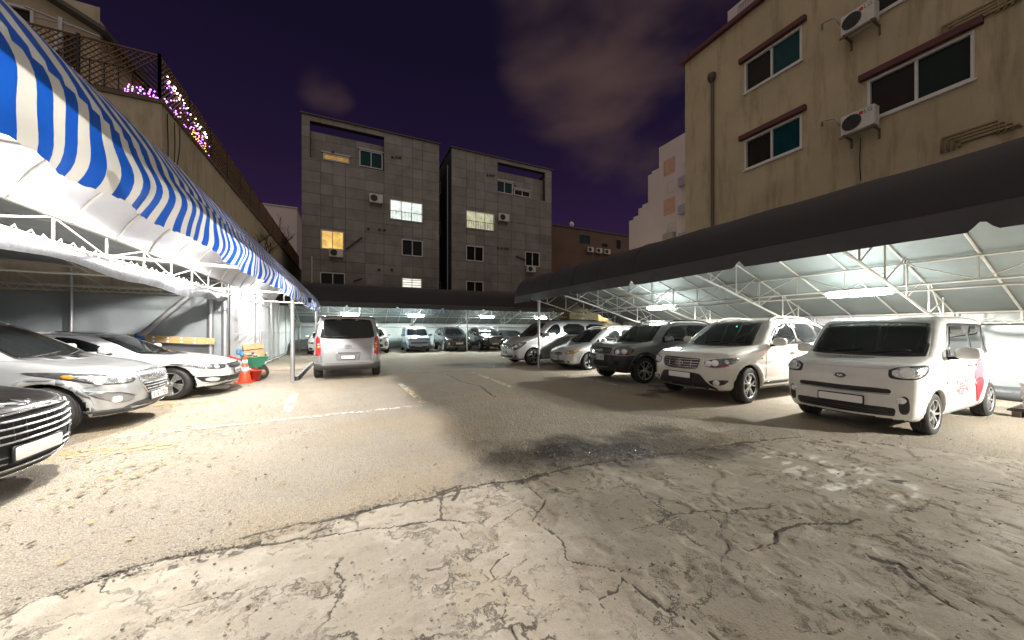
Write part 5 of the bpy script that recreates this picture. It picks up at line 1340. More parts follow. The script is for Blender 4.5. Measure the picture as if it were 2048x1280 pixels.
    def lamp_bits(s, par, spec, m=CLEAR):       # round lenses inside a headlamp: (point, radius)
        for i, o in enumerate(par):
            sg = 1 if i == 0 else -1
            for (x, y, z), r, mm in spec:
                pj = (40, sg); q = s.to2(pj, (x, sg*y, z)); h, nn = s.proj(pj, q)
                b = MB(); b.lathe([(0, .012), (r*.55, .010), (r*.8, .004), (r, .0), (r*1.08, .012), (r*1.2, .002), (r*1.2, -.01)], 18, 'z')
                M = nn.to_track_quat('Z', 'Y').to_matrix().to_4x4(); me = b.mesh('lamp_lens', mm)
                k = link('lamp_lens', me, o); k.matrix_local = Matrix.Translation(h+nn*.004)@M
    def badge_h(s, z, x=None, rear=False, r=.075):
        hz, nn = s.proj('R' if rear else 'F', (0, z)); q = 1 if rear else -1; b = MB(); X = hz.x+q*.022
        b.tube([(X, r*cos(2*pi*k/20), z+r*.56*sin(2*pi*k/20)) for k in range(21)], .007, 6)
        for sg in (-1, 1): b.tube([(X, q*(sg*.030-.012), z-.03), (X, q*(sg*.030+.012), z+.03)], .006, 6)
        b.tube([(X, q*-.03, z-.006), (X, q*.03, z+.006)], .005, 6); s.mesh('emblem', b, CHROME)
    def badge_oval(s, z, text, rear=False, r=.07):
        hz, nn = s.proj('R' if rear else 'F', (0, z)); q = 1 if rear else -1; X = hz.x+q*.016
        b = MB(); b.tube([(X, r*cos(2*pi*k/20), z+r*.52*sin(2*pi*k/20)) for k in range(21)], .006, 6); o = s.mesh('emblem', b, CHROME)
        b = MB(); b.add([(X+q*.001, r*cos(2*pi*k/20), z+r*.52*sin(2*pi*k/20)) for k in range(20)], [tuple(range(20))]); s.mesh('emblem_field', b, BLK, o)
        me = txt(text, r*.62); me.materials.append(CHROME)
        for v in me.vertices: v.co = (X+q*.004, q*v.co.x, z+v.co.y)
        link('emblem_lettering', me, o)
    def grille(s, pts, slats, m=BLK, sm=CHROME, w=.018, surround=None, off=.004, zig=0):
        g = s.patch('grille', m, 'F', M2(pts), off=off, rnd=1)
        zs = [p[1] for p in pts]; hw = max(p[0] for p in pts)
        def half(z):
            b = 0
            P = [(0, pts[0][1])]+list(pts)+[(0, pts[-1][1])]
            for (y0, z0), (y1, z1) in zip(P[:-1], P[1:]):
                if (z0-z)*(z1-z) <= 0 and abs(z1-z0) > 1e-6: b = max(b, y0+(y1-y0)*(z-z0)/(z1-z0))
            return b
        for z in slats:
            y = half(z)-.02
            if y > .05: s.bar('grille_slat', sm, 'F', [(-y, z), (y, z)], w, .8, .012, 6, .08, parent=g)
        if surround:
            P = M2(pts); P = chaikin(P+[P[0]], 1, False); s.bar('grille_surround', surround, 'F', [tuple(p) for p in P]+[tuple(P[0])], .024, .8, .010, 6, .08, parent=g)
        return g
    def wipers(s, z, y=.62, x=.0):
        for a, b in (((y*.92, z), (-.02, z+.055)), ((y*.02, z), (-y*.86, z+.05))): s.bar('wiper', BLK, 'F', [a, b], .016, 1, .016, 5, .1)
    def rails(s, x0, x1, y, m=CHROME, dz=.055):
        for sg in (1, -1):
            pts = []
            for i in range(9):
                x = x0+(x1-x0)*i/8; h, n = s.proj('T', (x, sg*y)); pts.append((x, sg*y, h.z+(dz if 0 < i < 8 else -.005)))
            b = MB(); b.tube(smooth_path(pts, 1), .019, 6); s.mesh('roof_rail', b, m)
    def arch_trim(s, xs, z, r0, r1, m, off=.010, a0=-8, a1=188):
        for x in xs:
            P = [(x-r1*cos(radians(a0+(a1-a0)*i/22)), z+r1*sin(radians(a0+(a1-a0)*i/22))) for i in range(23)]+[(x-r0*cos(radians(a1-(a1-a0)*i/22)), z+r0*sin(radians(a1-(a1-a0)*i/22))) for i in range(23)]
            s.pair('arch_cladding', m, P, 'S', off=off, rnd=0, res=.06)
    def glasshouse(s, ws, sides, rear=None, rub=.012, gm=GLASS):
        if ws: s.patch('windscreen', gm, 'F', M2(ws), off=.005, rnd=1, res=.05)
        for p in sides: s.pair('side_window', gm, p, 'S', off=.005, rnd=1, res=.05)
        if rear: s.patch('rear_window', gm, 'R', M2(rear), off=.005, rnd=1, res=.05)
RIGHT, LEFT, BACK, AWAY = 0, pi, pi/2, -pi/2     # which way the tail points from the nose
# ------------------------------------------------------------------ the parked vehicles
PW = paint('white_paint', (.71, .705, .69)); PW2 = paint('pearl_white_paint', (.68, .66, .61)); PS = paint('silver_paint', (.52, .53, .545), .55, .3); PSG = paint('grey_silver_paint', (.30, .305, .31), .6, .3)
PV = paint('van_silver_paint', (.35, .36, .37), .55, .32); PB = paint('pale_blue_paint', (.30, .40, .52), .1, .3); PG = paint('graphite_paint', (.055, .058, .062), .5, .28); PK = paint('black_paint', (.012, .012, .014), .2, .25)
PT = paint('titanium_paint', (.22, .22, .215), .6, .32); PD = paint('dark_brown_black_paint', (.022, .020, .021), .4, .25)
def plan(L, W, n0=.5, n1=.8, x1=.22, r0=.6, nose=.06, sq=(.74, .885, .955)):
    h = W/2
    return [(0, 0), (0, h*n0), (nose, h*sq[0]), (x1, h*sq[1]), (x1*2.2, h*sq[2]), (x1*4.2, h*.992), (L*.42, h), (L*.72, h), (L-.55, h*.965), (L-.18, h*.89), (L-.03, h*.74), (L, h*r0), (L, 0)]

def boxy(nose, rz, label, pm, near, sliding=False):
    L, W, H = 3.595, 1.595, 1.70
    side = [(.09, .22), (.02, .32), (.0, .45), (.0, .70), (.015, .86), (.06, .955), (.20, 1.01), (.45, 1.045), (.68, 1.085), (.95, 1.10), (3.50, 1.10), (3.57, 1.0), (3.595, .7), (3.59, .4), (3.52, .27), (3.3, .20), (.3, .19)]
    gh = [(.52, .95), (.62, 1.06), (.78, 1.22), (1.06, 1.53), (1.20, 1.63), (1.42, 1.685), (2.2, 1.70), (3.05, 1.675), (3.30, 1.63), (3.42, 1.52), (3.54, 1.10), (3.54, .95)]
    c = Car('boxy_microvan', label, 'car', pm, nose, rz, L, W, H, side, gh, plan(L, W, .72, .9, .15, .7, .035, (.86, .95, .98)), .735, 3.22, .292, belt=1.08, belt_in=.015, roof_in=.10, cell=.027 if near else .05, bow=.13, bowg=.15, kg=.10, kedge=.10, flare=.012, rim='seven', crease=[(.72, .03, .012)])
    c.glasshouse([(.0, 1.585), (.52, 1.575), (.595, 1.545), (.655, 1.15), (.63, 1.115), (0, 1.105)], [])
    c.patch('windscreen_edge', BLK, 'F', M2([(0, 1.605), (.56, 1.592), (.625, 1.56), (.69, 1.13), (.655, 1.09), (0, 1.08)]), off=.0025, rnd=1, res=.05)
    c.pair('window_band', BLK, [(1.06, 1.075), (1.30, 1.56), (1.46, 1.59), (3.20, 1.575), (3.34, 1.50), (3.42, 1.14), (3.34, 1.10), (1.2, 1.055)], off=.003, rnd=1, res=.05)
    for P in ([(1.17, 1.11), (1.36, 1.52), (1.44, 1.55), (2.05, 1.55), (2.05, 1.10), (1.3, 1.09)], [(2.15, 1.10), (2.15, 1.55), (2.72, 1.55), (2.78, 1.11)], [(2.88, 1.12), (2.84, 1.54), (3.16, 1.53), (3.28, 1.46), (3.34, 1.16)]): c.pair('side_window', GLASS, P, off=.006, rnd=1, res=.06)
    c.patch('rear_window', GLASS, 'R', M2([(0, 1.56), (.55, 1.55), (.64, 1.14), (0, 1.12)]), off=.005, res=.06)
    # headlamps, slots, fog lamps
    hp = [(.10, .50, .95), (.14, .46, .835), (.18, .48, .80), (.3, .66, .80), (.42, .76, .865), (.50, .785, .985), (.35, .74, 1.0)]
    bz = c.pair('headlamp', BLK, hp, 'D' if 0 else 28, off=.003, rnd=1, res=.03)
    ins = [(.12, .515, .93), (.14, .50, .85), (.2, .53, .82), (.3, .65, .82), (.40, .735, .875), (.42, .755, .945), (.3, .70, .97)]
    ps = c.pair('lamp_cover', LENS, ins, 28, off=.009, rnd=2, res=.02, parents=bz)
    c.lamp_bits(bz, [((.2, .60, .895), .062, CLEAR), ((.25, .68, .885), .03, LENS)])
    c.patch('upper_slot', BLK, 'F', M2([(0, .655), (.50, .662), (.535, .64), (.53, .605), (.50, .595), (0, .585)]), off=.004, rnd=1, res=.03)
    c.bar('slot_trim', PSG, 'F', [(-.52, .585), (0, .574), (.52, .585)], .012, 1, .008, 6, .06)
    c.patch('lower_intake', BLK, 'F', M2([(0, .395), (.54, .405), (.575, .385), (.56, .295), (.53, .28), (0, .27)]), off=.004, rnd=1, res=.03)
    for z in (.31, .345): c.bar('intake_slat', DGREY, 'F', [(-.5, z), (.5, z)], .012, 1, .008, 5, .08)
    fp = [(.02, .64, .575), (.03, .61, .52), (.03, .61, .38), (.03, .635, .325), (.04, .68, .325), (.05, .71, .38), (.05, .71, .52), (.04, .68, .575)]
    fo = c.pair('fog_lamp_recess', BLK, fp, 12, off=.004, rnd=2, res=.025)
    c.lamp_bits(fo, [((.04, .66, .515), .040, CLEAR)])
    if near:
        b = MB(); b.tube([(.0, 0, 0)]*2, .001)
    c.seam([(-.70, .965), (-.48, .935), (0, .93), (.48, .935), (.70, .965)], 'F', False, .010)
    c.seam([(1.12, 1.07), (1.12, .80), (1.06, .62), (1.07, .27)]); c.seam([(2.10, 1.06), (2.10, .27)]); c.seam([(1.07, .27), (2.95, .26)]); c.seam([(3.0, 1.06), (2.98, .75), (2.9, .62)]); c.seam([(.62, 1.0), (.58, .93), (.46, .86)])
    c.pair('sill_trim', DGREY, [(1.05, .245), (2.86, .235), (2.86, .19), (1.05, .19)], off=.004, rnd=0, res=.08)
    c.handle(1.94, .93, CHROME if near else None); c.handle(2.26, .93, CHROME if near else None)
    c.mirror(1.14, 1.12, None, (.15, .25, .17), .16)
    c.bars('mirror_lamp', AMBER, [(1.1, 1.16), (1.2, 1.16)], w=.012, off=.2) if 0 else None
    c.wipers(1.12, .6)
    c.pair('tail_lamp', REDL, [(3.45, 1.10), (3.56, 1.10), (3.58, .75), (3.50, .72)], off=.008, res=.05)
    if near:
        c.plate(None, .465, '', 0, .52, .105); c.badge_oval(.80, 'KIA', r=.072)
        me = txt('yanolja', .165); me.materials.append(BLK); h0 = c.root
        for v in me.vertices:
            h, n = c.proj('T', (.50-v.co.y*.9, -v.co.x)); v.co = h+n*.004
        o = link('bonnet_lettering', me, c.root, (-L/2, 0, 0))
        for sg in (1, -1):
            pj = 'S+' if sg > 0 else 'S-'
            for s_, sz, x, z, m in (('야놀자', .27, 1.70, .60, REDP), ('\uc228\ub2f9\uc740 \uc5ed\uc2dc', .085, 1.70, .80, PINKP)):
                me = txt(s_, sz); me.materials.append(m)
                bm = bmesh.new(); bm.from_mesh(me); bmesh.ops.triangulate(bm, faces=bm.faces[:]); bm.to_mesh(me); bm.free()
                for v in me.vertices: h, n = c.proj(pj, (x+(-sg if sg > 0 else 1)*v.co.x*.68, z+v.co.y)); v.co = h+Vector((0, sg*.005, 0))
                link('door_lettering', me, c.root, (-L/2, 0, 0))
            P = [(2.50+.25*cos(a)*(.75 if sin(a) < 0 else 1), .76+(.26 if sin(a) > 0 else .44)*sin(a)) for a in [2*pi*k/22 for k in range(22)]]
            e = c.patch('pink_pin_emblem', PINKP, pj, P, off=.005, rnd=1, res=.05)
            P = [(2.50+.23*cos(a)*(1 if sin(a) > 0 else max(.05, 1+.75*sin(a))), .62+(.10 if sin(a) > 0 else .30)*sin(a)) for a in [2*pi*k/22 for k in range(22)]]
            c.patch('red_pin_emblem', REDP, pj, P, off=.008, rnd=0, res=.05)
    else:
        c.plate(None, .42, '-', .05, .50, .11, tone=mat('yellowed_plate', (.60, .56, .44), .5)); c.patch('grille', BLK, 'F', M2([(0, .66), (.50, .665), (.57, .63), (.52, .575), (0, .57)]), off=.006, res=.05); c.bar('grille_slat', CHROME, 'F', [(-.56, .575), (.56, .575)], .02, 1, .01)
        c.bar('bumper_line', DGREY, 'F', [(-.7, .31), (0, .29), (.7, .31)], .03, 1, .006)
    return c
boxy((6.72, 2.62), RIGHT+radians(0), 'white boxy microvan with pink door emblem at the right end of the row', PW, True)
boxy((4.22, 23.5), BACK, 'pale blue boxy microvan under the back carport', PB, False)

def suv_white():
    L, W, H = 4.675, 1.89, 1.74
    side = [(.16, .26), (.05, .34), (.01, .48), (.0, .66), (.02, .82), (.085, .93), (.22, 1.005), (.60, 1.075), (1.05, 1.135), (1.35, 1.165), (2.5, 1.17), (4.4, 1.22), (4.58, 1.12), (4.66, .9), (4.675, .65), (4.62, .42), (4.45, .3), (4.2, .26), (.5, .24)]
    gh = [(.95, 1.0), (1.18, 1.13), (1.50, 1.36), (1.90, 1.60), (2.12, 1.685), (2.45, 1.725), (3.1, 1.735), (3.7, 1.695), (4.05, 1.63), (4.30, 1.50), (4.56, 1.20), (4.50, 1.0)]
    c = Car('sport_utility_car', 'white sport utility car with wide chrome grille between silver car and boxy microvan', 'car', PW2, (6.38, 5.17), RIGHT, L, W, H, side, gh, plan(L, W, .58, .8, .26), .90, 3.60, .362, belt=1.14, roof_in=.22, cell=.03, bow=.26, bowg=.18, rim='split', flare=.022, crease=[(.80, .03, .010), (.45, .01, -.010)], steer=.12)
    c.glasshouse([(0, 1.665), (.44, 1.65), (.545, 1.615), (.70, 1.20), (.665, 1.165), (0, 1.145)], [])
    c.patch('windscreen_edge', BLK, 'F', M2([(0, 1.68), (.48, 1.665), (.565, 1.63), (.735, 1.185), (.695, 1.145), (0, 1.125)]), off=.0025, res=.05)
    c.pair('window_band', BLK, [(1.52, 1.165), (1.95, 1.53), (2.25, 1.635), (3.0, 1.65), (3.75, 1.61), (4.15, 1.48), (4.36, 1.27), (4.2, 1.22), (2.0, 1.165)], off=.003, res=.05)
    for P in ([(1.62, 1.185), (2.0, 1.51), (2.28, 1.61), (2.58, 1.62), (2.62, 1.19)], [(2.74, 1.195), (2.70, 1.62), (3.02, 1.625), (3.46, 1.60), (3.56, 1.21)], [(3.64, 1.22), (3.56, 1.595), (3.75, 1.58), (4.10, 1.455), (4.27, 1.28), (4.15, 1.235)]): c.pair('side_window', GLASS, P, off=.006, res=.06)
    c.bars('window_trim', CHROME, [(1.54, 1.16), (2.0, 1.165), (3.0, 1.18), (4.3, 1.25)], w=.018, off=.006, res=.1)
    c.bars('pillar_trim', CHROME, [(2.63, 1.19), (2.60, 1.62)], w=.03, t=.3, off=.007); c.bars('pillar_trim', CHROME, [(3.60, 1.21), (3.52, 1.59)], w=.02, t=.3, off=.007)
    c.patch('rear_window', GLASS, 'R', M2([(0, 1.6), (.5, 1.58), (.66, 1.24), (0, 1.2)]), off=.005, res=.06)
    c.grille([(.40, .90), (.445, .875), (.42, .72), (.36, .685), (.2, .668), (0, .665)], [], BLK, surround=CHROME)
    G = None
    for z, hw in ((.865, .41), (.815, .415), (.765, .40), (.715, .37)): c.bar('grille_slat', CHROME, 'F', [(-hw, z), (0, z-.006), (hw, z)], .034, .6, .012, 6, .06)
    for y in (-.26, 0, .26): c.bar('grille_bar', CHROME, 'F', [(y, .69), (y, .885)], .014, .8, .012)
    c.badge_h(.79, r=.085)
    hp = [(.12, .50, .86), (.14, .49, .76), (.22, .62, .735), (.40, .84, .775), (.62, .92, .875), (.55, .90, .93), (.3, .72, .915)]
    h = c.pair('headlamp', LENSD, hp, 40, off=.005, res=.03); c.lamp_bits(h, [((.16, .56, .81), .052, CLEAR), ((.2, .67, .825), .055, CLEAR), ((.36, .80, .85), .038, LENS)])
    c.pair('headlamp_strip', mat('red_reflector', (.45, .03, .03), .2, 0, .1, 20, coat=1), [(.15, .52, .757), (.24, .64, .74), (.42, .84, .785), (.42, .84, .765), (.24, .64, .722), (.15, .52, .74)], 40, off=.007, rnd=0, res=.03, parents=h)
    c.patch('lower_bumper', BLK, 'F', M2([(0, .605), (.40, .60), (.47, .56), (.58, .40), (.70, .335), (.70, .25), (0, .25)]), off=.004, res=.04)
    c.bar('skid_trim', PSG, 'F', [(-.5, .30), (0, .29), (.5, .30)], .05, .4, .008)
    f = c.pair('fog_lamp_recess', BLK, [(.10, .62, .475), (.3, .86, .50), (.34, .875, .47), (.25, .80, .385), (.14, .68, .375), (.10, .62, .42)], 35, off=.005, res=.03); c.lamp_bits(f, [((.16, .73, .43), .05, CLEAR)])
    c.plate(None, .535, '', 0, .52, .11)
    c.mirror(1.66, 1.20, None, (.15, .24, .17), .14); c.handle(2.46, 1.0, CHROME); c.handle(3.40, 1.03, CHROME)
    c.seam([(1.52, 1.14), (1.46, .95), (1.44, .42)]); c.seam([(2.66, 1.17), (2.66, .42)]); c.seam([(3.6, 1.2), (3.60, .9), (3.2, .5)]); c.seam([(1.44, .42), (3.15, .42)]); c.seam([(.30, .96), (.55, 1.0), (1.25, 1.13)])
    c.seam([(-.75, .93), (-.44, .935), (0, .925), (.44, .935), (.75, .93)], 'F', False)
    c.pair('sill_trim', DGREY, [(1.3, .40), (3.18, .40), (3.18, .25), (1.3, .25)], off=.006, rnd=0, res=.08); c.bars('sill_strip', CHROME, [(1.36, .41), (3.14, .41)], w=.02, t=.5, off=.008, res=.2)
    c.bars('side_repeater', AMBER, [(1.30, .90), (1.36, .90)], w=.025, off=.004); c.rails(2.15, 4.0, .60, PW2); c.wipers(1.17, .66)
    c.pair('tail_lamp', REDL, [(4.4, 1.15), (4.62, 1.1), (4.66, .85), (4.5, .9)], off=.008, res=.05)
    g = MB(); g.sell((1.62, -.1, 1.50), (.03, .03, .03), 1, 8, 6); k = c.mesh('green_indicator', g, mat('green_led', (.05, .8, .3), .4, emit=(.05, .9, .35), es=3))
    h0, n0 = c.proj('F', (-.12, 1.56)); k.location = (-L/2+h0.x-1.62-.01, 0, h0.z-1.50)
suv_white()

def suv_silver():
    L, W, H = 4.325, 1.83, 1.73
    side = [(.14, .3), (.03, .38), (.0, .52), (.0, .72), (.035, .80), (.06, .93), (.12, 1.01), (.30, 1.07), (.70, 1.105), (1.1, 1.14), (1.3, 1.16), (4.1, 1.17), (4.26, 1.05), (4.31, .8), (4.325, .55), (4.25, .36), (4.0, .3), (.5, .27)]
    gh = [(.9, 1.0), (1.12, 1.12), (1.45, 1.38), (1.78, 1.61), (1.98, 1.68), (2.3, 1.71), (3.2, 1.71), (3.75, 1.665), (4.0, 1.58), (4.13, 1.42), (4.25, 1.15), (4.2, 1.0)]
    c = Car('sport_utility_car', 'silver sport utility car with black cladding and black bumper in the right row', 'car', PSG, (6.58, 7.99), RIGHT+radians(-2.5), L, W, H, side, gh, plan(L, W, .62, .85, .24), .86, 3.49, .36, belt=1.13, roof_in=.20, cell=.03, bow=.24, bowg=.16, rim='split', flare=.030, crease=[(.82, .02, .012)], steer=-.05)
    c.glasshouse([(0, 1.65), (.45, 1.635), (.53, 1.605), (.69, 1.19), (.65, 1.155), (0, 1.14)], [])
    c.patch('windscreen_edge', BLK, 'F', M2([(0, 1.665), (.48, 1.65), (.55, 1.62), (.725, 1.175), (.68, 1.135), (0, 1.12)]), off=.0025, res=.05)
    c.pair('window_band', BLK, [(1.40, 1.16), (1.82, 1.53), (2.05, 1.61), (3.1, 1.635), (3.7, 1.60), (3.95, 1.50), (4.06, 1.25), (3.9, 1.18), (1.8, 1.155)], off=.003, res=.05)
    for P in ([(1.50, 1.18), (1.86, 1.51), (2.08, 1.58), (2.42, 1.595), (2.46, 1.18)], [(2.53, 1.18), (2.50, 1.60), (3.05, 1.61), (3.30, 1.59), (3.34, 1.19)], [(3.41, 1.20), (3.37, 1.585), (3.68, 1.565), (3.88, 1.48), (3.98, 1.26)]): c.pair('side_window', GLASS, P, off=.006, res=.06)
    c.patch('rear_window', GLASS, 'R', M2([(0, 1.58), (.48, 1.56), (.64, 1.2), (0, 1.18)]), off=.005, res=.06)
    c.grille([(.36, .985), (.40, .965), (.37, .83), (.33, .805), (0, .80)], [.945, .855], BLK, DGREY, .02, surround=None)
    c.bar('grille_chrome', CHROME, 'F', [(-.36, .905), (0, .895), (.36, .905)], .030, .6, .014); c.badge_h(.90, r=.075)
    hp = [(.12, .47, .93), (.14, .46, .80), (.2, .60, .785), (.36, .78, .79), (.50, .86, .88), (.46, .85, .985), (.3, .75, 1.02), (.18, .58, 1.0)]
    h = c.pair('headlamp', LENSD, hp, 38, off=.006, rnd=2, res=.03); c.lamp_bits(h, [((.18, .56, .87), .058, CLEAR), ((.3, .71, .89), .062, LENS), ((.4, .80, .86), .03, AMBER)])
    c.patch('front_bumper', BLK, 'F', M2([(0, .775), (.46, .775), (.80, .77), (.86, .72), (.86, .30), (0, .28)]), off=.006, rnd=0, res=.05)
    c.pair('bumper_corner', BLK, [(.05, .60, .775), (.3, .84, .775), (.50, .90, .78), (.50, .90, .42), (.3, .84, .32), (.05, .60, .30)], 45, off=.008, rnd=0, res=.04)
    c.patch('lower_intake', WELL, 'F', M2([(0, .60), (.33, .60), (.36, .57), (.34, .44), (0, .43)]), off=.012, res=.05)
    f = c.pair('fog_lamp_recess', WELL, [(.06, .53, .64), (.1, .66, .65), (.12, .68, .62), (.12, .68, .52), (.09, .6, .51), (.06, .53, .54)], 25, off=.013, res=.03)
    b = MB()      # nudge bar round the plate
    pts = [(-.10, -.55, .78), (-.13, -.52, .55), (-.12, -.5, .42), (-.12, .5, .42), (-.13, .52, .55), (-.10, .55, .78)]
    b.tube(smooth_path([(-.02, -.52, .79), (-.055, -.50, .70), (-.06, -.48, .50), (-.04, -.40, .44), (-.055, 0, .43), (-.04, .40, .44), (-.06, .48, .50), (-.055, .50, .70), (-.02, .52, .79)], 1), .022, 7); c.mesh('nudge_bar', b, BLK)
    c.plate(None, .70, '33\ub204 8940', 0, .36, .155, tone=mat('greyed_plate', (.50, .48, .47), .5))
    c.arch_trim((.86, 3.49), .36, .405, .52, BLK, off=.014); c.pair('door_cladding', BLK, [(1.36, .60), (2.98, .60), (2.98, .30), (1.36, .30)], off=.012, rnd=0, res=.08); c.pair('rear_cladding', BLK, [(3.98, .70), (4.28, .70), (4.28, .36), (3.98, .34)], off=.012, rnd=0, res=.06)
    c.mirror(1.55, 1.19, PSG, (.15, .25, .17), .14); c.handle(2.30, 1.02); c.handle(3.18, 1.03)
    c.seam([(1.42, 1.14), (1.34, .95), (1.32, .60)]); c.seam([(2.49, 1.17), (2.49, .60)]); c.seam([(3.38, 1.18), (3.36, .9), (3.05, .66)]); c.seam([(.28, 1.03), (.6, 1.06), (1.15, 1.12)])
    c.rails(1.95, 3.85, .60, BLK); c.wipers(1.16, .64)
    c.pair('tail_lamp', REDL, [(4.05, 1.16), (4.25, 1.12), (4.29, .8), (4.18, .8)], off=.008, res=.05)
suv_silver()

def mpv():
    L, W, H = 4.45, 1.75, 1.61
    side = [(.16, .22), (.04, .30), (.0, .42), (.0, .54), (.03, .64), (.12, .72), (.35, .81), (.75, .92), (1.05, .99), (1.2, 1.02), (4.2, 1.06), (4.38, .95), (4.44, .75), (4.45, .5), (4.35, .3), (4.1, .24), (.5, .21)]
    gh = [(.75, .88), (.95, 1.0), (1.35, 1.24), (1.75, 1.45), (2.02, 1.54), (2.4, 1.585), (3.2, 1.585), (3.9, 1.53), (4.15, 1.42), (4.36, 1.05), (4.3, .9)]
    c = Car('people_carrier', 'silver people carrier with yellowed headlamps and sloping nose in the right row', 'car', PS, (6.98, 11.05), RIGHT, L, W, H, side, gh, plan(L, W, .55, .8, .28), .95, 3.52, .315, belt=1.01, roof_in=.19, cell=.032, bow=.30, bowg=.2, rim='five', crease=[(.72, .02, .01)], steer=.1)
    c.glasshouse([(0, 1.515), (.42, 1.50), (.50, 1.465), (.655, 1.06), (.61, 1.02), (0, 1.0)], [[(1.50, 1.06), (1.86, 1.36), (2.1, 1.46), (2.42, 1.475), (2.46, 1.07)], [(2.53, 1.075), (2.50, 1.48), (3.1, 1.485), (3.32, 1.47), (3.36, 1.09)], [(3.44, 1.10), (3.40, 1.465), (3.85, 1.43), (4.05, 1.32), (4.12, 1.14)], [(1.28, 1.04), (1.44, 1.17), (1.44, 1.05)]], [(0, 1.47), (.48, 1.45), (.62, 1.1), (0, 1.08)])
    c.grille([(.30, .655), (.40, .635), (.38, .575), (.28, .545), (0, .54)], [.625, .585], BLK, CHROME, .014, CHROME); c.badge_oval(.60, 'KIA', r=.05)
    h = c.pair('headlamp', mat('yellowed_headlamp', (.38, .27, .12), .2, .3, .25, 20, .3, 30, coat=1), [(.10, .46, .665), (.12, .45, .605), (.22, .62, .60), (.38, .76, .63), (.62, .82, .735), (.52, .80, .785), (.28, .62, .745)], 38, off=.006, rnd=1, res=.03); c.lamp_bits(h, [((.2, .59, .665), .042, LENS), ((.4, .74, .69), .04, AMBER)])
    c.patch('lower_intake', BLK, 'F', M2([(0, .36), (.44, .37), (.48, .35), (.46, .27), (0, .26)]), off=.005, res=.05)
    for z in (.29, .325): c.bar('intake_slat', DGREY, 'F', [(-.42, z), (.42, z)], .012, 1, .008)
    f = c.pair('fog_lamp_recess', BLK, [(.07, .55, .375), (.12, .68, .375), (.12, .68, .295), (.07, .55, .285)], 20, off=.006, res=.03); c.lamp_bits(f, [((.08, .62, .335), .034, CLEAR)])
    c.plate(None, .445, '70\ub204 4214', 0, .36, .15, tone=mat('greyed_plate', (.50, .48, .47), .5)); c.mirror(1.45, 1.06, None); c.handle(2.28, .90); c.handle(3.2, .92)
    c.seam([(1.42, 1.02), (1.36, .85), (1.36, .34)]); c.seam([(2.49, 1.06), (2.49, .34)]); c.seam([(3.38, 1.08), (3.36, .8), (3.1, .5)]); c.seam([(.2, .75), (.6, .86), (1.15, 1.0)]); c.bars('side_moulding', PS, [(1.4, .60), (3.1, .61)], w=.06, t=.3, off=.004, res=.1)
    c.rails(1.95, 3.9, .58, PSG, .045); c.wipers(1.03, .6); c.pair('tail_lamp', REDL, [(4.2, 1.1), (4.38, 1.0), (4.43, .7), (4.3, .75)], off=.008, res=.05)
mpv()

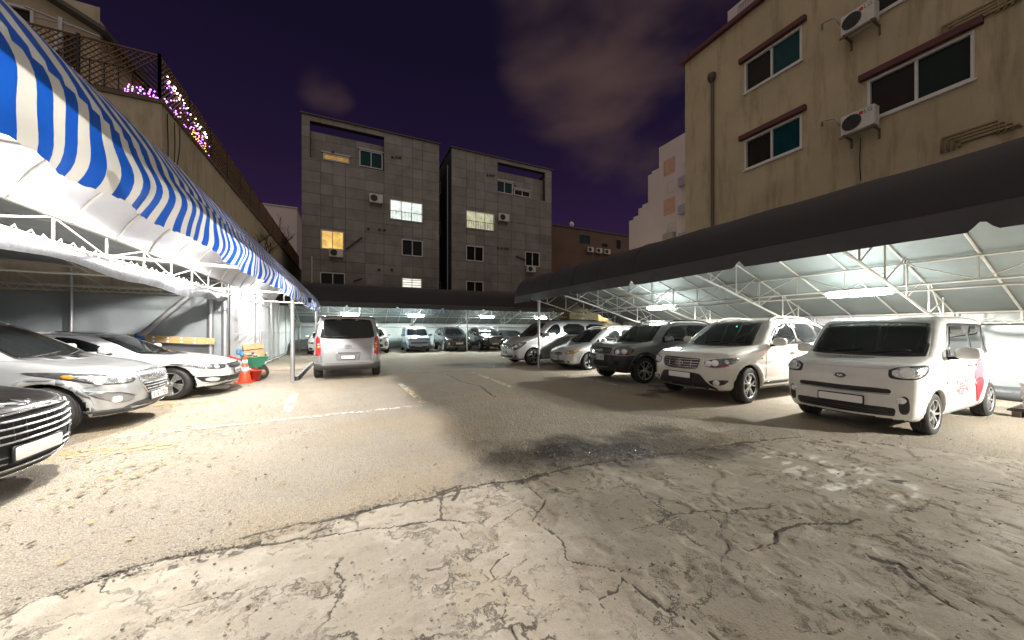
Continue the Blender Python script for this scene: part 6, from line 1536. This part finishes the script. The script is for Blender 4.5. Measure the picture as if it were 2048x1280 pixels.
def van(label, nose, rz, pm, lower_dark, rear_near):
    L, W, H = 5.125, 1.92, 1.925
    side = [(.14, .24), (.03, .33), (.0, .46), (.0, .62), (.03, .76), (.12, .90), (.35, 1.04), (.75, 1.17), (1.05, 1.245), (1.3, 1.27), (4.98, 1.27), (5.06, 1.15), (5.10, .9), (5.125, .6), (5.11, .42), (5.0, .33), (4.7, .28), (.5, .22)]
    gh = [(.72, 1.05), (.90, 1.17), (1.25, 1.45), (1.60, 1.72), (1.80, 1.83), (2.1, 1.895), (3.2, 1.92), (4.5, 1.90), (4.78, 1.875), (4.90, 1.80), (5.05, 1.27), (5.0, 1.05)]
    c = Car('passenger_van', label, 'van', pm, nose, rz, L, W, H, side, gh, plan(L, W, .56, .82, .26, .74), .92, 4.12, .345, belt=1.24, roof_in=.17, belt_in=.02, cell=.032, bow=.25, bowr=.04, bowg=.2, kg=.12, kedge=.10, rim='split', flare=.016, crease=[(.62, .0, .008)], steer=.05 if not rear_near else 0)
    c.glasshouse([(0, 1.81), (.50, 1.795), (.59, 1.75), (.73, 1.26), (.69, 1.215), (0, 1.18)], [[(1.42, 1.255), (1.78, 1.60), (2.0, 1.72), (2.25, 1.735), (2.30, 1.27)], [(2.45, 1.275), (2.42, 1.745), (3.55, 1.755), (3.60, 1.285)], [(3.68, 1.285), (3.66, 1.755), (4.60, 1.735), (4.76, 1.66), (4.82, 1.30)], [(1.16, 1.22), (1.36, 1.40), (1.36, 1.25)]])
    c.patch('rear_window', GLASS, 'R', M2([(0, 1.815), (.56, 1.80), (.645, 1.76), (.735, 1.30), (.70, 1.245), (.3, 1.222), (0, 1.215)]), off=.006, res=.05)
    # front
    c.grille([(.36, .86), (.42, .83), (.40, .68), (.34, .645), (0, .635)], [.815, .755, .695], BLK, CHROME, .035, None); c.badge_h(.76)
    h = c.pair('headlamp', LENSD, [(.10, .50, .84), (.12, .49, .66), (.18, .60, .62), (.35, .78, .68), (.62, .88, .90), (.66, .89, 1.0), (.4, .76, .96)], 38, off=.006, res=.03); c.lamp_bits(h, [((.16, .57, .74), .055, CLEAR), ((.26, .68, .80), .06, CLEAR), ((.42, .78, .88), .045, LENS)])
    c.patch('lower_intake', BLK, 'F', M2([(0, .43), (.62, .44), (.72, .42), (.66, .33), (0, .31)]), off=.005, res=.05); f = c.pair('fog_lamp_recess', BLK, [(.07, .55, .43), (.2, .78, .44), (.2, .78, .36), (.07, .55, .34)], 30, off=.008, res=.03); c.lamp_bits(f, [((.1, .68, .39), .045, CLEAR)])
    c.bar('bumper_chrome', CHROME, 'F', [(-.6, .31), (0, .295), (.6, .31)], .02, 1, .008)
    c.plate(None, .54, '-' if not rear_near else '', 0, .36 if not rear_near else .5, .14 if not rear_near else .11, tone=None if rear_near else mat('greyed_plate', (.50, .48, .47), .5))
    # rear
    c.pair('tail_lamp', REDL, [(4.92, .86, 1.30), (5.02, .78, 1.30), (5.09, .755, .95), (5.10, .76, .74), (4.98, .90, .72), (4.90, .93, .75)], 180-48, off=.008, rnd=1, res=.04)
    c.pair('turn_lamp', AMBER, [(5.0, .80, 1.03), (5.06, .78, 1.03), (5.06, .78, .95), (5.0, .85, .95)], 180-48, off=.011, rnd=1, res=.03); c.pair('reverse_lamp', CLEAR, [(5.0, .80, 1.09), (5.06, .78, 1.09), (5.06, .78, 1.045), (5.0, .85, 1.045)], 180-48, off=.011, rnd=1, res=.03)
    c.patch('rear_bumper', DGREY, 'R', M2([(0, .475), (.70, .475), (.86, .50), (.90, .48), (.88, .30), (0, .30)]), off=.012, rnd=0, res=.05); c.pair('bumper_side', DGREY, [(4.50, .50), (5.04, .50), (5.04, .34), (4.55, .34)], off=.012, rnd=0, res=.05)
    c.pair('bumper_diag', DGREY, [(5.08, .70, .49), (4.9, .90, .50), (4.75, .94, .50), (4.75, .94, .34), (4.9, .90, .32), (5.08, .70, .31)], 180-45, off=.014, rnd=0, res=.04)
    c.patch('plate_recess', PSG, 'R', M2([(0, .815), (.34, .815), (.335, .74), (.30, .60), (.26, .585), (0, .585)]), off=.006, res=.04); c.bar('tailgate_handle', CHROME, 'R', [(-.32, .80), (0, .81), (.32, .80)], .05, .6, .016, 8)
    c.plate(None, .675, '', 0, .36, .10, rear=True); c.badge_h(.985, rear=True, r=.09)
    c.seam([(-.74, 1.29), (-.73, .9), (-.70, .56), (-.62, .50), (.62, .50), (.70, .56), (.73, .9), (.74, 1.29)], 'R', False, .014); c.seam([(-.72, .945), (-.2, .925), (.2, .925), (.72, .945)], 'R', False, .012)
    c.bar('rear_wiper', BLK, 'R', [(.15, 1.27), (-.42, 1.28)], .02, 1, .022); b = MB(); b.tube([(5.0, -.72, 1.845), (4.93, -.4, 1.875), (4.92, 0, 1.885), (4.93, .4, 1.875), (5.0, .72, 1.845)], .05, 8, True, 0, .5); c.mesh('roof_spoiler', b, mat('dark_spoiler', (.10, .10, .105), .35, .3)); b = MB(); b.box((5.0, 0, 1.845), (.02, .26, .02)); c.mesh('high_stop_lamp', b, REDL)
    if rear_near:
        for s_, y, z, sz in (('Starex', .54, .985, .085), ('CVX', -.58, .985, .05), ('LUXURY', -.56, .60, .045)):
            me = txt(s_, sz); me.materials.append(CHROME if s_ != 'LUXURY' else DGREY)
            for v in me.vertices: h_, n_ = c.proj('R', (y*-1+v.co.x, z+v.co.y)); v.co = h_+Vector((.008, 0, 0))
            link('tailgate_lettering', me, c.root, (-L/2, 0, 0))
        for y in (-.45, .45, -.2, .2): b = MB(); b.sell((3.0, y, 1.93), (3.2, .03, .02), .3, 8, 6)
    c.mirror(1.5, 1.27, None, (.15, .24, .2), .15); c.handle(2.16, 1.02); c.handle(2.62, 1.02)
    c.seam([(1.38, 1.24), (1.30, .9), (1.36, .36)]); c.seam([(2.37, 1.26), (2.37, .36)]); c.seam([(3.64, 1.27), (3.62, .5)]); c.seam([(2.37, .36), (3.62, .36)]); c.seam([(2.4, 1.2), (4.9, 1.2)]); c.seam([(.4, 1.02), (.8, 1.14), (1.2, 1.22)])
    c.rails(2.1, 4.6, .72, PSG if rear_near else BLK, .03); c.wipers(1.22, .66)
van('silver passenger van seen from behind in the middle of the lot', (-.04, 16.42), AWAY, PV, False, True)
van('dark windowed grey passenger van nose out at the far end of the right row', (6.04, 13.62), RIGHT, PS, False, False)

def crossover():
    L, W, H = 4.41, 1.82, 1.66
    side = [(.16, .22), (.05, .30), (.0, .44), (.0, .62), (.02, .74), (.08, .825), (.22, .885), (.5, .965), (.9, 1.045), (1.2, 1.10), (4.2, 1.18), (4.36, 1.0), (4.41, .7), (4.38, .42), (4.2, .28), (.5, .22)]
    gh = [(.85, .95), (1.05, 1.07), (1.45, 1.31), (1.90, 1.54), (2.15, 1.61), (2.5, 1.645), (3.1, 1.64), (3.7, 1.57), (4.05, 1.45), (4.32, 1.15), (4.2, 1.0)]
    c = Car('crossover_car', 'silver crossover car with hexagonal grille, middle of the three left cars', 'car', PS, (-2.86, 7.72), LEFT, L, W, H, side, gh, plan(L, W, .52, .8, .28), .88, 3.52, .35, belt=1.08, roof_in=.20, cell=.027, bow=.34, bowg=.2, rim='split', flare=.024, crease=[(.78, .06, .012)], steer=-.12)
    c.glasshouse([(0, 1.575), (.42, 1.56), (.52, 1.52), (.69, 1.12), (.64, 1.075), (0, 1.055)], [[(1.48, 1.125), (1.9, 1.43), (2.15, 1.51), (2.42, 1.525), (2.46, 1.15)], [(2.53, 1.155), (2.50, 1.53), (3.0, 1.53), (3.35, 1.50), (3.42, 1.20)], [(3.5, 1.21), (3.44, 1.49), (3.75, 1.43), (3.95, 1.30)], [(1.22, 1.075), (1.42, 1.22), (1.42, 1.11)]], [(0, 1.5), (.45, 1.48), (.6, 1.2), (0, 1.18)])
    c.patch('windscreen_edge', BLK, 'F', M2([(0, 1.59), (.44, 1.575), (.54, 1.535), (.725, 1.105), (.67, 1.055), (0, 1.035)]), off=.0025, res=.05)
    # upper chrome mesh panel and lower slatted hexagon
    c.patch('upper_grille', mat('chrome_mesh', (.55, .56, .58), .25, .9, .5, 30, .4, 25), 'F', M2([(0, .83), (.33, .82), (.42, .785), (.40, .745), (.33, .70), (0, .685)]), off=.008, res=.04)
    g = c.grille([(.36, .685), (.40, .655), (.30, .52), (.26, .50), (0, .495)], [.645, .60, .555, .515], BLK, ALLOY, .022, None)
    P = [(0, .842), (.34, .83), (.435, .785), (.42, .70), (.41, .66), (.30, .505), (.26, .485), (0, .48)]; P = P+[(-y, z) for y, z in reversed(P[1:-1])]+[P[0]]
    c.bar('grille_surround', CHROME, 'F', P, .022, .8, .010, 6, .06); c.badge_h(.765, r=.085)
    h = c.pair('headlamp', LENSD, [(.13, .46, .765), (.14, .46, .70), (.22, .56, .68), (.42, .74, .70), (.70, .86, .80), (1.05, .915, .905), (.95, .905, .92), (.55, .80, .875), (.25, .58, .80)], 45, off=.005, res=.025)
    c.pair('lamp_cover', LENS, [(.16, .50, .755), (.17, .5, .705), (.25, .58, .70), (.42, .73, .715), (.60, .825, .79), (.62, .84, .845), (.5, .77, .835), (.28, .6, .785)], 45, off=.010, rnd=2, res=.02, parents=h); c.lamp_bits(h, [((.26, .59, .745), .045, CLEAR), ((.44, .73, .765), .055, CLEAR)])
    c.pair('turn_lamp', AMBER, [(.60, .83, .855), (.70, .86, .86), (.70, .86, .815), (.60, .83, .80)], 45, off=.012, res=.02, parents=h)
    f = c.pair('fog_lamp_recess', PSG, [(.10, .50, .50), (.22, .66, .57), (.48, .84, .61), (.50, .85, .595), (.30, .74, .45), (.2, .64, .405), (.12, .52, .42)], 42, off=.004, res=.03); c.pair('fog_lamp', CLEAR, [(.2, .635, .515), (.27, .71, .52), (.29, .73, .43), (.2, .645, .42)], 42, off=.012, res=.02, parents=f)
    c.bars('fog_lamp_brow', PS, [(.10, .49, .50), (.22, .66, .575), (.48, .84, .615)], 42, w=.02, off=.008)
    c.patch('lower_intake', DGREY, 'F', M2([(0, .40), (.40, .40), (.62, .34), (.64, .27), (0, .25)]), off=.005, res=.05); c.bars('lip_strip', CHROME, [(.03, .2, .31), (.12, .55, .325)], 30, w=.02, off=.008)
    c.pair('lower_skirt', DGREY, [(.10, .55, .325), (.4, .82, .34), (.52, .90, .33), (.52, .90, .21), (.3, .75, .20), (.10, .52, .22)], 45, off=.006, rnd=0, res=.04)
    c.plate(None, .435, '31\ubcf4 7725', 0, .52, .115); c.arch_trim((.88, 3.52), .35, .40, .485, mat('grey_cladding', (.19, .195, .20), .5, .2, .08, 6), off=.008)
    c.mirror(1.55, 1.14, None); c.handle(2.3, .95); c.handle(3.2, .99); c.seam([(1.42, 1.1), (1.34, .9), (1.36, .38)]); c.seam([(2.49, 1.14), (2.49, .38)]); c.seam([(3.44, 1.18), (3.4, .9), (3.1, .6)])
    c.seam([(.42, .74, .69), (.55, .83, .66), (.68, .90, .63)], 42); c.seam([(.5, .955), (.9, 1.03), (1.22, 1.07), (1.40, 1.06)]); c.pair('sill_trim', DGREY, [(1.3, .38), (3.1, .38), (3.1, .24), (1.3, .24)], off=.008, rnd=0, res=.08)
    c.seam([(-.74, .87), (-.45, .845), (-.3, .855), (0, .86), (.3, .855), (.45, .845), (.74, .87)], 'F', False)
    c.rails(2.0, 3.7, .58, PSG); c.wipers(1.085, .64); c.pair('tail_lamp', REDL, [(4.0, 1.15), (4.34, 1.05), (4.38, .85), (4.1, .98)], off=.008, res=.05)
crossover()

def sedan(nm, label, nose, rz, pm, L, W, H, cell, kind, plate='-', rim='ten', grille=True, plate_tone=None, xf=.93, tr=.335):
    k = L/4.845
    side = [(.20, .20), (.06, .27), (.01, .38), (.0, .52), (.03, .66), (.10, .735), (.28, .80), (.65, .88), (1.2, .955), (1.5, .99), (3.9*k, 1.03), (4.5*k, 1.05), (4.78*k, .99), (L-.02, .82), (L, .6), (L-.06, .38), (L-.25, .25), (.5, .18)]
    if kind == 'lux': side = [(.16, .19), (.04, .25), (.0, .36), (.0, .55), (.015, .70), (.07, .785), (.22, .84), (.6, .91), (1.2, .985), (1.55, 1.02), (3.9*k, 1.05), (4.5*k, 1.07), (4.8*k, 1.0), (L-.02, .82), (L, .6), (L-.06, .38), (L-.25, .25), (.5, .18)]
    gh = [(1.15, .86), (1.38, .97), (1.8, 1.17), (2.2, 1.34), (2.45, 1.41), (2.8, H), (3.2*k, H-.005), (3.7*k, 1.37), (4.1*k, 1.22), (4.45*k, 1.04), (4.3*k, .9)]
    c = Car(nm, label, 'car', pm, nose, rz, L, W, H, side, gh, plan(L, W, .50, .8, .30), xf, xf+2.8*k, tr, belt=1.0, roof_in=.22, cell=cell, bow=.36, bowg=.24, bowr=.14, rim=rim, flare=.016, crease=[(.72, .04, .012)], steer=-.10 if kind == 'white' else 0)
    rs = .05
    c.glasshouse([(0, H-.09), (.42, H-.105), (.50, H-.145), (.70, 1.01), (.64, .965), (0, .94)], [[(1.82, 1.05), (2.2, 1.24), (2.45, 1.325), (2.72, 1.345), (2.76, 1.055)], [(2.83, 1.06), (2.80, 1.35), (3.15*k, 1.35), (3.5*k, 1.32), (3.66*k, 1.09)], [(3.72*k, 1.10), (3.58*k, 1.30), (3.78*k, 1.24), (3.98*k, 1.12)]], [(0, 1.32), (.42, 1.3), (.6, 1.08), (0, 1.06)])
    c.patch('windscreen_edge', BLK, 'F', M2([(0, H-.075), (.44, H-.09), (.52, H-.13), (.735, 1.0), (.67, .945), (0, .92)]), off=.0025, res=.05)
    c.mirror(1.85, 1.05, None, (.13, .22, .15)); c.handle(2.6, .90); c.handle(3.5*k, .92); c.seam([(1.62, .99), (1.52, .8), (1.52, .32)]); c.seam([(2.79, 1.04), (2.79, .32)]); c.seam([(3.72*k, 1.07), (3.68*k, .85), (3.4*k, .55)])
    c.seam([(.3, .79), (.7, .87), (1.45, .97)]); c.wipers(.965, .62); c.pair('tail_lamp', REDL, [(4.5*k, .98), (L-.06, .93), (L-.04, .75), (4.6*k, .8)], off=.008, res=.06)
    return c
def left_white():
    c = sedan('saloon_car', 'white saloon car with dark roof glass, farthest of the three left cars', (-2.46, 10.52), LEFT, PW, 4.845, 1.83, 1.455, .028, 'white', rim='blade', xf=.96, tr=.338)
    g = c.grille([(.28, .705), (.44, .70), (.46, .675), (.40, .60), (.30, .585), (0, .58)], [], BLK, surround=CHROME)
    for i in range(-9, 10):
        for s_ in (-1, 1): c.bar('grille_mesh', DGREY, 'F', [(i*.045-.03*s_, .595), (i*.045+.03*s_, .69)], .006, 1, .008, 4, .1, parent=g)
    c.badge_oval(.765, 'KIA', r=.05)
    h = c.pair('headlamp', LENSD, [(.12, .47, .715), (.15, .49, .615), (.24, .60, .605), (.45, .76, .62), (.75, .87, .70), (1.02, .90, .765), (.9, .89, .775), (.5, .78, .74), (.25, .6, .725)], 45, off=.005, res=.025)
    c.lamp_bits(h, [((.30, .65, .665), .045, CLEAR), ((.5, .78, .685), .03, LENS)]); c.bars('lamp_blade', CHROME, [(.24, .60, .62), (.45, .76, .64), (.75, .87, .71), (.95, .90, .76)], 45, w=.016, off=.010); c.pair('lamp_cover', LENS, [(.36, .70, .70), (.38, .71, .64), (.5, .79, .66), (.62, .83, .71), (.55, .81, .725)], 45, off=.009, res=.02, parents=h)
    f = c.pair('fog_lamp_recess', BLK, [(.07, .40, .425), (.16, .55, .435), (.52, .85, .465), (.55, .86, .45), (.42, .80, .325), (.2, .60, .30), (.1, .42, .33)], 42, off=.005, res=.03); c.pair('fog_lamp', CLEAR, [(.22, .62, .425), (.44, .80, .44), (.40, .79, .35), (.24, .64, .33)], 42, off=.010, res=.025, parents=f)
    c.bars('fog_lamp_brow', PW, [(.07, .38, .44), (.16, .55, .45), (.53, .85, .48)], 42, w=.022, off=.008); c.bars('fog_lamp_rim', CHROME, [(.07, .38, .31), (.2, .60, .285), (.43, .80, .315)], 42, w=.012, off=.008)
    c.patch('lower_intake', BLK, 'F', M2([(0, .43), (.5, .43), (.5, .31), (0, .30)]), off=.004, res=.05); c.patch('lower_lip', BLK, 'F', M2([(0, .27), (.5, .275), (.6, .25), (.5, .2), (0, .19)]), off=.006, res=.05)
    c.plate(None, .52, '-', 0, .50, .11); c.bars('roof_gutter', BLK, [(2.3, 1.36), (2.8, 1.40), (3.4, 1.38)], w=.012, off=.003)
    h0 = c.patch('roof_glass', GLASS, 'T', [(2.45, -.52), (3.7, -.52), (3.7, .52), (2.45, .52)], off=.004, res=.08)
left_white()
def left_dark():
    c = sedan('luxury_saloon', 'black luxury saloon with winged badge and broad chrome slatted grille, nearest on the left', (-2.60, 4.78), LEFT, PD, 4.99, 1.89, 1.48, .027, 'lux', rim='ten', xf=.87, tr=.35)
    G = [(.30, .745), (.55, .735), (.60, .70), (.56, .50), (.47, .33), (.40, .295), (0, .285)]
    g = c.grille(G, [], WELL, surround=None, off=.005)
    def hw(z): return .585 if z > .6 else .585-(.6-z)*.42
    for z in (.69, .63, .57, .51): c.bar('grille_slat', ALLOY, 'F', [(-hw(z), z+.012), (-.3, z+.002), (0, z), (.3, z+.002), (hw(z), z+.012)], .034, .55, .016, 8, .05, parent=g)
    for z in (.395, .345):
        for s_ in (-1, 1): c.bar('grille_slat', ALLOY, 'F', [(s_*.30, z), (s_*hw(z), z+.008)], .028, .55, .014, 8, .05, parent=g)
    for i in range(-4, 5):
        if i: c.bar('grille_stud', DGREY, 'F', [(i*.115, .52), (i*.115, .70)], .012, 1, .008, 5, .1, parent=g)
    P = G[:1]+G[1:]; P = [(0, .752)]+P; P = P+[(-y, z) for y, z in reversed(P[1:])]; c.bar('grille_surround', CHROME, 'F', P+[P[0]], .030, .7, .014, 8, .05)
    c.bar('bonnet_strip', CHROME, 'F', [(-.60, .775), (-.3, .765), (0, .762), (.3, .765), (.60, .775)], .014, .8, .006, 6, .06)
    # winged badge on the bonnet edge
    b = MB(); h0, n0 = c.proj('F', (0, .815)); 
    for sg in (-1, 1):
        W_ = [(0, .02), (.05, .035), (.12, .03), (.17, .012), (.12, -.005), (.06, -.018), (0, -.025)]
        o = c.patch('badge_wing', CHROME, 'F', [(sg*y, .812+z*.9) for y, z in W_], off=.014, rnd=1, res=.02)
    c.patch('badge_centre', BLK, 'F', [(-.028, .832), (.028, .832), (.022, .795), (-.022, .795)], off=.018, rnd=2, res=.02)
    h = c.pair('headlamp', LENSD, [(.13, .63, .745), (.17, .63, .635), (.3, .74, .63), (.55, .86, .69), (.85, .92, .78), (.72, .91, .80), (.3, .75, .765)], 45, off=.006, res=.03); c.lamp_bits(h, [((.24, .72, .70), .045, CLEAR), ((.42, .83, .72), .04, CLEAR)]); c.bars('lamp_blade', CLEAR, [(.15, .64, .65), (.3, .745, .645), (.55, .86, .70), (.8, .92, .775)], 45, w=.018, off=.010)
    c.patch('lower_intake', BLK, 'F', M2([(0, .245), (.55, .25), (.66, .235), (.6, .20), (0, .195)]), off=.006, res=.04); c.bar('lower_chrome', CHROME, 'F', [(-.72, .265), (-.4, .235), (0, .225), (.4, .235), (.72, .265)], .024, .7, .012, 6, .05)
    c.bars('lower_chrome_end', CHROME, [(.08, .62, .245), (.25, .80, .265), (.5, .91, .285)], 45, w=.022, off=.010)
    f = c.pair('fog_lamp_recess', BLK, [(.13, .66, .42), (.42, .87, .45), (.40, .86, .33), (.15, .66, .31)], 45, off=.005, res=.03); c.bars('fog_lamp', CLEAR, [(.2, .70, .36), (.36, .83, .38)], 45, w=.03, off=.010)
    c.plate(None, .405, '', 0, .53, .115); b = MB(); b.sell((-.012, .25, .40), (.006, .012, .016), 1, 8, 6)
    c.bars('parking_sensor', CHROME, [(.06, .5, .275), (.065, .52, .276)], 30, w=.022, off=.006)
left_dark()

# far row under the back carport
def far_suv(label, x, y, pm, W, style, plate='-', rz=BACK):
    L, H = 4.5, 1.67
    side = [(.16, .26), (.04, .36), (.0, .5), (.0, .70), (.02, .84), (.09, .93), (.25, 1.0), (.7, 1.07), (1.2, 1.13), (4.2, 1.17), (4.42, 1.0), (4.5, .7), (4.45, .42), (4.2, .3), (.5, .26)]
    gh = [(.9, 1.0), (1.15, 1.11), (1.6, 1.40), (1.95, 1.58), (2.3, 1.655), (3.1, 1.66), (3.8, 1.58), (4.1, 1.46), (4.38, 1.15), (4.2, 1.0)]
    c = Car('sport_utility_car', label, 'car', pm, (x, y), rz, L, W, H, side, gh, plan(L, W, .56, .8, .26), .9, 3.58, .36, belt=1.1, roof_in=.20, cell=.05, bow=.28, bowg=.2, rim='five', flare=.02)
    c.glasshouse([(0, 1.59), (.45, 1.575), (.54, 1.535), (.71, 1.15), (.66, 1.11), (0, 1.09)], [[(1.5, 1.14), (1.95, 1.46), (2.4, 1.54), (2.5, 1.16)], [(2.58, 1.16), (2.55, 1.55), (3.3, 1.54), (3.4, 1.18)], [(3.5, 1.19), (3.42, 1.53), (3.8, 1.45), (4.05, 1.24)]])
    c.mirror(1.55, 1.15, None); c.wipers(1.11, .64); c.rails(2.0, 3.8, .6, PSG)
    if style == 'tiger':
        c.grille([(.22, .88), (.44, .90), (.46, .86), (.40, .76), (.2, .74), (0, .75)], [], BLK, surround=CHROME); h = c.pair('headlamp', LENSD, [(.2, .58, .99), (.25, .58, .93), (.5, .82, .93), (.8, .9, 1.02), (.5, .8, 1.02)], 45, off=.006, res=.04)
        f = c.pair('fog_lamp_recess', BLK, [(.12, .62, .76), (.3, .84, .78), (.3, .84, .50), (.12, .62, .48)], 42, off=.006, res=.04); c.lamp_bits(f, [((.2, .72, .63), .06, CLEAR)]); c.patch('lower_intake', BLK, 'F', M2([(0, .62), (.5, .62), (.55, .42), (0, .40)]), off=.006, res=.06); c.bar('skid_plate', CHROME, 'F', [(-.5, .36), (0, .34), (.5, .36)], .04, .6, .01); z = .60
    elif style == 'wide':
        c.grille([(.45, .90), (.52, .88), (.46, .72), (.3, .69), (0, .685)], [], BLK, surround=CHROME); c.badge_oval(.80, 'KIA', r=.08); h = c.pair('headlamp', LENS, [(.12, .55, .90), (.16, .55, .78), (.35, .74, .79), (.7, .89, .93), (.5, .84, .95)], 42, off=.006, res=.04)
        f = c.pair('fog_lamp_recess', BLK, [(.13, .62, .60), (.25, .76, .61), (.25, .76, .48), (.13, .62, .47)], 40, off=.006, res=.04); c.lamp_bits(f, [((.16, .69, .57), .05, CLEAR), ((.16, .69, .50), .03, CLEAR)]); c.patch('lower_intake', BLK, 'F', M2([(0, .48), (.5, .47), (.58, .38), (0, .36)]), off=.006, res=.06); c.bar('skid_plate', CHROME, 'F', [(-.62, .36), (0, .335), (.62, .36)], .035, .6, .01); z = .56
    else:
        c.grille([(.36, .86), (.48, .84), (.42, .62), (.34, .58), (0, .57)], [.80, .735, .67, .61], BLK, CHROME, .03, CHROME); c.badge_h(.775, r=.08); h = c.pair('headlamp', LENS, [(.12, .54, .86), (.16, .54, .77), (.35, .74, .79), (.75, .9, .93), (.5, .84, .92)], 42, off=.006, res=.04)
        f = c.pair('fog_lamp_recess', BLK, [(.12, .60, .58), (.3, .82, .60), (.28, .80, .44), (.12, .62, .42)], 42, off=.006, res=.04); c.bars('running_lamp', CLEAR, [(.14, .64, .47), (.28, .80, .48)], 42, w=.03, off=.012); c.patch('lower_intake', BLK, 'F', M2([(0, .40), (.5, .40), (.6, .33), (0, .31)]), off=.006, res=.06); c.bar('skid_plate', CHROME, 'F', [(-.6, .33), (0, .31), (.6, .33)], .03, .6, .01); z = .50
    c.lamp_bits(h, [((.3, .68, .86 if style != 'tiger' else .97), .05, CLEAR)]); c.plate(None, z, plate, 0, .50, .11); c.patch('lower_skirt', BLK, 'F', M2([(0, .33), (.8, .35), (.8, .25), (0, .25)]), off=.004, rnd=0, res=.08)
    return c
far_suv('white sport utility car partly hidden behind the silver van', 1.36, 22.75, PW, 1.855, 'tiger')
far_suv('dark grey sport utility car with dark wide grille right of the pale blue microvan', 6.82, 22.9, PG, 1.89, 'wide')
far_suv('dark sport utility car with shining chrome slatted grille near the steel post', 9.42, 22.75, PK, 1.85, 'slat')
def far_sedans():
    c = sedan('saloon_car', 'white saloon car half hidden by the left edge of the silver van', (-1.42, 23.6), BACK, PW, 4.87, 1.87, 1.46, .05, 'far', rim='five')
    h = c.pair('headlamp', LENSD, [(.13, .55, .73), (.17, .55, .64), (.4, .75, .64), (.8, .89, .75), (.5, .80, .75)], 45, off=.006, res=.04); c.lamp_bits(h, [((.3, .68, .68), .035, CLEAR)]); c.grille([(.4, .72), (.46, .68), (.36, .45), (0, .43)], [.66, .6, .54, .48], BLK, CHROME, .02, CHROME)
    c.pair('fog_lamp_recess', BLK, [(.12, .60, .42), (.4, .83, .43), (.36, .80, .30), (.14, .60, .29)], 42, off=.006, res=.04); c.plate(None, .40, '-', 0, .50, .11)
    c = sedan('saloon_car', 'black saloon car in the far corner behind the grey van nose', (12.0, 23.4), BACK, PK, 4.9, 1.86, 1.46, .05, 'far', rim='five')
    h = c.pair('headlamp', LENS, [(.13, .55, .73), (.17, .55, .64), (.4, .75, .64), (.8, .89, .75), (.5, .80, .75)], 45, off=.006, res=.04); c.grille([(.4, .72), (.46, .68), (.36, .5), (0, .48)], [.66, .6, .54], BLK, CHROME, .02, CHROME); c.plate(None, .40, '-', 0, .50, .11)
far_sedans()
